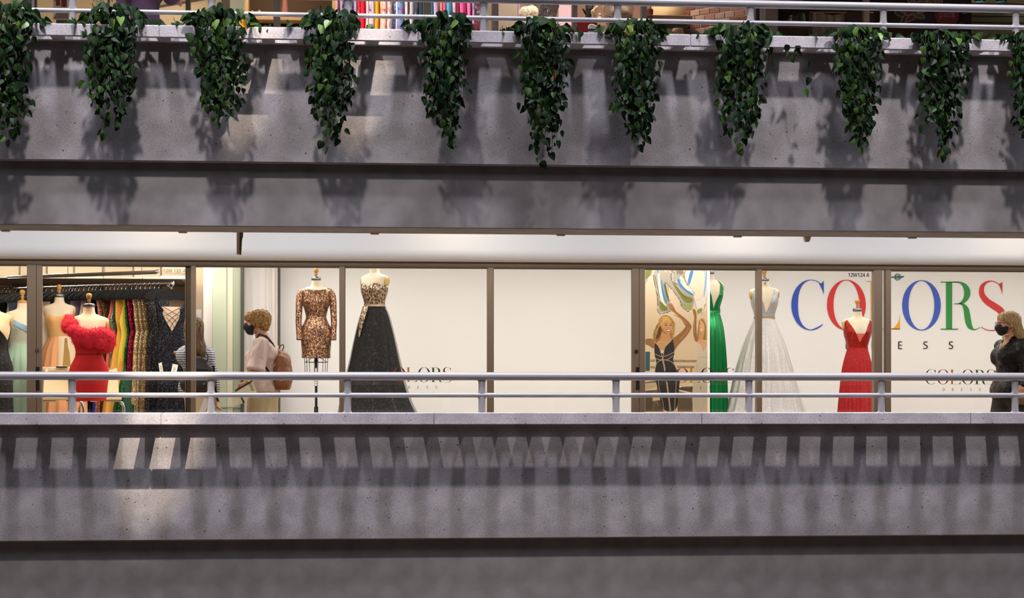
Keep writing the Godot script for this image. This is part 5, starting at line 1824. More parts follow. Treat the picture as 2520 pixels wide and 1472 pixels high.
	for sm in seams:
		for k in 15:
			var t: float = rr.randf() * (sm.size() - 1.01)
			var a := Vector2(sm[int(t)][0], sm[int(t)][1])
			var b := Vector2(sm[int(t) + 1][0], sm[int(t) + 1][1])
			var p := a.lerp(b, t - int(t)) + Vector2(rr.randf_range(-8, 20), rr.randf_range(-8, 8))
			var dd := (b - a).normalized().rotated(rr.randf_range(-0.22, 0.22)) * rr.randf_range(30, 90)
			line.call([p.x, p.y, p.x + dd.x * 0.5 + rr.randf_range(-4, 4), p.y + dd.y * 0.5, p.x + dd.x, p.y + dd.y], rr.randf_range(3, 8), foil[rr.randi() % 6])
	# quay behind the two women
	sh.call([50, 270 + 1395, 155, 275 + 1395, 150, 640 + 1395, 50, 640 + 1395], rgb8(52, 84, 92), false)
	line.call([80, 1680, 80, 2030], 6, rgb8(84, 120, 124))
	for q in [[160, 430, 255, 432], [620, 435, 1085, 440], [160, 555, 250, 560], [690, 548, 1040, 552]]:
		line.call([q[0], q[1] + 1395, q[2], q[3] + 1395], 12, rgb8(96, 80, 58))
		line.call([q[0], q[1] + 1418, q[2], q[3] + 1418], 12, rgb8(58, 46, 32))
	sh.call([50, 2250, 420, 2200, 420, 2810, 50, 2810], rgb8(96, 78, 52), false)
	sh.call([700, 2330, 1000, 2330, 1000, 2810, 700, 2810], rgb8(112, 94, 66), false)
	sh.call([50, 2270, 300, 2250, 290, 2400, 50, 2410], rgb8(196, 178, 140), false)
	line.call([50, 2400, 180, 2385, 300, 2360], 14, rgb8(240, 226, 196))
	sh.call([735, 2330, 1000, 2290, 1000, 2310, 735, 2350], rgb8(240, 226, 196), false)
	for i in 9:
		sh.call([740 + i * 30, 2360, 756 + i * 30, 2360, 756 + i * 30, 2400 + i * 5, 740 + i * 30, 2390 + i * 5], rgb8(52, 40, 28), false)
	for i in 10:
		line.call([50, 2560 + i * 24, 220, 2550 + i * 24, 390, 2556 + i * 24], 7, rgb8(46, 36, 24))
		line.call([720, 2570 + i * 22, 860, 2566 + i * 22, 985, 2572 + i * 22], 7, rgb8(52, 42, 30))
	sh.call([205, 2540, 370, 2520, 370, 2590, 205, 2610], rgb8(206, 182, 132), false)
	line.call([210, 2770, 260, 2610, 330, 2700], 5, rgb8(190, 170, 130))
	sh.call([730, 2390, 1000, 2450, 1000, 2480, 730, 2420], rgb8(226, 210, 178), false)
	# woman in the black gown
	var skin := rgb8(196, 146, 92)
	var skin_d := rgb8(150, 104, 58)
	var hair := rgb8(146, 106, 46)
	var hair_l := rgb8(206, 164, 88)
	sh.call([430, 960, 540, 985, 620, 1070, 660, 1130, 630, 1250, 600, 1300, 600, 1420, 540, 1450, 380, 1480, 280, 1540, 215, 1500, 230, 1330, 300, 1200, 330, 1040], hair)
	sh.call([50, 1425, 180, 1410, 280, 1470, 260, 1560, 215, 1620, 140, 1550, 50, 1530], skin_d)
	sh.call([380, 1270, 540, 1300, 560, 1420, 640, 1430, 640, 1540, 620, 1640, 240, 1640, 250, 1520, 370, 1430], skin)
	sh.call([560, 1440, 720, 1340, 840, 1220, 860, 1180, 900, 1140, 990, 1160, 960, 1250, 880, 1370, 780, 1470, 690, 1570, 640, 1650, 600, 1560], skin_d)
	sh.call([985, 1165, 930, 1210, 860, 1190, 800, 1080, 690, 960, 590, 890, 545, 850, 520, 770, 580, 730, 625, 800, 660, 890, 760, 960, 860, 1030], skin_d)
	sh.call([500, 760, 590, 740, 620, 800, 590, 830, 520, 800], rgb8(172, 124, 78))
	line.call([505, 775, 550, 770, 590, 790], 6, rgb8(110, 74, 44))
	line.call([520, 800, 560, 796, 595, 815], 6, rgb8(110, 74, 44))
	sh.call([330, 1080, 470, 1020, 560, 1060, 600, 1150, 600, 1220, 575, 1290, 520, 1340, 450, 1320, 395, 1260, 375, 1170], skin)
	sh.call([400, 1200, 430, 1290, 520, 1335, 455, 1330, 395, 1270], skin_d)
	sh.call([430, 985, 540, 1000, 600, 1080, 590, 1110, 480, 1060, 400, 1110, 350, 1180, 330, 1120, 360, 1040], hair_l)
	sh.call([300, 1200, 380, 1190, 380, 1300, 330, 1400, 270, 1440, 240, 1360], rgb8(84, 56, 26))
	line.call([330, 1080, 300, 1220, 250, 1330, 240, 1450], 14, hair_l)
	line.call([600, 1130, 640, 1180, 600, 1260, 590, 1390], 16, hair_l)
	line.call([440, 1140, 470, 1130, 500, 1142], 7, rgb8(92, 60, 30))
	line.call([545, 1138, 570, 1130, 592, 1144], 7, rgb8(92, 60, 30))
	sh.call([448, 1160, 472, 1148, 498, 1162, 474, 1174], rgb8(40, 26, 16))
	sh.call([545, 1162, 568, 1150, 590, 1162, 568, 1174], rgb8(40, 26, 16))
	line.call([520, 1160, 532, 1200, 512, 1214], 6, skin_d)
	sh.call([462, 1236, 520, 1246, 572, 1238, 550, 1282, 512, 1292, 480, 1270], rgb8(150, 62, 48))
	sh.call([474, 1246, 520, 1254, 562, 1248, 540, 1270, 512, 1276, 490, 1264], rgb8(246, 238, 226))
	var black := rgb8(34, 24, 20)
	sh.call([255, 1495, 290, 1530, 340, 1600, 390, 1720, 420, 1800, 260, 1830, 235, 1630], black)
	sh.call([595, 1405, 612, 1460, 640, 1590, 640, 1700, 600, 1830, 420, 1830, 425, 1660, 450, 1580, 530, 1510], black)
	sh.call([245, 1700, 640, 1690, 605, 1830, 650, 1950, 725, 2040, 750, 2190, 725, 2400, 700, 2810, 395, 2810, 330, 2420, 250, 2190, 255, 2000, 285, 1870], black)
	var bead := rgb8(176, 160, 130)
	for q in [[270, 1500, 330, 1570, 375, 1700, 410, 1800], [600, 1405, 560, 1470, 470, 1550, 430, 1650, 420, 1790], [245, 1705, 320, 1740, 410, 1770], [640, 1670, 540, 1720, 440, 1760], [250, 1790, 330, 1815, 410, 1820, 500, 1815, 610, 1740], [265, 1960, 300, 1870, 410, 1825, 560, 1850, 640, 1920], [640, 1890, 660, 1960, 700, 2040]]:
		line.call(q, 13, bead)
	line.call([400, 1790, 440, 1960, 480, 2200, 520, 2500, 560, 2810], 30, bead)
	line.call([315, 2200, 345, 2400, 400, 2600, 440, 2810], 11, bead)
	line.call([675, 2180, 665, 2400, 650, 2600, 640, 2810], 12, bead)
	# woman in the white gown, cut by the poster's edge
	sh.call([1180, 1005, 1240, 1040, 1275, 1180, 1275, 1400, 1230, 1480, 1085, 1480, 1080, 1330, 1120, 1200, 1110, 1090], rgb8(196, 152, 92))
	sh.call([985, 860, 1030, 840, 1075, 900, 1080, 1010, 1072, 1200, 1085, 1380, 1110, 1480, 1050, 1480, 1010, 1330, 1008, 1150, 1035, 1000], skin_d)
	sh.call([1130, 1110, 1180, 1060, 1225, 1100, 1240, 1200, 1205, 1310, 1165, 1300, 1130, 1200], rgb8(222, 170, 124))
	line.call([1190, 1020, 1240, 1100, 1262, 1260, 1262, 1400], 16, rgb8(226, 186, 122))
	line.call([1130, 1100, 1110, 1240, 1100, 1400], 12, rgb8(168, 124, 66))
	line.call([1140, 1140, 1162, 1130, 1180, 1140], 6, rgb8(70, 46, 30))
	line.call([1140, 1186, 1150, 1212], 6, skin_d)
	sh.call([1148, 1232, 1175, 1236, 1195, 1222, 1185, 1256, 1164, 1262], rgb8(240, 228, 214))
	sh.call([1085, 1440, 1275, 1420, 1275, 1700, 1120, 1700], rgb8(214, 164, 120))
	var white := rgb8(206, 194, 172)
	sh.call([1130, 1490, 1170, 1560, 1210, 1690, 1262, 1560, 1290, 1560, 1290, 2810, 985, 2810, 1000, 2200, 1020, 1960, 1100, 1835, 1090, 1700, 1080, 1550], white)
	for i in 22:
		line.call([1010 + maxi(0, 8 - i) * 8, 1880 + i * 42, 1080, 1910 + i * 42, 1160, 1970 + i * 42], 5, rgb8(172, 158, 134))
		line.call([1290, 1880 + i * 42, 1240, 1920 + i * 42, 1180, 1970 + i * 42], 5, rgb8(172, 158, 134))
	line.call([1096, 1780, 1180, 1770, 1285, 1780], 10, rgb8(180, 166, 142))
	# loose strands of hair
	var tones := [rgb8(196, 150, 76), rgb8(120, 84, 36), rgb8(224, 184, 112), rgb8(96, 64, 28), rgb8(170, 124, 58)]
	for k in 54:
		var x := rr.randf_range(-1, 1)
		var c: Color = tones[rr.randi() % 5]
		if x < 0: line.call([440 + x * 60, 1010 + absf(x) * 50, 345 + x * 60, 1170 + rr.randf_range(-20, 20), 300 + x * 70 + rr.randf_range(-12, 12), 1330, 270 + x * 45 + rr.randf_range(-20, 20), 1450 + rr.randf_range(-20, 60)], rr.randf_range(4, 9), c)
		elif x > 0.35: line.call([500 + x * 60, 1000 + x * 40, 600 + x * 30, 1120 + rr.randf_range(-10, 20), 612 + x * 40 + rr.randf_range(-14, 8), 1240, 590 + x * 24 + rr.randf_range(-14, 14), 1380 + rr.randf_range(-30, 50)], rr.randf_range(4, 9), c)
		line.call([1190 + x * 26, 1030 + absf(x) * 20, 1250 + x * 14 + rr.randf_range(-6, 6), 1160, 1256 + x * 18, 1300, 1245 + x * 26 + rr.randf_range(-10, 10), 1440], rr.randf_range(3, 7), c)
		if k < 16: line.call([1150 - k * 1.5, 1070, 1118 + rr.randf_range(-10, 6), 1230, 1100 + rr.randf_range(-10, 14), 1430], rr.randf_range(3, 6), c)
	# beads scattered over the black gown, light on skin
	for k in 260:
		var p := Vector2(rr.randf_range(260, 700), rr.randf_range(1600, 2780))
		sh.call([p.x, p.y, p.x + 5, p.y, p.x + 5, p.y + 5, p.x, p.y + 5], rgb8(66, 54, 46), false)
	line.call([640, 960, 760, 1030, 870, 1130], 16, rgb8(176, 128, 76))
	line.call([930, 1210, 850, 1330, 740, 1430], 22, rgb8(172, 124, 72))
	line.call([1035, 960, 1030, 1150, 1040, 1300], 12, rgb8(182, 132, 82))
	line.call([300, 1500, 390, 1470, 480, 1500, 560, 1460], 10, rgb8(212, 164, 110))
	# built as a mounted board
	var d := 20.3
	var a := pt(1588, 663.5, d)
	var b := pt(1741, 663.5 + 370, d)
	var m := mat(Color(0.92, 0.9, 0.87), 0.6)
	m.albedo_texture = img_tex(im)
	var o := thing("poster", "tall mounted poster of two women holding up silver letter balloons, next to the emerald gown", "poster", Vector3(a.x, 0, a.z))
	var st := begin()
	quad(st, Vector3(0, b.y, 0.001), Vector3(0, a.y, 0.001), Vector3(b.x - a.x, a.y, 0.001), Vector3(b.x - a.x, b.y, 0.001))
	part("print", done(st), m, o)
	part("board", box_mesh(Vector3(-0.006, b.y - 0.02, -0.03), Vector3(fx(1747, d) - a.x, a.y + 0.008, 0.0), 0.003), mat(rgb8(246, 240, 228), 0.6), o)
	for x in [0.1, 0.5]:
		part("stand_leg", box_mesh(Vector3(x - 0.012, 0, -0.06), Vector3(x + 0.012, b.y, -0.035), 0.002), M.steel, o)
		part("stand_foot", box_mesh(Vector3(x - 0.02, 0, -0.2), Vector3(x + 0.02, 0.02, 0.12), 0.004), M.steel, o)

# ---------- people ----------
# local axes: forward is -z, up y, the person's left is -x
func head_prims(c: Vector3) -> Array:      # c: middle of the skull
	return [
		[c + Vector3(0, 0.028, 0.010), Vector3(0.074, 0.084, 0.092)],
		[c + Vector3(0, -0.028, -0.028), Vector3(0.060, 0.068, 0.066)],
		[c + Vector3(0, -0.075, -0.050), c + Vector3(0, -0.078, -0.072), 0.030, 0.022],
		[c + Vector3(0, 0.012, -0.086), c + Vector3(0, -0.026, -0.108), 0.010, 0.014],
		[c + Vector3(0.036, -0.018, -0.068), Vector3(0.026, 0.024, 0.022)],
		[c + Vector3(-0.036, -0.018, -0.068), Vector3(0.026, 0.024, 0.022)],
		[c + Vector3(0.03, 0.026, -0.080), c + Vector3(-0.03, 0.026, -0.080), 0.014, 0.014],
		[c + Vector3(0, -0.052, -0.090), Vector3(0.022, 0.010, 0.012)],
	]

func face_parts(c: Vector3, o: Node3D, turn := Basis()):
	var dark := mat(rgb8(40, 28, 22), 0.25)
	var white := mat(rgb8(236, 230, 224), 0.35)
	for s in [-1.0, 1.0]:
		var eb := part("eye", lathe_mesh([Vector2(0.001, -0.011), Vector2(0.008, -0.008), Vector2(0.0115, 0), Vector2(0.008, 0.008), Vector2(0.001, 0.011)], 12), white, o)
		eb.position = c + Vector3(s * 0.031, 0.008, -0.079)
		var ir := part("iris", lathe_mesh([Vector2(0.001, -0.001), Vector2(0.005, 0), Vector2(0.001, 0.002)], 10), dark, o)
		ir.transform = Transform3D(Basis(Vector3.RIGHT, -PI / 2), c + Vector3(s * 0.031, 0.007, -0.0898))
		part("eyebrow", tube_mesh([c + Vector3(s * 0.015, 0.029, -0.094), c + Vector3(s * 0.034, 0.034, -0.092), c + Vector3(s * 0.052, 0.027, -0.079)], [0.003, 0.004, 0.002], 6), mat(rgb8(110, 84, 52), 0.8), o)
		part("ear", solid([[c + Vector3(s * 0.076, 0.0, 0.012), Vector3(0.010, 0.030, 0.019)], [c + Vector3(s * 0.074, -0.022, 0.006), Vector3(0.009, 0.012, 0.010)]], 0.004, 0.004), M.skin, o)

# hand hanging from a wrist: palm and five fingers; dir: along the fingers, side: towards the thumb, curl in radians
func hand_prims(w: Vector3, dir: Vector3, side: Vector3, curl: float) -> Array:
	dir = dir.normalized()
	side = (side - dir * side.dot(dir)).normalized()
	var inner := dir.cross(side).normalized()
	var p := [
		[w, w + dir * 0.045, 0.023, 0.026],
		[w + dir * 0.05 + side * 0.026, w + dir * 0.085 + side * 0.027, 0.013, 0.012],
		[w + dir * 0.05 + side * 0.008, w + dir * 0.088 + side * 0.009, 0.013, 0.012],
		[w + dir * 0.05 - side * 0.010, w + dir * 0.085 - side * 0.009, 0.013, 0.012],
		[w + dir * 0.05 - side * 0.026, w + dir * 0.078 - side * 0.026, 0.012, 0.011],
	]
	var ln := [0.034, 0.038, 0.035, 0.027]
	var of := [0.027, 0.009, -0.009, -0.026]
	var st := [0.088, 0.091, 0.088, 0.080]
	for f in 4:
		var a: Vector3 = w + dir * st[f] + side * of[f]
		var dd := dir
		for s in 3:
			dd = (dd * cos(curl) + inner * sin(curl)).normalized()
			var l: float = ln[f] * [1.0, 0.72, 0.6][s]
			var b: Vector3 = a + dd * l
			p.append([a, b, 0.0092 - s * 0.0008, 0.0086 - s * 0.0008])
			a = b
	var t0 := w + dir * 0.022 + side * 0.024
	var t1 := t0 + (dir * 0.6 + side * 0.7 + inner * 0.4).normalized() * 0.036
	var t2 := t1 + (dir * 0.85 + side * 0.2 + inner * 0.5).normalized() * 0.03
	var t3 := t2 + (dir * 0.9 - side * 0.1 + inner * 0.5).normalized() * 0.024
	p.append([t0, t1, 0.014, 0.011]); p.append([t1, t2, 0.0105, 0.0095]); p.append([t2, t3, 0.0095, 0.008])
	return p

func merged(list: Array) -> ArrayMesh:
	var st := begin()
	for m in list: st.append_from(m, 0, Transform3D())
	return st.commit()

# limbs shared by everybody: joints in a dictionary
func body_mesh(j: Dictionary, head: Vector3, curl := 0.5) -> ArrayMesh:
	var b := [
		[j.pelvis + Vector3(-0.07, 0, 0), j.pelvis + Vector3(0.07, 0, 0), 0.10, 0.10],
		[j.pelvis, j.waist, 0.115, 0.105],
		[j.waist, j.chest, 0.105, 0.115],
		[j.chest + Vector3(-0.07, 0.02, 0), j.chest + Vector3(0.07, 0.02, 0), 0.095, 0.095],
		[j.chest, j.neck, 0.09, 0.058],
		[j.neck, head + Vector3(0, -0.05, 0.012), 0.056, 0.050],
	]
	for s in ["l", "r"]:
		b.append([j.neck + Vector3(0, -0.03, 0), j["sho_" + s], 0.05, 0.052])
		b.append([j["sho_" + s], j["elb_" + s], 0.050, 0.038])
		b.append([j["elb_" + s], j["wri_" + s], 0.037, 0.025])
		b.append([j["hip_" + s], j["kne_" + s], 0.085, 0.056])
		b.append([j["kne_" + s], j["ank_" + s], 0.055, 0.036])
		b.append([j["ank_" + s] + Vector3(0, -0.03, 0.02), j["toe_" + s], 0.034, 0.028])
	var list := [solid(b, 0.014, 0.012), solid(head_prims(head), 0.004, 0.008)]
	for s in ["l", "r"]:
		var dir: Vector3 = (j["wri_" + s] - j["elb_" + s]).normalized()
		list.append(solid(hand_prims(j["wri_" + s], j.get("hand_" + s, dir), Vector3(0, 0, -1), curl), 0.0045, 0.004))
	return merged(list)

func garment_top(j: Dictionary, inflate: float, hem: float, sleeve: float, cell := 0.013) -> Array:
	# prims of a shirt: torso and sleeves down to a share of the arm
	var b := [
		[j.pelvis + Vector3(-0.08, 0.02, 0), j.pelvis + Vector3(0.08, 0.02, 0), 0.11 + inflate, 0.11 + inflate],
		[j.pelvis, j.waist, 0.12 + inflate, 0.115 + inflate],
		[j.waist, j.chest, 0.115 + inflate, 0.12 + inflate],
		[j.chest + Vector3(-0.08, 0.02, 0), j.chest + Vector3(0.08, 0.02, 0), 0.10 + inflate, 0.10 + inflate],
		[j.chest, j.neck, 0.10 + inflate, 0.062 + inflate * 0.3],
	]
	for s in ["l", "r"]:
		b.append([j.neck + Vector3(0, -0.04, 0), j["sho_" + s], 0.055 + inflate * 0.4, 0.06 + inflate * 0.4])
		var e: Vector3 = j["sho_" + s].lerp(j["elb_" + s], minf(1.0, sleeve))
		b.append([j["sho_" + s], e, 0.060 + inflate * 0.6, 0.060 + inflate * 0.8])
		if sleeve > 1.0:
			b.append([j["elb_" + s], j["elb_" + s].lerp(j["wri_" + s], sleeve - 1.0), 0.048 + inflate * 0.6, 0.038 + inflate * 0.5])
	return b

func trousers(j: Dictionary, inflate: float) -> Array:
	var b := [[j.pelvis + Vector3(-0.075, 0.03, 0), j.pelvis + Vector3(0.075, 0.03, 0), 0.108 + inflate, 0.108 + inflate], [j.pelvis + Vector3(0, 0.08, 0), j.pelvis, 0.11 + inflate, 0.115 + inflate]]
	for s in ["l", "r"]:
		b.append([j["hip_" + s], j["kne_" + s], 0.094 + inflate, 0.070 + inflate])
		b.append([j["kne_" + s], j["ank_" + s] + Vector3(0, 0.03, 0), 0.068 + inflate, 0.060 + inflate])
	return b

func shoes(j: Dictionary, m: Material, o: Node3D):
	for s in ["l", "r"]:
		part("shoe", solid([[j["ank_" + s] + Vector3(0, -0.035, 0.03), j["toe_" + s], 0.042, 0.036]], 0.009, 0.008, [[Vector3(0, j.sole, 0), Vector3(0, -1, 0)]]), m, o)

func mask_on(head: Vector3, m: Material, o: Node3D):
	part("face_mask", solid([[head + Vector3(0, -0.032, -0.034), Vector3(0.068, 0.076, 0.082)], [head + Vector3(0, -0.070, -0.054), head + Vector3(0, -0.078, -0.074), 0.036, 0.028], [head + Vector3(0, -0.014, -0.092), head + Vector3(0, -0.035, -0.112), 0.019, 0.022]], 0.0045, 0.013,
		[[head + Vector3(0, 0.004, -0.115), Vector3(0, 0.90, 0.30).normalized()], [head + Vector3(0, -0.03, -0.022), Vector3(0, -0.25, 1).normalized()]]), m, o)
	for s in [-1.0, 1.0]:
		part("ear_loop", tube_mesh([head + Vector3(s * 0.066, -0.008, -0.035), head + Vector3(s * 0.079, 0.0, -0.005), head + Vector3(s * 0.080, 0.008, 0.026)], 0.0018, 5), m, o)
		part("ear_loop", tube_mesh([head + Vector3(s * 0.064, -0.065, -0.035), head + Vector3(s * 0.078, -0.03, 0.0), head + Vector3(s * 0.080, 0.004, 0.028)], 0.0018, 5), m, o)

func people():
	# the woman in pink with the backpack, walking to the left
	var d := 19.2
	var at := pt(641, HOR, d)
	var s := ppm(641, d)
	var q := func(u: float, v: float, x: float) -> Vector3:      # a point of the person from the photo's profile view: forward is to the left
		return Vector3(x, EYE + (HOR - v) / s, (u - 641.0) / s)
	var o := thing("person", "woman in a loose pink linen shirt and black mask, walking left with a brown backpack", "person", Vector3(at.x, 0, at.z), PI / 2 - 0.06)
	var head: Vector3 = q.call(634, 795, 0.0)
	var j := {
		pelvis = q.call(646, 963, 0.0), waist = q.call(649, 925, 0.0), chest = q.call(650, 875, 0.0), neck = q.call(647, 833, 0.0),
		sho_l = q.call(646, 850, -0.175), elb_l = q.call(634, 916, -0.225), wri_l = q.call(614, 941, -0.29), hand_l = Vector3(0.1, -0.75, -0.25),
		sho_r = q.call(650, 850, 0.175), elb_r = q.call(650, 918, 0.215), wri_r = q.call(622, 950, 0.2),
		hip_l = q.call(643, 972, -0.085), kne_l = q.call(630, 1085, -0.09), ank_l = Vector3(-0.09, 0.10, 0.05), toe_l = Vector3(-0.095, 0.045, -0.12),
		hip_r = q.call(652, 972, 0.085), kne_r = q.call(655, 1085, 0.09), ank_r = Vector3(0.09, 0.10, 0.24), toe_r = Vector3(0.095, 0.045, 0.08), sole = 0.008,
	}
	part("body", body_mesh(j, head, 0.55), M.skin, o)
	face_parts(head, o)
	mask_on(head, cloth(rgb8(28, 27, 32)), o)
	var pink := cloth(rgb8(240, 214, 202))
	weave_bump(pink, 14.0, 0.5)
	var top := garment_top(j, 0.018, 0.0, 0.5)
	top.append([q.call(634, 905, -0.06), q.call(628, 880, 0.06), 0.10, 0.09])
	top.append([q.call(640, 955, -0.1), q.call(640, 955, 0.1), 0.13, 0.13])
	top.append([q.call(668, 900, 0.0), q.call(668, 870, 0.0), 0.09, 0.08])
	part("shirt", solid(top, 0.012, 0.014, [[q.call(640, 966, 0.0), Vector3(0, -1, 0)], [q.call(640, 832, 0.0), Vector3(0, 0.93, -0.37).normalized()]], 0.02, Vector3(9, 6, 9), [[head + Vector3(0, -0.10, -0.06), Vector3(0.062, 0.085, 0.075)]]), pink, o)
	for sd in ["l", "r"]:
		var sb := begin()
		var a: Vector3 = j["sho_" + sd]
		var b: Vector3 = j["elb_" + sd]
		tube(sb, [a.lerp(b, 0.02), a.lerp(b, 0.3), a.lerp(b, 0.6), a.lerp(b, 0.84), a.lerp(b, 0.86), a.lerp(b, 0.96), a.lerp(b, 0.97), a.lerp(b, 0.9)], [0.066, 0.078, 0.082, 0.085, 0.089, 0.090, 0.086, 0.078], 20, false)
		part("sleeve", done(sb), pink, o)
	part("collar", solid([[q.call(633, 834, 0.05), q.call(655, 829, 0.055), 0.016, 0.018], [q.call(633, 834, -0.05), q.call(655, 829, -0.055), 0.016, 0.018], [q.call(657, 828, -0.05), q.call(657, 828, 0.05), 0.018, 0.018]], 0.007, 0.012), pink, o)
	part("trousers", solid(trousers(j, 0.022), 0.014, 0.014, [], 0.012, Vector3(9, 3, 9)), cloth(rgb8(186, 172, 136)), o)
	shoes(j, mat(rgb8(230, 226, 218), 0.7), o)
	# short tousled hair
	var hp := [[head + Vector3(0, 0.052, 0.022), Vector3(0.092, 0.078, 0.104)], [head + Vector3(0, 0.0, 0.062), Vector3(0.086, 0.078, 0.056)], [head + Vector3(0, 0.062, -0.072), Vector3(0.062, 0.038, 0.046)], [head + Vector3(0.055, 0.045, -0.055), Vector3(0.032, 0.042, 0.05)], [head + Vector3(-0.055, 0.045, -0.055), Vector3(0.032, 0.042, 0.05)], [head + Vector3(0, 0.035, -0.098), Vector3(0.03, 0.022, 0.02)], [head + Vector3(-0.072, 0.012, 0.0), Vector3(0.02, 0.036, 0.04)], [head + Vector3(0.072, 0.012, 0.0), Vector3(0.02, 0.036, 0.04)]]
	var hm := mat(rgb8(186, 146, 84), 0.6)
	hm.albedo_texture = noise_tex(0.05, 2, Color(0.5, 0.46, 0.42), Color(1.25, 1.2, 1.1), 128)
	hm.uv1_triplanar = true
	hm.uv1_scale = Vector3(9, 9, 9)
	hm.anisotropy_enabled = false
	part("hair", solid(hp, 0.0045, 0.007, [], 0.012, Vector3(30, 20, 30)), hm, o)
	part("wristband", tube_mesh([j.wri_l + (j.elb_l - j.wri_l).normalized() * 0.004, j.wri_l + (j.elb_l - j.wri_l).normalized() * 0.022], 0.031, 16), mat(rgb8(222, 232, 30), 0.6), o)
	# what she carries
	var bp := thing("backpack", "brown leather backpack with gold zips worn by the woman in pink", "backpack", Vector3(at.x, 0, at.z), PI / 2 - 0.06)
	var lea := mat(rgb8(134, 80, 42), 0.42)
	lea.heightmap_enabled = true
	lea.heightmap_texture = M.weave
	lea.heightmap_scale = 0.12
	lea.uv1_triplanar = true
	lea.uv1_scale = Vector3.ONE * 8
	var bx := -0.02
	part("bag", solid([[q.call(694, 925, bx), Vector3(0.14, 0.125, 0.095)], [q.call(693, 895, bx), Vector3(0.125, 0.11, 0.088)], [q.call(690, 880, bx), q.call(684, 872, bx), 0.05, 0.035], [q.call(695, 948, bx - 0.05), q.call(695, 948, bx + 0.05), 0.07, 0.07]], 0.009, 0.02, [[q.call(695, 960, bx), Vector3(0, -1, 0)]], 0.006, Vector3(14, 9, 14)), lea, bp)
	part("pocket", solid([[q.call(706, 936, bx - 0.03), Vector3(0.085, 0.075, 0.055)]], 0.008, 0.01, [], 0.0), lea, bp)
	var gold := mat(rgb8(214, 168, 78), 0.3, 0.9)
	part("zip", tube_mesh([q.call(677, 903, bx - 0.118), q.call(684, 890, bx - 0.105), q.call(696, 884, bx - 0.09), q.call(712, 887, bx - 0.07)], 0.003, 6), gold, bp)
	part("zip", tube_mesh([q.call(694, 886, bx - 0.112), q.call(704, 885, bx - 0.098), q.call(714, 889, bx - 0.07)], 0.003, 6), gold, bp)
	part("zip", tube_mesh([q.call(698, 897, bx - 0.128), q.call(703, 897, bx - 0.122)], 0.004, 6), gold, bp)
	part("zip", tube_mesh([q.call(690, 938, bx - 0.15), q.call(704, 936, bx - 0.138), q.call(716, 932, bx - 0.09)], 0.003, 6), gold, bp)
	var loop := []
	for i in 15:
		var t := TAU * i / 14
		loop.append(q.call(692 + cos(t) * 4 + sin(t) * 5, 858 - sin(t) * 9 + cos(t) * 3, bx))
	part("top_loop", tube_mesh(loop, 0.005, 7), mat(rgb8(70, 40, 26), 0.5), bp)
	var strap := mat(rgb8(34, 26, 26), 0.6)
	for sx in [-1.0, 1.0]:
		part("shoulder_strap", tube_mesh([q.call(683, 868, sx * 0.05), q.call(672, 845, sx * 0.11), q.call(658, 829, sx * 0.135), q.call(641, 824, sx * 0.13), q.call(632, 836, sx * 0.11), q.call(632, 852, sx * 0.07)], [0.009, 0.010, 0.011, 0.011, 0.010, 0.008], 8), strap, bp)
	part("lower_strap", tube_mesh([q.call(648, 888, -0.168), q.call(656, 902, -0.17), q.call(668, 920, -0.15), q.call(676, 935, -0.12)], 0.009, 8), strap, bp)
	# booklet and papers in her hand
	var bo := thing("brochure", "cream brochure with dark edge held in the woman's hand below her yellow wristband", "brochure", Vector3(at.x, 0, at.z), PI / 2 - 0.06)
	var sheet := func(pts: Array, x: float, th: float) -> ArrayMesh:
		var a := PackedVector2Array()
		for p in pts:
			var w: Vector3 = q.call(p[0], p[1], 0.0)
			a.append(Vector2(w.z, w.y))
		return prism_mesh(a, -th / 2, th / 2, Transform3D(Basis(Vector3(0, 0, 1), Vector3(0, 1, 0), Vector3(1, 0, 0)), Vector3(x, 0, 0)))
	part("cover", sheet.call([[587, 962], [629, 938], [640, 966], [602, 992]], -0.33, 0.004), mat(rgb8(226, 214, 184), 0.7), bo)
	part("dark_edge", sheet.call([[586.5, 961], [628, 937], [629.5, 940], [588, 964.5]], -0.334, 0.008), M.black, bo)
	part("pages", sheet.call([[580, 975], [596, 966], [606, 993], [582, 1000]], -0.325, 0.003), mat(rgb8(232, 222, 190), 0.8), bo)
	var prt := begin()
	for i in 4:
		var a: Vector3 = q.call(624 + i * 1.8, 946 + i * 4.6, -0.335)
		bbox(prt, a + Vector3(-0.001, -0.003, -0.012), a + Vector3(0.001, 0.003, 0.016))
	part("print", done(prt), mat(rgb8(110, 96, 60), 0.7), bo)
	part("spine", sheet.call([[599, 975], [602, 974], [611, 990], [608, 992]], -0.334, 0.006), M.black, bo)

	# the woman in stripes, seen from behind, half hidden by the mullion
	at = pt(486, HOR, 19.3)
	s = ppm(486, 19.3)
	var q2 := func(u: float, v: float, z: float) -> Vector3:     # seen from behind: her right is to the right
		return Vector3((u - 486.0) / s, EYE + (HOR - v) / s, z)
	o = thing("person", "long-haired woman in a navy and white striped top, seen from behind at the mullion", "person", Vector3(at.x, 0, at.z), 0.12)
	head = q2.call(477, 812, -0.02)
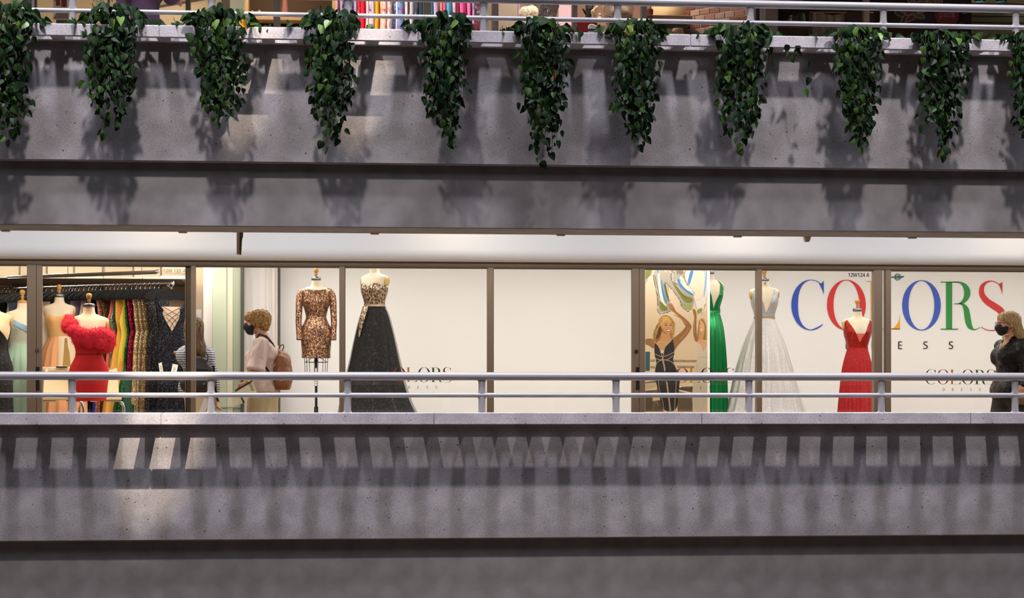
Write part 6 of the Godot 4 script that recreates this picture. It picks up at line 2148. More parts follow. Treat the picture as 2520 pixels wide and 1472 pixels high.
	j = {
		pelvis = q2.call(489, 960, 0.0), waist = q2.call(488, 925, 0.0), chest = q2.call(482, 882, 0.0), neck = q2.call(478, 845, 0.0),
		sho_l = q2.call(475, 868, -0.13), elb_l = q2.call(474, 912, -0.24), wri_l = q2.call(458, 890, -0.38), hand_l = Vector3(-0.25, 0.7, -0.6),
		sho_r = q2.call(503, 873, 0.05), elb_r = q2.call(522, 925, 0.03), wri_r = q2.call(529, 975, -0.06),
		hip_l = q2.call(480, 970, -0.04), kne_l = q2.call(480, 1085, -0.06), ank_l = Vector3(-0.06, 0.10, 0.0), toe_l = Vector3(-0.09, 0.045, -0.15),
		hip_r = q2.call(500, 970, 0.03), kne_r = q2.call(508, 1085, 0.02), ank_r = Vector3(0.10, 0.10, 0.06), toe_r = Vector3(0.09, 0.045, -0.10), sole = 0.008,
	}
	part("body", body_mesh(j, head, 0.4), M.skin, o)
	face_parts(head, o)
	var stripe := cloth(Color.WHITE)
	stripe.albedo_texture = stripes_texture(rgb8(214, 214, 216), rgb8(62, 70, 104), 16, 0.48)
	stripe.uv1_triplanar = true
	stripe.uv1_scale = Vector3(2, 2.9, 2)
	part("striped_top", solid(garment_top(j, 0.004, 0.0, 1.9), 0.012, 0.012, [[q2.call(484, 972, 0.0), Vector3(0, -1, 0)]], 0.006, Vector3(10, 6, 10)), stripe, o)
	part("trousers", solid(trousers(j, 0.004), 0.014, 0.014), cloth(rgb8(206, 186, 150)), o)
	shoes(j, mat(rgb8(60, 50, 44), 0.7), o)
	var h2 := mat(rgb8(112, 84, 40), 0.55)
	h2.albedo_texture = noise_tex(0.04, 6, Color(0.55, 0.5, 0.45), Color(1.2, 1.15, 1.05), 128)
	h2.uv1_triplanar = true
	h2.uv1_scale = Vector3(14, 1.2, 14)
	part("hair", solid([[head + Vector3(0, 0.035, 0.015), Vector3(0.092, 0.098, 0.106)], [head + Vector3(0, -0.02, 0.06), head + Vector3(0.03, -0.20, 0.105), 0.085, 0.075], [head + Vector3(0.03, -0.18, 0.10), head + Vector3(0.075, -0.29, 0.115), 0.068, 0.036], [head + Vector3(-0.03, -0.1, 0.08), head + Vector3(-0.02, -0.26, 0.11), 0.06, 0.035]], 0.007, 0.014, [], 0.010, Vector3(46, 5, 46)), h2, o)
	var bg := thing("shoulder_bag", "black shoulder bag on the back of the woman in stripes", "bag", Vector3(at.x, 0, at.z), 0.12)
	var bl := mat(rgb8(34, 28, 28), 0.5)
	part("bag", solid([[q2.call(470, 915, 0.2), q2.call(500, 915, 0.2), 0.075, 0.075], [q2.call(462, 945, 0.2), q2.call(506, 945, 0.2), 0.085, 0.08], [q2.call(480, 890, 0.19), q2.call(494, 893, 0.19), 0.05, 0.05]], 0.009, 0.02), bl, bg)
	part("flap", solid([[q2.call(466, 908, 0.25), q2.call(504, 912, 0.25), 0.034, 0.028]], 0.008, 0.01), bl, bg)
	part("clasp", box_mesh(Vector3(-0.008, -0.01, -0.003), Vector3(0.008, 0.01, 0.003), 0.002, Transform3D(Basis(), q2.call(497, 945, 0.287))), mat(rgb8(200, 160, 70), 0.3, 0.9), bg)
	part("strap", tube_mesh([q2.call(470, 890, 0.2), q2.call(480, 868, 0.19), q2.call(468, 845, 0.12), q2.call(450, 838, 0.06)], 0.009, 7), bl, bg)
	part("handle_loop", tube_mesh([q2.call(492, 894, 0.22), q2.call(493, 874, 0.235), q2.call(501, 867, 0.235), q2.call(507, 876, 0.23), q2.call(507, 890, 0.22)], 0.005, 7), bl, bg)
	part("hanging_strap", tube_mesh([q2.call(522, 900, 0.15), q2.call(527, 940, 0.14), q2.call(529, 970, 0.13), q2.call(534, 988, 0.12)], 0.011, 7), bl, bg)
	var pp := thing("paper_bundle", "folded cream papers held low by the woman in stripes", "papers", q2.call(497, 992, 0.2) + Vector3(at.x, 0, at.z))
	part("papers", box_mesh(Vector3(-0.065, -0.09, -0.004), Vector3(0.04, 0.06, 0.004), 0.001, Transform3D(Basis(Vector3.BACK, -0.05), Vector3.ZERO)), mat(rgb8(222, 196, 150), 0.8), pp)
	part("white_sheet", box_mesh(Vector3(-0.01, -0.11, 0.005), Vector3(0.045, 0.05, 0.009), 0.001, Transform3D(Basis(Vector3.BACK, -0.35), Vector3(0.025, 0, 0))), mat(rgb8(240, 236, 228), 0.8), pp)

	# the blonde woman in a black sequin jacket at the right edge
	d = 19.2
	at = pt(2488, HOR, d)
	s = ppm(2488, d)
	var q3 := func(u: float, v: float, x: float) -> Vector3:
		return Vector3(x, EYE + (HOR - v) / s, (u - 2488.0) / s)
	o = thing("person", "blonde woman in a black sequin jacket, glasses and black mask at the right edge", "person", Vector3(at.x, 0, at.z), PI / 2 + 0.1)
	head = q3.call(2480, 798, 0.0)
	j = {
		pelvis = q3.call(2486, 965, 0.0), waist = q3.call(2486, 925, 0.0), chest = q3.call(2484, 878, 0.0), neck = q3.call(2489, 838, 0.0),
		sho_l = q3.call(2500, 852, -0.175), elb_l = q3.call(2512, 918, -0.22), wri_l = q3.call(2492, 950, -0.25),
		sho_r = q3.call(2484, 852, 0.175), elb_r = q3.call(2492, 918, 0.21), wri_r = q3.call(2470, 920, 0.12),
		hip_l = q3.call(2494, 972, -0.085), kne_l = q3.call(2522, 1085, -0.09), ank_l = Vector3(-0.09, 0.11, 0.36), toe_l = Vector3(-0.095, 0.045, 0.2),
		hip_r = q3.call(2480, 972, 0.085), kne_r = q3.call(2455, 1080, 0.09), ank_r = Vector3(0.09, 0.10, -0.16), toe_r = Vector3(0.095, 0.045, -0.33), sole = 0.008,
	}
	part("body", body_mesh(j, head, 0.5), M.skin, o)
	face_parts(head, o)
	mask_on(head, sequin(rgb8(36, 34, 36), 30, 0.4, 0.4), o)
	var bs := sequin(rgb8(38, 35, 34), 14, 0.6, 0.3)
	var jac := garment_top(j, 0.008, 0.0, 1.92)
	jac.append([q3.call(2462, 878, -0.07), Vector3(0.075, 0.09, 0.075)])
	jac.append([q3.call(2462, 878, 0.07), Vector3(0.075, 0.09, 0.075)])
	jac.append([q3.call(2480, 962, -0.07), q3.call(2480, 962, 0.07), 0.145, 0.145])
	part("jacket", solid(jac, 0.012, 0.014, [[q3.call(2480, 981, 0.0), Vector3(0, -1, 0)]], 0.007, Vector3(12, 9, 12), [[q3.call(2472, 842, 0.0), Vector3(0.055, 0.085, 0.10)]]), bs, o)
	part("trousers", solid(trousers(j, 0.012), 0.014, 0.014), cloth(rgb8(36, 32, 28)), o)
	shoes(j, M.black, o)
	var h3 := mat(rgb8(176, 150, 100), 0.5)
	h3.albedo_texture = noise_tex(0.04, 16, Color(0.55, 0.5, 0.42), Color(1.2, 1.16, 1.08), 128)
	h3.uv1_triplanar = true
	h3.uv1_scale = Vector3(16, 1.4, 16)
	part("hair", solid([[head + Vector3(0, 0.042, 0.022), Vector3(0.090, 0.088, 0.104)], [head + Vector3(0, 0.06, -0.048), Vector3(0.062, 0.046, 0.05)], [head + Vector3(-0.055, 0.02, 0.05), head + Vector3(-0.075, -0.12, 0.10), 0.05, 0.045], [head + Vector3(-0.06, -0.1, 0.10), head + Vector3(-0.07, -0.25, 0.165), 0.045, 0.022], [head + Vector3(0.05, 0.02, 0.05), head + Vector3(0.065, -0.22, 0.12), 0.05, 0.025], [head + Vector3(0, -0.03, 0.075), head + Vector3(0.0, -0.2, 0.14), 0.06, 0.04]], 0.006, 0.012, [], 0.010, Vector3(46, 6, 46)), h3, o)
	for sx in [-1.0, 1.0]:
		var rim := []
		for i in 17: rim.append(head + Vector3(sx * 0.031 + cos(TAU * i / 16) * 0.023, 0.006 + sin(TAU * i / 16) * 0.018, -0.106))
		part("glasses_rim", tube_mesh(rim, 0.0026, 6), mat(rgb8(60, 40, 30), 0.4), o)
		part("glasses_arm", tube_mesh([head + Vector3(sx * 0.054, 0.010, -0.106), head + Vector3(sx * 0.078, 0.012, -0.06), head + Vector3(sx * 0.082, 0.008, 0.02)], 0.0026, 6), mat(rgb8(60, 40, 30), 0.4), o)
		part("earring", lathe_mesh([Vector2(0.001, -0.02), Vector2(0.006, -0.012), Vector2(0.003, 0.0), Vector2(0.001, 0.004)], 10), gold, o).position = head + Vector3(sx * 0.084, -0.045, 0.008)
	part("glasses_bridge", tube_mesh([head + Vector3(-0.009, 0.008, -0.108), head + Vector3(0, 0.012, -0.112), head + Vector3(0.009, 0.008, -0.108)], 0.0024, 6), mat(rgb8(60, 40, 30), 0.4), o)
	var ch := begin()
	for i in 7:
		var t := i / 6.0
		var c: Vector3 = q3.call(2466 - 8 * t, 846 + 17 * t, 0.02)
		lathe(ch, [Vector2(0.001, -0.009), Vector2(0.008, -0.004), Vector2(0.009, 0.004), Vector2(0.001, 0.009)], 8, c)
	part("necklace", done(ch), mat(rgb8(224, 206, 160), 0.3, 0.8), o)
	part("neck_chain", tube_mesh([q3.call(2464, 834, -0.03), q3.call(2461, 829, -0.045), q3.call(2466, 825, -0.06), q3.call(2474, 824, -0.066)], 0.008, 7), mat(rgb8(224, 206, 160), 0.3, 0.8), o)
	part("bracelet", tube_mesh([q3.call(2466, 916, 0.06), q3.call(2469, 912, 0.02), q3.call(2473, 914, -0.02), q3.call(2475, 920, -0.04)], 0.010, 8), mat(rgb8(60, 206, 150), 0.5), o)
	var hb := thing("handbag", "small brown patterned handbag hanging at the blonde woman's side", "bag", Vector3(at.x, 0, at.z), PI / 2 + 0.1)
	part("bag", solid([[q3.call(2489, 984, -0.22), q3.call(2500, 984, -0.22), 0.05, 0.05]], 0.007, 0.01, [], 0.003, Vector3(30, 30, 30)), mat(rgb8(112, 84, 62), 0.5), hb)
	part("strap", tube_mesh([q3.call(2490, 975, -0.22), q3.call(2486, 955, -0.25), q3.call(2500, 975, -0.22)], 0.004, 6), mat(rgb8(70, 50, 38), 0.5), hb)

# ---------- hanging plants in the upper ledge ----------
func leaf_mesh(fold: float, curl: float, wide: float) -> ArrayMesh:
	var half := [[0.0, 0.0], [0.22, 0.09], [0.42, 0.0], [0.5, -0.18], [0.48, -0.4], [0.36, -0.66], [0.18, -0.88], [0.0, -1.08]]
	var st := begin()
	st.set_smooth_group(-1)
	for s in [-1.0, 1.0]:
		for i in half.size() - 1:
			var a: Array = half[i]
			var b: Array = half[i + 1]
			var p := []
			for q in [[0.0, a[1]], [a[0] * s * wide, a[1]], [b[0] * s * wide, b[1]], [0.0, b[1]]]:
				p.append(Vector3(q[0], q[1], absf(q[0]) * fold - curl * q[1] * q[1]))
			if i == 0: p[0] = Vector3(0, -0.06, 0)
			if s > 0: quad(st, p[0], p[1], p[2], p[3])
			else: quad(st, p[3], p[2], p[1], p[0])
	return done(st)

var spare := []
var leaves := 0

func plants():
	var meshes := [leaf_mesh(0.25, 0.18, 1.0), leaf_mesh(0.45, 0.1, 0.9), leaf_mesh(-0.2, 0.3, 1.05), leaf_mesh(0.6, 0.25, 0.85)]
	var greens := []
	for c in [rgb8(24, 46, 17), rgb8(17, 37, 14), rgb8(32, 58, 19), rgb8(17, 41, 20), rgb8(46, 72, 21), rgb8(23, 49, 21)]:
		var m := mat(c, 0.58)
		m.metallic_specular = 0.3
		m.backlight_enabled = true
		m.backlight = Color(0.05, 0.07, 0.025)
		greens.append(m)
	var pale := mat(rgb8(96, 128, 58), 0.45)
	var gold := mat(rgb8(200, 138, 26), 0.5)
	var rust := mat(rgb8(160, 84, 32), 0.6)
	var vine := mat(rgb8(58, 66, 36), 0.7)
	var potm := mat(Color(0.72, 0.72, 0.72), 0.7)
	# [u, crown top v, lowest v, half width left px, right px, label detail]
	var list := [
		[30, 22, 362, 70, 66, "at the left picture edge, with two long tails"],
		[283, 20, 318, 82, 80, "second from the left, one thin tail curling lower left"],
		[546, 26, 306, 84, 80, "third from the left, with a yellow leaf near its top"],
		[813, 28, 362, 72, 74, "fourth from the left, the fullest, with a rust-brown leaf"],
		[1092, 30, 346, 70, 62, "fifth from the left, below the pink dresses"],
		[1332, 44, 388, 70, 64, "sixth from the left, whose thin tail hangs lowest of all"],
		[1555, 40, 346, 66, 70, "seventh from the left, with one yellow leaf, below the striped top"],
		[1812, 48, 350, 76, 80, "eighth from the left, wide and bushy below the brick wall"],
		[2100, 52, 342, 72, 62, "ninth from the left, right of the stray dangling vine tail"],
		[2305, 60, 356, 76, 70, "tenth from the left, below the round dark red sign"],
		[2512, 62, 296, 52, 60, "at the right picture edge, cut by the frame"],
	]
	var r := RandomNumberGenerator.new()
	for pi in list.size():
		var L: Array = list[pi]
		r.seed = 100 + pi * 17
		var s := ppm(L[0], 15.95)
		var base := Vector3(fx(L[0], 16.1), 3.74, -FRONT - 0.10)
		var o := thing("hanging_pothos", "trailing pothos %s" % L[5], "plant", base, 0.0, "pothos plants hanging from the upper ledge")
		part("pot", lathe_mesh([Vector2(0.05, -0.13), Vector2(0.066, 0.02), Vector2(0.07, 0.02), Vector2(0.07, 0.035), Vector2(0.062, 0.035), Vector2(0.058, 0.02)], 20), potm, o)
		var n := 0
		spare = []
		leaves = 0
		var top: float = (73.0 - L[1]) / s
		var drop: float = (L[2] - 73.0) / s
		# crown
		for i in 104:
			var t := r.randf_range(-1, 1)
			var hw: float = (L[3] if t < 0 else L[4]) / s
			var y: float = r.randf_range(-0.05, 1.0) * top * sqrt(maxf(0.05, 1 - t * t * 0.8)) + 0.01
			var z := r.randf_range(-0.06, 0.20)
			if t * t > 0.6: y = minf(y, top * 0.45)
			leaf(o, meshes, greens, Vector3(t * hw * 0.92, y, z), r, r.randf_range(0.050, 0.080), t, (y / top - 0.4) * 0.9)
			n += 1
		# shoots that creep sideways along the ledge top
		for sd in [-1.0, 1.0]:
			var reach: float = (L[3] if sd < 0 else L[4]) / s
			for i in 5 + (pi * 3 + int(sd)) % 4:
				leaf(o, meshes, greens, Vector3(sd * reach * r.randf_range(0.8, 1.45), r.randf_range(-0.01, 0.05), r.randf_range(-0.04, 0.12)), r, r.randf_range(0.05, 0.075), sd, 0.5)
				n += 1
		for i in 3:
			var m: Material = pale if i < 2 else gold
			if i == 2 and not pi in [2, 6]: continue
			leaf(o, meshes, [m], Vector3(r.randf_range(-0.1, 0.16), r.randf_range(-0.05, 0.05), 0.2), r, 0.075, 0.0, 0.2)
		if pi in [3, 5, 8]: 
			leaf(o, meshes, [rust], Vector3(0.10, -0.34, 0.18), r, 0.08, 0.0, 0.0)
		# vines
		var nv := 17
		for v in nv:
			var t := (v + 0.5) / nv * 2 - 1 + r.randf_range(-0.05, 0.05)
			var hw: float = (L[3] if t < 0 else L[4]) / s * 0.80
			var x := t * hw
			var len_: float = drop * (0.62 + 0.34 * r.randf()) * (1.0 - 0.22 * t * t)
			if v == nv / 2 or v == nv / 2 + 3: len_ = drop * (1.0 if v == nv / 2 else 0.93)
			if pi == 1 and v == 3: len_ = drop * 1.08
			var path := []
			var z := 0.14 + r.randf_range(0.0, 0.09)
			path.append(Vector3(x * 0.35, 0.035, 0.02))
			path.append(Vector3(x * 0.7, 0.05, z * 0.75))
			path.append(Vector3(x * 0.9, -0.03, z))
			var ph := r.randf_range(0, TAU)
			var steps := int(len_ / 0.07) + 1
			for i in range(1, steps + 1):
				var f := float(i) / steps
				path.append(Vector3(x * (0.92 - 0.18 * f) + 0.03 * sin(ph + f * 5), -0.03 - len_ * f, z + 0.02 * sin(ph * 2 + f * 4)))
			part("vine", tube_mesh(path, 0.0022, 4), vine, o)
			var count := int(len_ / 0.045)
			for i in count:
				var f := (i + r.randf_range(0.2, 0.9)) / count
				var k: float = f * (path.size() - 3) + 2
				var a: Vector3 = path[int(k)]
				var b: Vector3 = path[mini(int(k) + 1, path.size() - 1)]
				var p := a.lerp(b, k - int(k))
				var side := (1.0 if i % 2 == 0 else -1.0) * r.randf_range(0.012, 0.042)
				leaf(o, meshes, greens, p + Vector3(side, 0.01, r.randf_range(0.0, 0.03)), r, r.randf_range(0.046, 0.078) * (1.0 - 0.2 * f), side * 8, 0.0)
				n += 1
			leaf(o, meshes, greens, path[path.size() - 1], r, 0.06, 0.0, 0.0)
			n += 1
		# leaves past the first three hundred: one joined foliage part
		if spare.size():
			var mm := MultiMesh.new()
			mm.transform_format = MultiMesh.TRANSFORM_3D
			mm.mesh = meshes[1]
			mm.instance_count = spare.size()
			for i in spare.size(): mm.set_instance_transform(i, spare[i])
			var mi := MultiMeshInstance3D.new()
			mi.name = "foliage"
			mi.multimesh = mm
			mi.material_override = greens[1]
			o.add_child(mi, true)
			mi.set_meta("kind", "stuff")
	leaves = 0
	# the stray tail left of the ninth plant
	var o := thing("vine_tail", "single thin stray pothos tail dangling from the ledge between the eighth and ninth plants", "vine", pt(1960, 112, 16.02))
	r.seed = 77
	var path := []
	for q in [[1960, 112], [1966, 135], [1968, 160], [1972, 190], [1984, 215], [1979, 232]]:
		path.append(pt(q[0], q[1], 15.95) - o.position)
	part("stem", tube_mesh(path, 0.0024, 5), vine, o)
	for q in [[1940, 118], [1962, 120], [1948, 145], [1988, 158], [1992, 198], [1980, 228], [1935, 130], [1958, 128]]:
		leaf(o, meshes, greens, pt(q[0], q[1], 15.94) - o.position + Vector3(0, 0.02, 0), r, 0.06, 0.0, 0.0)

func leaf(o: Node3D, meshes: Array, mats: Array, p: Vector3, r: RandomNumberGenerator, size: float, lean: float, lift: float):
	var b := Basis(Vector3.UP, r.randf_range(-1.15, 1.15)) * Basis(Vector3.BACK, clampf(lean, -1, 1) * 0.7 + r.randf_range(-0.8, 0.8)) * Basis(Vector3.RIGHT, -0.15 - lift * 0.9 + r.randf_range(-0.5, 0.35))
	var xf := Transform3D(b.scaled(Vector3.ONE * size), p)
	leaves += 1
	if leaves > 298:
		spare.append(xf)
		return
	var l := part("leaf", meshes[r.randi() % meshes.size()], mats[r.randi() % mats.size()], o)
	l.transform = xf

# ---------- the shops on the upper level: a narrow strip of each is seen over the ledge ----------
func slab(called: String, label: String, cat: String, u0: float, v0: float, u1: float, v1: float, d: float, depth: float, m: Material, group := "", ch := 0.004) -> Node3D:
	# a solid thing whose front spans the photo rows v0 (top) to v1 (bottom)
	var a := pt(u0, v1, d)
	var b := pt(u1, v0, d)
	if v1 >= 76.0: a.y = 3.03                     # what goes on below the ledge stands on the floor
	var o := thing(called, label, cat, Vector3((a.x + b.x) / 2, a.y, -d), 0.0, group)
	part("body", box_mesh(Vector3(-(b.x - a.x) / 2, 0, -depth), Vector3((b.x - a.x) / 2, b.y - a.y, 0), ch), m, o)
	return o

func upper_shops():
	var fl := 3.03
	var d := GLASS
	# mullions and panes
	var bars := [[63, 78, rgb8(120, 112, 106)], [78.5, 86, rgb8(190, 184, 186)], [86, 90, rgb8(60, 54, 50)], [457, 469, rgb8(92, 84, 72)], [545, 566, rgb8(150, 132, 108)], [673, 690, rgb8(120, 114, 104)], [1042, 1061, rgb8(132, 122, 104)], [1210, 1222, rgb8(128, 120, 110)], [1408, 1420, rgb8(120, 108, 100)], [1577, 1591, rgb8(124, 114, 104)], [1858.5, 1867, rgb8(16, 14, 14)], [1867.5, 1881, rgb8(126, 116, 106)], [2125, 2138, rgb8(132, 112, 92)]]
	var prev := X0
	var n := 0
	for b in bars:
		var a := fx(b[0], d)
		var e := fx(b[1], d)
		var f := frame_node("trim_%d" % (30 + n))
		part("mullion", box_mesh(Vector3(a, fl, -d - 0.05), Vector3(e, 5.55, -d + 0.03), 0.003), mat(b[2], 0.5, 0.2), f)
		if a - prev > 0.15:
			var w := frame_node("window_%d" % (30 + n))
			part("pane", box_mesh(Vector3(prev, fl + 0.02, -d - 0.004), Vector3(a, 5.55, -d + 0.004)), M.glass, w)
		prev = e
		n += 1
	var w := frame_node("window_60")
	part("pane", box_mesh(Vector3(prev, fl + 0.02, -d - 0.004), Vector3(X1, 5.55, -d + 0.004)), M.glass, w)
	# partitions between the shops
	wallbox("wall_partition", Vector3(fx(1862, 19.0), fl, -24.1), Vector3(fx(1862, 19.0) + 0.12, 5.55, -18.62), mat(rgb8(120, 104, 92), 0.9))
	wallbox("wall_partition", Vector3(fx(596, 20.5), fl, -24.1), Vector3(fx(599, 20.5), 5.55, -20.9), mat(rgb8(222, 214, 196), 0.9))
	var cream := mat(rgb8(226, 204, 164), 0.85)
	wallbox("wall_display", Vector3(X0, fl, -22.2), Vector3(fx(560, 22.0), 5.55, -22.0), cream)
	wallbox("wall_display", Vector3(fx(566, 21.5), fl, -21.7), Vector3(fx(603, 21.5), 5.55, -21.5), mat(rgb8(206, 214, 200), 0.85))
	# sign board with red print at the left
	var o := slab("poster_board", "white upright board with dark red printed figures in the upper left shop", "board", 130, -140, 178, 48, 19.4, 0.03, mat(rgb8(214, 204, 186), 0.7))
	var pr := begin()
	var zf := -19.4
	for q in [[138, -60, 148, 14], [151, -60, 164, 17], [133, -20, 137, 2]]:
		var a := pt(q[0], q[3], 19.4) - o.position
		var b := pt(q[2], q[1], 19.4) - o.position
		bbox(pr, Vector3(a.x, a.y, 0.001), Vector3(b.x, b.y, 0.003))
	part("red_print", done(pr), mat(rgb8(120, 40, 26), 0.7), o)
	var tr := PackedVector2Array()
	for q in [[131, 47], [170, 47], [172, 30], [140, 31]]:
		var a := pt(q[0], q[1], 19.4) - o.position
		tr.append(Vector2(a.x, a.y))
	part("grey_band", prism_mesh(tr, 0.001, 0.003), mat(rgb8(140, 124, 110), 0.7), o)
	part("leg", box_mesh(Vector3(-0.06, -(o.position.y - fl), -0.025), Vector3(0.06, 0.0, -0.005)), M.steel, o)
	# strands of beads
	o = thing("bead_stand", "display stand hung with colored bead strands above the second plant", "stand", pt(262, -60, 19.2))
	part("bar", tube_mesh([Vector3(-0.16, 0.06, 0), Vector3(0.16, 0.06, 0)], 0.008, 8), M.steel, o)
	part("post", tube_mesh([Vector3(0.02, 0.06, -0.01), Vector3(0.02, fl - o.position.y, -0.01)], 0.01, 8), M.steel, o)
	var bc := [rgb8(150, 90, 40), rgb8(120, 40, 30), rgb8(60, 60, 90), rgb8(190, 150, 80), rgb8(80, 50, 40), rgb8(160, 120, 150)]
	for i in 13:
		var st := begin()
		var x := -0.14 + i * 0.0235
		var ln := 0.22 + 0.11 * absf(sin(i * 2.1))
		for k in int(ln / 0.012): lathe(st, [Vector2(0.001, -0.006), Vector2(0.006, 0), Vector2(0.001, 0.006)], 6, Vector3(x + 0.004 * sin(k * 0.5 + i), 0.06 - k * 0.012, 0.006))
		part("bead_strand", done(st), mat(bc[i % 6], 0.4), o)
	# glass counter with slanting metal edge
	o = thing("display_counter", "cream counter with a slanting metal edge in the upper left shop", "counter", Vector3.ZERO)
	var ca := pt(380, 18, 20.6)
	var cb := pt(565, -14, 19.0)
	var st2 := begin()
	tube(st2, [ca, cb], 0.014, 8)
	part("metal_edge", done(st2), mat(rgb8(110, 108, 100), 0.3, 0.6), o)
	var cs := begin()
	quad(cs, Vector3(ca.x, fl, ca.z), ca, cb, Vector3(cb.x, fl, cb.z))
	quad(cs, Vector3(ca.x, fl, ca.z - 0.05), Vector3(cb.x, fl, cb.z - 0.05), cb + Vector3(0, 0, -0.05), ca + Vector3(0, 0, -0.05))
	part("front", done(cs), cream, o)
	# a person in purple on the upper walkway
	var at := pt(357, HOR, 17.5)
	o = thing("person", "person in a dark purple sweater standing on the upper walkway, only the waist showing", "person", Vector3(at.x, fl, at.z), -0.35)
	var hd := Vector3(0, 1.58, 0)
	var j := {
		pelvis = Vector3(0, 0.90, 0), waist = Vector3(0, 1.06, 0), chest = Vector3(0, 1.24, 0.0), neck = Vector3(0, 1.42, 0.01),
		sho_l = Vector3(-0.17, 1.36, 0), elb_l = Vector3(-0.2, 1.10, 0.03), wri_l = Vector3(-0.16, 1.17, -0.2),
		sho_r = Vector3(0.17, 1.36, 0), elb_r = Vector3(0.24, 1.2, 0.0), wri_r = Vector3(0.2, 1.24, -0.2),
		hip_l = Vector3(-0.085, 0.88, 0), kne_l = Vector3(-0.09, 0.5, -0.02), ank_l = Vector3(-0.09, 0.10, 0.04), toe_l = Vector3(-0.1, 0.045, -0.12),
		hip_r = Vector3(0.085, 0.88, 0), kne_r = Vector3(0.09, 0.5, -0.02), ank_r = Vector3(0.09, 0.10, 0.04), toe_r = Vector3(0.1, 0.045, -0.12), sole = 0.008,
	}
	part("body", body_mesh(j, hd, 0.5), M.skin, o)
	face_parts(hd, o)
	part("sweater", solid(garment_top(j, 0.0, 0.0, 1.95), 0.013, 0.012, [[Vector3(0, 0.955, 0), Vector3(0, -1, 0)]], 0.006, Vector3(12, 8, 12)), cloth(rgb8(78, 50, 76)), o)
	part("trousers", solid(trousers(j, 0.008), 0.014, 0.014), cloth(rgb8(44, 34, 46)), o)
	part("hair", solid([[hd + Vector3(0, 0.05, 0.03), Vector3(0.09, 0.085, 0.1)]], 0.008, 0.01, [], 0.008, Vector3(30, 20, 30)), mat(rgb8(70, 50, 34), 0.6), o)
	shoes(j, M.black, o)
	# wooden wall cabinet with jars
	var oak := mat(rgb8(176, 140, 92), 0.6)
	o = thing("open_cabinet", "open light wooden cabinet with jars behind the third and fourth plants", "cabinet", Vector3.ZERO)
	var xa := fx(603, 20.2)
	var xb := fx(826, 20.2)
	var ys := fy(33, 715, 20.0)
	var back := mat(rgb8(84, 64, 44), 0.85)
	part("side_panel", box_mesh(Vector3(xa, fl, -20.6), Vector3(xa + 0.034, 5.2, -20.2), 0.003), oak, o)
	part("side_panel", box_mesh(Vector3(xb - 0.034, fl, -20.6), Vector3(xb, 5.2, -20.2), 0.003), oak, o)
	part("back_panel", box_mesh(Vector3(xa + 0.034, fl, -20.62), Vector3(xb - 0.034, 5.2, -20.6)), back, o)
	part("shelf", box_mesh(Vector3(xa + 0.034, ys - 0.03, -20.58), Vector3(xb - 0.034, ys, -20.2), 0.003), oak, o)
	part("shelf", box_mesh(Vector3(xa + 0.034, ys + 0.55, -20.58), Vector3(xb - 0.034, ys + 0.58, -20.2), 0.003), oak, o)
	part("lower_front", box_mesh(Vector3(xa + 0.034, fl, -20.4), Vector3(xb - 0.034, ys - 0.06, -20.35), 0.003), mat(rgb8(120, 98, 60), 0.8), o)
	var jc := [rgb8(220, 180, 150), rgb8(206, 150, 130), rgb8(224, 196, 150), rgb8(226, 210, 160), rgb8(214, 160, 150), rgb8(196, 140, 120)]
	var jars := [[620, 9, 20], [629, 9, 10], [638, 9, 21], [647, 9, 9], [655, 8, 8], [662, 9, 16], [668, 9, 9], [615, 7, 8]]
	for i in jars.size():
		var q: Array = jars[i]
		var p := Vector3(fx(q[0], 20.32), ys, -20.32 - 0.05 * (i % 2))
		var jo := thing("candle_jar", "small %s jar on the cabinet shelf, %s" % [["peach", "rose", "cream", "pale yellow", "pink", "terracotta", "sand", "tiny peach"][i], ["beside the left edge", "second of the front row", "tall one third along", "fourth along", "fifth along", "taller one near the mullion", "last before the mullion", "first at the left edge"][i]], "jar", p, 0.0, "jars on the upper cabinet shelf")
		var hh: float = q[2] / 240.0
		var rr: float = q[1] / 480.0
		part("glass", lathe_mesh([Vector2(rr * 0.9, 0), Vector2(rr, 0.006), Vector2(rr, hh * 0.8), Vector2(rr * 0.8, hh * 0.86)], 14), mat(jc[i % 6], 0.3), jo)
		part("lid", lathe_mesh([Vector2(rr * 0.86, hh * 0.84), Vector2(rr * 0.9, hh * 0.87), Vector2(rr * 0.9, hh), Vector2(rr * 0.3, hh + 0.004)], 14), mat(rgb8(150, 90, 70), 0.5), jo)
	var vs := thing("clay_vase", "tall patterned terracotta vase right of the grey mullion", "vase", Vector3(fx(701, 20.35), ys, -20.35))
	part("vase", lathe_mesh([Vector2(0.022, 0), Vector2(0.032, 0.02), Vector2(0.034, 0.08), Vector2(0.026, 0.15), Vector2(0.022, 0.22), Vector2(0.028, 0.26)], 18), mat(rgb8(150, 92, 78), 0.7), vs)
	var bx := slab("woven_box", "low brown woven box beside the terracotta vase", "box", 706, 22, 726, 33, 20.3, 0.1, mat(rgb8(150, 110, 76), 0.8))
	bx.position.y = ys
	var hat := thing("dark_hat", "dark brimmed hat on the cabinet shelf left of the dress rack", "hat", Vector3(fx(768, 20.34), ys, -20.34))
	part("brim", lathe_mesh([Vector2(0.085, 0.0), Vector2(0.09, 0.006), Vector2(0.05, 0.02)], 24), mat(rgb8(52, 46, 36), 0.8), hat)
	part("crown", lathe_mesh([Vector2(0.06, 0.012), Vector2(0.06, 0.05), Vector2(0.05, 0.09), Vector2(0.03, 0.10)], 24), mat(rgb8(92, 82, 62), 0.8), hat)
	# rack of bright dresses
	var rod := thing("garment_rod", "chrome rod of the bright dresses on the upper level, above the fourth and fifth plants", "rod", Vector3.ZERO)
	var ry := 5.13
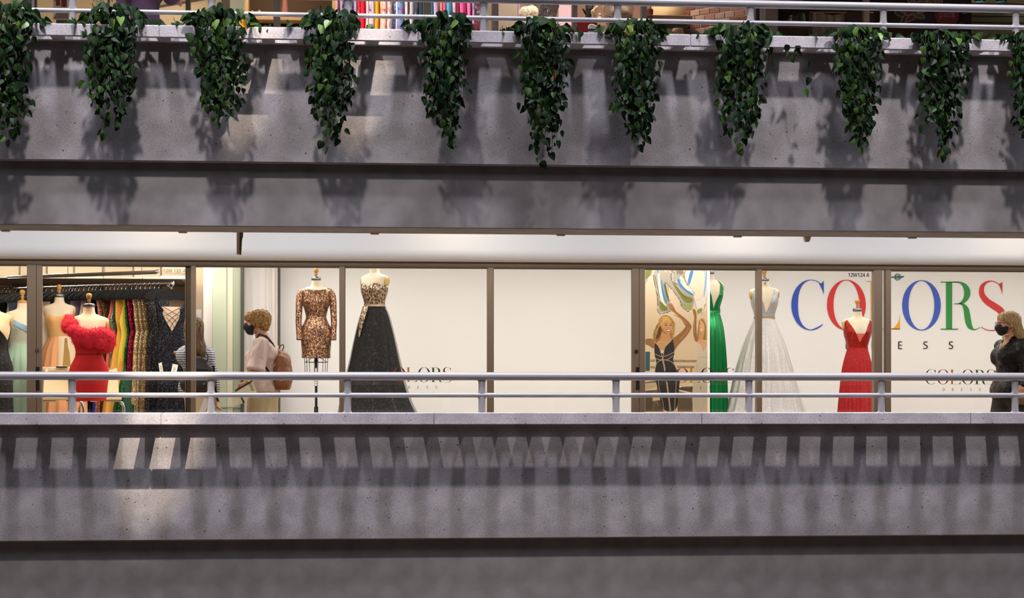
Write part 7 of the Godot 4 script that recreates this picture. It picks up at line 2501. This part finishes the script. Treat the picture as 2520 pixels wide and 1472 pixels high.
	part("bar", tube_mesh([Vector3(fx(826, 20.4), ry, -20.4), Vector3(fx(1200, 20.4), ry, -20.4)], 0.013, 10), M.chrome, rod)
	for u in [828.0, 1050.0, 1198.0]:
		part("post", tube_mesh([Vector3(fx(u, 20.4), ry, -20.42), Vector3(fx(u, 20.4), fl, -20.42)], 0.012, 8), M.chrome, rod)
	var pk := rgb8(236, 200, 214)
	var wh := rgb8(232, 226, 232)
	var G := [
		[833, floral(41, pk, [rgb8(180, 60, 140), rgb8(90, 60, 160)]), "pink and violet printed dress at the rack's left end"],
		[843, cloth(rgb8(216, 176, 220)), "pale lilac dress beside the rack's left end"],
		[850, floral(42, rgb8(34, 36, 70), [rgb8(70, 80, 150), rgb8(150, 160, 200)]), "navy printed dress left of the railing post"],
		[868, floral(43, rgb8(198, 190, 216), [rgb8(90, 60, 110), rgb8(120, 130, 190)]), "mauve printed dress right of the railing post"],
		[877, cloth(rgb8(178, 164, 206)), "lavender dress left of the red ones"],
		[889, floral(44, rgb8(216, 40, 70), [rgb8(240, 130, 130), rgb8(170, 20, 50)]), "red and pink floral dress"],
		[900, cloth(rgb8(222, 22, 62)), "plain scarlet dress on the upper rack"],
		[908, cloth(rgb8(244, 216, 224)), "blush dress right of the scarlet one"],
		[916, floral(45, wh, [rgb8(70, 60, 140), rgb8(120, 110, 180)]), "white dress with violet sprigs"],
		[926, cloth(rgb8(206, 196, 226)), "pale lavender dress left of the yellow one"],
		[932, cloth(rgb8(230, 172, 24)), "golden yellow dress on the upper rack"],
		[942, floral(46, rgb8(240, 190, 180), [rgb8(210, 80, 90), rgb8(240, 220, 120)]), "coral pink floral dress right of the yellow one"],
		[953, floral(47, rgb8(238, 200, 206), [rgb8(230, 190, 70), rgb8(190, 90, 60)]), "pink dress with yellow flowers"],
		[964, floral(48, rgb8(240, 220, 222), [rgb8(200, 150, 140), rgb8(220, 180, 180)]), "pale blush flowered dress"],
		[975, floral(49, rgb8(36, 66, 130), [rgb8(200, 210, 230), rgb8(20, 30, 70)]), "deep blue patterned dress"],
		[983, cloth(rgb8(228, 222, 230)), "white dress between the blue ones"],
		[991, floral(50, rgb8(120, 160, 214), [rgb8(220, 90, 120), rgb8(40, 80, 150)]), "sky blue floral dress"],
		[1003, floral(51, rgb8(236, 228, 230), [rgb8(210, 50, 80), rgb8(60, 70, 120)]), "white dress with red dots"],
		[1012, cloth(rgb8(60, 40, 56)), "dark plum dress near the beige mullion"],
		[1020, cloth(rgb8(206, 200, 210)), "grey white dress near the beige mullion"],
		[1028, floral(52, rgb8(30, 72, 96), [rgb8(60, 110, 130), rgb8(190, 80, 90)]), "teal patterned dress"],
		[1037, cloth(rgb8(20, 60, 84)), "dark teal dress left of the beige mullion"],
		[1066, cloth(rgb8(70, 156, 190)), "turquoise blue dress right of the beige mullion"],
		[1077, cloth(rgb8(206, 186, 222)), "lilac dress above the fifth plant"],
		[1088, floral(53, rgb8(206, 130, 130), [rgb8(160, 90, 80), rgb8(220, 160, 150)]), "dusty rose printed dress"],
		[1100, cloth(rgb8(214, 110, 150)), "rose pink dress above the fifth plant"],
		[1110, cloth(rgb8(84, 170, 206)), "bright sky blue dress"],
		[1120, floral(54, rgb8(240, 200, 226), [rgb8(230, 120, 170), rgb8(250, 240, 250)]), "pink and white printed dress"],
		[1131, cloth(rgb8(128, 30, 60)), "wine red dress"],
		[1143, cloth(rgb8(236, 110, 180)), "hot pink dress"],
		[1157, cloth(rgb8(238, 130, 190)), "second hot pink dress, right of the first"],
		[1168, floral(55, rgb8(186, 150, 190), [rgb8(120, 20, 60), rgb8(100, 180, 220)]), "violet patterned dress near the rack's right end"],
		[1180, floral(56, rgb8(90, 30, 60), [rgb8(140, 190, 210), rgb8(160, 50, 80)]), "burgundy patterned dress at the rack's right end"],
	]
	var c := 0
	for g in G:
		var go := thing("hanging_dress", g[2] + " in the upper shop", "dress", Vector3(fx(g[0], 20.4), ry + 0.02, -20.4), PI / 2 - 0.25 + 0.12 * sin(c * 1.9), "bright dresses on the upper rack")
		hanger_parts(go)
		part("dress_body", garment_mesh([[0.112, 0.16, 0.012], [0.2, 0.16, 0.02], [0.34, 0.15, 0.026], [0.46, 0.14, 0.022], [0.7, 0.18, 0.026], [1.0, 0.22, 0.034], [1.25, 0.25, 0.04]], 5 + c % 3, 0.09, c * 1.3), g[1], go)
		c += 1
	slab("low_shelf", "low dark red cloth-covered shelf under the pink dresses", "shelf", 1110, 58, 1187, 95, 20.0, 0.3, mat(rgb8(104, 30, 50), 0.9))
	# window figures between 1222 and 1577
	wallbox("wall_display", Vector3(fx(1190, 21.4), fl, -21.6), Vector3(fx(1410, 21.4), 5.55, -21.4), mat(rgb8(196, 184, 170), 0.9))
	wallbox("wall_display", Vector3(fx(1412, 21.4), fl, -21.6), Vector3(fx(1600, 21.4), 5.55, -21.4), mat(rgb8(190, 150, 136), 0.9))
	var wq := pt(1343, 60, 20.0)
	dress_form("dress form under the grey sequin top, above the sixth plant", wq + Vector3(0, 0.06, 0), 0.0, 0.95, fl, "metal", false, Color(0.9, 0.84, 0.7))
	o = gown("grey sequin top and skirt on a form above the sixth plant", wq + Vector3(0, 0.06, 0), 0.0)
	part("top", gown_skin(flat(-0.02), flat(0.13), 0.007, 20, 60, [], [], 0.95), sequin(rgb8(150, 146, 150), 14), o)
	part("skirt", gown_skin(flat(-0.85), flat(-0.02), 0.007, 30, 80, [[-0.85, 0.22, 0.2], [-0.3, 0.17, 0.15], [0, 0.108, 0.09]], [11, [-0.85, 0.05], [0, 0.01]], 0.95), cloth(rgb8(150, 140, 150)), o)
	o = thing("fur_stole", "fluffy cream fur stole draped left of the grey sequin top", "stole", pt(1300, 42, 19.9))
	var fprims := [[Vector3(-0.03, 0.04, 0), Vector3(0.06, 0.06, 0.05)], [Vector3(0.04, 0.05, 0), Vector3(0.06, 0.06, 0.05)], [Vector3(0.0, -0.04, 0), Vector3(0.05, 0.07, 0.05)]]
	part("fur", solid(fprims, 0.009, 0.012, [], 0.012, Vector3.ONE * 34), cloth(rgb8(222, 206, 182)), o)
	fuzz(fprims, 700, 0.02, 8, cloth(rgb8(230, 216, 192)), o, "fur_barbs")
	part("hanger_cord", tube_mesh([Vector3(0, 0.08, 0), Vector3(0, 0.9, 0)], 0.003, 5), M.steel, o)
	slab("pink_panel", "pale pink panel right of the grey sequin top", "panel", 1374, -140, 1406, 80, 20.8, 0.04, mat(rgb8(222, 190, 204), 0.8))
	slab("silver_box", "shiny beige metallic box left of the fur stole", "box", 1226, -80, 1274, 78, 20.6, 0.2, mat(rgb8(186, 172, 156), 0.35, 0.4))
	slab("purple_pole", "thin mauve pole beside the beige metallic box", "pole", 1275, -140, 1280, 80, 20.4, 0.02, mat(rgb8(170, 130, 170), 0.5))
	slab("red_case", "dark red display case with glossy red front above the ledge", "case", 1418, 46, 1470, 95, 19.6, 0.3, mat(rgb8(128, 22, 34), 0.4))
	o = thing("black_glove", "black velvet glove form standing on the red case", "glove", pt(1447, 46, 19.7))
	part("glove", solid([[Vector3(0, 0, 0), Vector3(0.02, 0.09, 0), 0.03, 0.026], [Vector3(0.02, 0.09, 0), Vector3(0.05, 0.13, 0.01), 0.012, 0.009], [Vector3(0.012, 0.1, 0), Vector3(0.035, 0.16, 0), 0.012, 0.009], [Vector3(0, 0.1, 0), Vector3(0.008, 0.165, 0), 0.012, 0.009], [Vector3(-0.012, 0.09, 0), Vector3(-0.018, 0.15, 0), 0.011, 0.009], [Vector3(-0.02, 0.05, 0), Vector3(-0.05, 0.09, 0.01), 0.013, 0.009]], 0.006, 0.005), M.velvet, o)
	o = thing("gold_bow", "beige gold bow ornament between the black glove and the white bottle", "ornament", pt(1463, 48, 19.6))
	part("bow", solid([[Vector3(-0.01, 0.06, 0), Vector3(0.02, 0.035, 0.012), Basis(Vector3.BACK, 0.6)], [Vector3(0.012, 0.10, 0), Vector3(0.018, 0.04, 0.012), Basis(Vector3.BACK, -0.5)], [Vector3(0, 0.0, 0), Vector3(0, 0.06, 0), 0.012, 0.01]], 0.006, 0.006), mat(rgb8(196, 170, 128), 0.4, 0.3), o)
	o = thing("white_bottle", "small white bottle with round stopper on the red case's right", "bottle", pt(1476, 52, 19.5))
	part("flask", lathe_mesh([Vector2(0.018, 0), Vector2(0.02, 0.005), Vector2(0.02, 0.035), Vector2(0.01, 0.045), Vector2(0.009, 0.052)], 16), mat(rgb8(230, 228, 224), 0.3), o)
	part("stopper", lathe_mesh([Vector2(0.004, 0.05), Vector2(0.014, 0.056), Vector2(0.014, 0.068), Vector2(0.004, 0.074)], 14), mat(rgb8(230, 228, 224), 0.3), o)
	o = thing("shoe", "white shoe with a black sole on a white block above the ledge", "shoe", pt(1462, 74, 18.9))
	part("upper", solid([[Vector3(-0.035, 0.02, 0), Vector3(0.03, 0.018, 0), 0.022, 0.02], [Vector3(-0.03, 0.035, 0), Vector3(-0.01, 0.035, 0), 0.02, 0.018]], 0.006, 0.008, [[Vector3(0, 0.006, 0), Vector3(0, -1, 0)]]), mat(rgb8(226, 230, 222), 0.4), o)
	part("sole", solid([[Vector3(-0.038, 0.002, 0), Vector3(0.034, 0.002, 0), 0.022, 0.02]], 0.006, 0.006, [[Vector3(0, 0.008, 0), Vector3(0, 1, 0)], [Vector3(0, -0.004, 0), Vector3(0, -1, 0)]]), M.black, o)
	slab("white_block", "white block carrying the white shoe", "block", 1449, 76, 1463, 120, 18.9, 0.06, mat(rgb8(226, 222, 228), 0.6))
	var strm := cloth(Color.WHITE)
	strm.albedo_texture = stripes_texture(rgb8(186, 164, 140), rgb8(74, 52, 46), 16, 0.62)
	strm.uv1_triplanar = true
	strm.uv1_scale = Vector3(1, 4.2, 1)
	var sw := pt(1522, 78, 19.6)
	dress_form("dress form under the brown striped top, behind the seventh plant", sw, 0.0, 0.95, fl)
	o = gown("brown and cream horizontally striped top on a form above the seventh plant", sw, 0.0)
	part("top", gown_skin(flat(-0.16), func(t: float) -> float: return 0.318 - 0.03 * pow(maxf(sin(t), 0), 2), 0.007, 30, 60, [], [], 0.95), strm, o)
	# cream lamp shade, boxes, terracotta bowl
	o = thing("drum_shade", "large cream drum lamp shade left of the brick wall", "lamp shade", Vector3(fx(1650, 20.2), fy(46, 1650, 20.2), -20.2))
	part("shade", lathe_mesh([Vector2(0.19, 0), Vector2(0.195, 0.004), Vector2(0.185, 0.42), Vector2(0.18, 0.424)], 40), mat(rgb8(238, 208, 160), 0.8), o)
	part("stem", lathe_mesh([Vector2(0.03, 0.01), Vector2(0.03, -0.2), Vector2(0.07, -0.3), Vector2(0.07, fl - o.position.y)], 20), M.wood, o)
	var wood := mat(rgb8(150, 126, 100), 0.6)
	slab("wooden_block", "flat light brown wooden block under the cream lamp shade", "block", 1602, 38, 1704, 55, 19.3, 0.35, wood)
	slab("wooden_plinth", "darker wooden plinth below the flat block, left of the brick wall", "plinth", 1612, 60, 1690, 130, 19.32, 0.3, mat(rgb8(66, 54, 44), 0.7))
	slab("carton", "small brown carton on the ledge line left of the basket", "carton", 1630, 71, 1654, 130, 18.9, 0.08, mat(rgb8(128, 106, 86), 0.7))
	o = thing("basket", "round tan woven basket lying right of the small carton", "basket", pt(1668, 84, 18.95))
	part("weave", lathe_mesh([Vector2(0.04, fl - o.position.y), Vector2(0.05, -0.3), Vector2(0.055, -0.05), Vector2(0.06, 0.0), Vector2(0.05, 0.05), Vector2(0.03, 0.055)], 20), mat(rgb8(164, 128, 96), 0.8), o)
	o = thing("terracotta_bowl", "terracotta bowl on the shelf left of the cream lamp shade", "bowl", pt(1598, 40, 19.2))
	part("bowl", lathe_mesh([Vector2(0.02, 0), Vector2(0.036, 0.02), Vector2(0.038, 0.055), Vector2(0.034, 0.066)], 18), mat(rgb8(150, 72, 60), 0.7), o)
	slab("shelf_board", "thin shelf board carrying the terracotta bowl", "shelf", 1592, 40, 1608, 44, 19.2, 0.15, mat(rgb8(90, 70, 56), 0.7))
	brick_wall(fl)
	dark_shop(fl)

func brick_wall(fl: float):
	var a := pt(1688, HOR, 19.55)
	var b := pt(1859, HOR, 19.0)
	var dir := Vector3(b.x - a.x, 0, b.z - a.z)
	var len_ := dir.length()
	dir = dir.normalized()
	var nrm := Vector3(-dir.z, 0, dir.x)
	if nrm.z < 0: nrm = -nrm
	var o := frame_node("wall_brick", Vector3(a.x, fl, a.z))
	var xf := Transform3D(Basis(dir, Vector3.UP, nrm), Vector3.ZERO)
	part("mortar", box_mesh(Vector3(0, 0, -0.15), Vector3(len_, 2.5, -0.006), 0.0, xf), mat(rgb8(230, 214, 194), 0.95), o)
	var tones := []
	for c in [rgb8(150, 104, 92), rgb8(164, 122, 108), rgb8(134, 84, 72), rgb8(176, 146, 132), rgb8(116, 64, 54), rgb8(158, 126, 116)]: tones.append(mat(c, 0.9))
	var r := RandomNumberGenerator.new()
	r.seed = 55
	var bw := 0.104
	var bh := 0.052
	var g := 0.009
	var rows := 40
	var shared := {}
	for i in range(16, rows):
		var off := (bw + g) * (0.5 if i % 2 else 0.0)
		var x := -off
		while x < len_:
			var x0 := maxf(x, 0.0)
			var x1 := minf(x + bw, len_)
			if x1 - x0 > 0.02:
				var key := snappedf(x1 - x0, 0.001)
				if not shared.has(key): shared[key] = box_mesh(Vector3(0, 0, -0.02), Vector3(x1 - x0, bh, 0.0), 0.003, Transform3D(xf.basis, Vector3.ZERO))
				var br := part("brick", shared[key], tones[r.randi() % tones.size()], o)
				br.position = dir * x0 + Vector3(0, i * (bh + g), 0) + nrm * r.randf_range(-0.002, 0.003)
			x += bw + g
	part("lower_courses", box_mesh(Vector3(0, 0, -0.02), Vector3(len_, 16 * (bh + g) - g, 0.0), 0.002, xf), tones[0], o)

func dark_shop(fl: float):
	var d := 20.6
	wallbox("wall_display", Vector3(fx(1880, 22.0), fl, -22.2), Vector3(fx(2390, 22.0), 5.55, -22.0), mat(rgb8(64, 46, 38), 0.8))
	# slat wall at the right
	var sw := frame_node("wall_slatted", Vector3(0, 0, 0))
	var xa := fx(2392, 20.9)
	var xb := fx(2502, 20.9)
	part("backing", box_mesh(Vector3(xa, fl, -21.2), Vector3(X1, 5.55, -20.93)), M.black, sw)
	var om := mat(rgb8(150, 146, 106), 0.6)
	var y := fl + 0.02
	while y < 5.5:
		part("slat", box_mesh(Vector3(xa, y, -20.93), Vector3(X1, y + 0.056, -20.9), 0.004), om, sw)
		y += 0.0655
	# shelves, cloth, ornaments
	var brown := mat(rgb8(104, 84, 66), 0.7)
	var o := thing("display_shelf", "brown display shelving with small goods left of the ninth plant", "shelf", Vector3.ZERO)
	var x0 := fx(1884, d)
	var x1 := fx(1998, d)
	part("back_panel", box_mesh(Vector3(x0, fl, -21.0), Vector3(x1, 5.3, -20.98)), mat(rgb8(116, 92, 74), 0.8), o)
	for v in [6.0, 62.0]:
		var yy := fy(v, 1940, d)
		part("shelf_board", box_mesh(Vector3(x0, yy - 0.025, -20.98), Vector3(x1, yy, -20.6), 0.003), brown, o)
	part("side_panel", box_mesh(Vector3(x0, fl, -21.0), Vector3(x0 + 0.04, 5.3, -20.6), 0.003), brown, o)
	o = thing("scalloped_cloth", "pale brown scalloped cloth hanging behind the leaves of the ninth plant", "cloth", pt(2036, 34, 19.8))
	var rows := []
	for i in 6:
		var r := PackedVector3Array()
		for k in 41:
			var t := k / 40.0
			var x := (t - 0.5) * 0.31
			var top := 0.012 * sin(t * 7.0)
			r.append(Vector3(x, lerpf(top, -0.34, i / 5.0), 0.012 * sin(t * 26)))
		rows.append(r)
	var st := begin()
	loft(st, rows, false)
	part("cloth", done(st), mat(rgb8(142, 122, 102), 0.9), o)
	part("rail", tube_mesh([Vector3(-0.17, 0.015, -0.012), Vector3(0.2, 0.02, -0.012)], 0.006, 6), M.wood, o)
	part("post", tube_mesh([Vector3(0.17, 0.015, -0.03), Vector3(0.17, fl - o.position.y, -0.03)], 0.012, 6), brown, o)
	part("post", tube_mesh([Vector3(-0.17, 0.015, -0.03), Vector3(-0.17, fl - o.position.y, -0.03)], 0.012, 6), brown, o)
	slab("carved_panel", "dark carved wooden panel right of the scalloped cloth", "panel", 2076, 32, 2150, 130, 20.2, 0.1, mat(rgb8(66, 44, 34), 0.7))
	slab("price_strip", "thin pale strip on top of the dark carved panel", "strip", 2122, 29.5, 2150, 32, 20.21, 0.02, mat(rgb8(214, 206, 196), 0.7))
	o = thing("glass_ornament", "small pale turquoise glass ornament on the shelf left of the scalloped cloth", "ornament", Vector3(fx(1944, 20.7), fy(62, 1940, d), -20.7))
	part("base", lathe_mesh([Vector2(0.012, 0), Vector2(0.016, 0.01), Vector2(0.008, 0.03), Vector2(0.02, 0.05), Vector2(0.026, 0.07), Vector2(0.014, 0.09)], 14), mat(rgb8(150, 200, 204), 0.15), o)
	part("ribbon", tube_mesh([Vector3(0, 0.08, 0), Vector3(0.02, 0.1, 0.01), Vector3(-0.01, 0.11, 0.01), Vector3(0.025, 0.12, 0)], 0.005, 6), mat(rgb8(226, 230, 232), 0.4), o)
	o = thing("green_vase", "tall dull green vase between ornament and scalloped cloth", "vase", Vector3(fx(1974, 20.7), fy(62, 1940, d), -20.7))
	part("vase", lathe_mesh([Vector2(0.03, 0), Vector2(0.036, 0.02), Vector2(0.034, 0.1), Vector2(0.026, 0.14)], 18), mat(rgb8(96, 116, 92), 0.4), o)
	# the round dark red sign with leaves and flowers round it
	o = thing("round_sign", "round dark red sign lettered park with a wreath of pale-edged leaves", "sign", pt(2330, 38, 19.9))
	var red := mat(rgb8(116, 34, 38), 0.7)
	var disc := part("disc", lathe_mesh([Vector2(0.118, -0.012), Vector2(0.122, -0.008), Vector2(0.122, 0.008), Vector2(0.118, 0.012)], 40), red, o)
	disc.rotation.x = PI / 2
	var tx := part("lettering", text_mesh("park", 0.055, 0.003, "Droid Serif"), mat(rgb8(160, 116, 106), 0.7), o)
	tx.position = Vector3(0.0, 0.006, 0.013)
	var r2 := RandomNumberGenerator.new()
	r2.seed = 5
	var pale := mat(rgb8(150, 134, 124), 0.8)
	var lm := [mat(rgb8(104, 84, 40), 0.8), mat(rgb8(110, 36, 36), 0.8), mat(rgb8(78, 64, 40), 0.8)]
	for i in 15:
		var t := PI * 0.52 + i * 0.14
		var big := PackedVector2Array()
		var sm := PackedVector2Array()
		for k in 20:
			var e := TAU * k / 20
			big.append(Vector2(cos(e) * 0.062, sin(e) * 0.03))
			sm.append(Vector2(cos(e) * 0.053, sin(e) * 0.022))
		var p := Vector3(cos(t) * (0.17 + 0.07 * (i % 3)) * 1.35 - 0.05, sin(t) * 0.15 + 0.02, -0.02 - 0.006 * (i % 3))
		var xf := Transform3D(Basis(Vector3.BACK, t + r2.randf_range(-0.6, 0.6)), p)
		part("leaf_edge", prism_mesh(big, -0.003, 0.0, xf), pale, o)
		part("leaf", prism_mesh(sm, 0.0005, 0.002, xf), lm[i % 3], o)
	for i in 4:
		var t := -0.7 + i * 0.5
		var fl_ := begin()
		for k in 6:
			var e := TAU * k / 6
			lathe(fl_, [Vector2(0.001, -0.004), Vector2(0.016, 0), Vector2(0.001, 0.004)], 10, Vector3(cos(e) * 0.018, sin(e) * 0.018, 0))
		part("flower", done(fl_), red if i % 2 else pale, o).position = Vector3(0.15 + 0.05 * cos(t * 2), 0.09 * sin(t * 1.6), -0.015)
	part("backboard", box_mesh(Vector3(-0.36, -0.35, -0.06), Vector3(0.27, 0.45, -0.045), 0.004), mat(rgb8(48, 34, 30), 0.8), o)
	part("post", box_mesh(Vector3(-0.03, fl - o.position.y, -0.07), Vector3(0.03, -0.3, -0.05)), brown, o)
	# turquoise-lidded tumblers
	for q in [[2412, "left"], [2464, "right"]]:
		var c := thing("tumbler", "dark blue tumbler on a turquoise base, %s of the two above the top rail" % q[1], "tumbler", Vector3(fx(q[0], 20.5), fy(10, q[0], 20.5), -20.5), 0.0, "turquoise tumblers")
		part("base", lathe_mesh([Vector2(0.066, 0), Vector2(0.07, 0.003), Vector2(0.07, 0.014), Vector2(0.064, 0.018)], 24), mat(rgb8(60, 170, 176), 0.4), c)
		part("cup", lathe_mesh([Vector2(0.05, 0.018), Vector2(0.056, 0.03), Vector2(0.062, 0.2), Vector2(0.058, 0.21)], 24), mat(rgb8(30, 40, 84), 0.35), c)
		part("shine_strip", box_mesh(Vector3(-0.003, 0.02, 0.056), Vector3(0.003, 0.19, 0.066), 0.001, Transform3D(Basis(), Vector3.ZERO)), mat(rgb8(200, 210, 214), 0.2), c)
	var sb := thing("shelf_board", "thin shelf board carrying the two turquoise tumblers", "shelf", Vector3.ZERO)
	part("board", box_mesh(Vector3(fx(2385, 20.5), fy(10, 2440, 20.5) - 0.012, -20.9), Vector3(fx(2500, 20.5), fy(10, 2440, 20.5), -20.42), 0.002), brown, sb)
	o = thing("pale_card", "small pale card standing by the ledge right of the tenth plant", "card", pt(2374, 90, 18.9))
	part("card", box_mesh(Vector3(-0.014, -0.1, -0.01), Vector3(0.014, 0.045, 0.0), 0.002), mat(rgb8(190, 206, 204), 0.7), o)
	part("post", box_mesh(Vector3(-0.008, fl - o.position.y, -0.012), Vector3(0.008, -0.05, -0.006), 0.001), brown, o)
	o = thing("white_figurine", "tiny pair of white bird figurines before the slatted wall", "figurine", pt(2421, 84, 19.6))
	part("birds", solid([[Vector3(-0.016, 0.0, 0), Vector3(0.012, 0.005, 0.006)], [Vector3(0.016, 0.0, 0), Vector3(0.012, 0.005, 0.006)], [Vector3(-0.006, 0.002, 0), Vector3(0.004, 0.004, 0.004)], [Vector3(0.026, 0.003, 0), Vector3(0.004, 0.004, 0.004)]], 0.003, 0.002), mat(rgb8(230, 232, 232), 0.5), o)
	part("stand", box_mesh(Vector3(-0.04, fl - o.position.y, -0.02), Vector3(0.04, -0.004, 0.02), 0.002), brown, o)
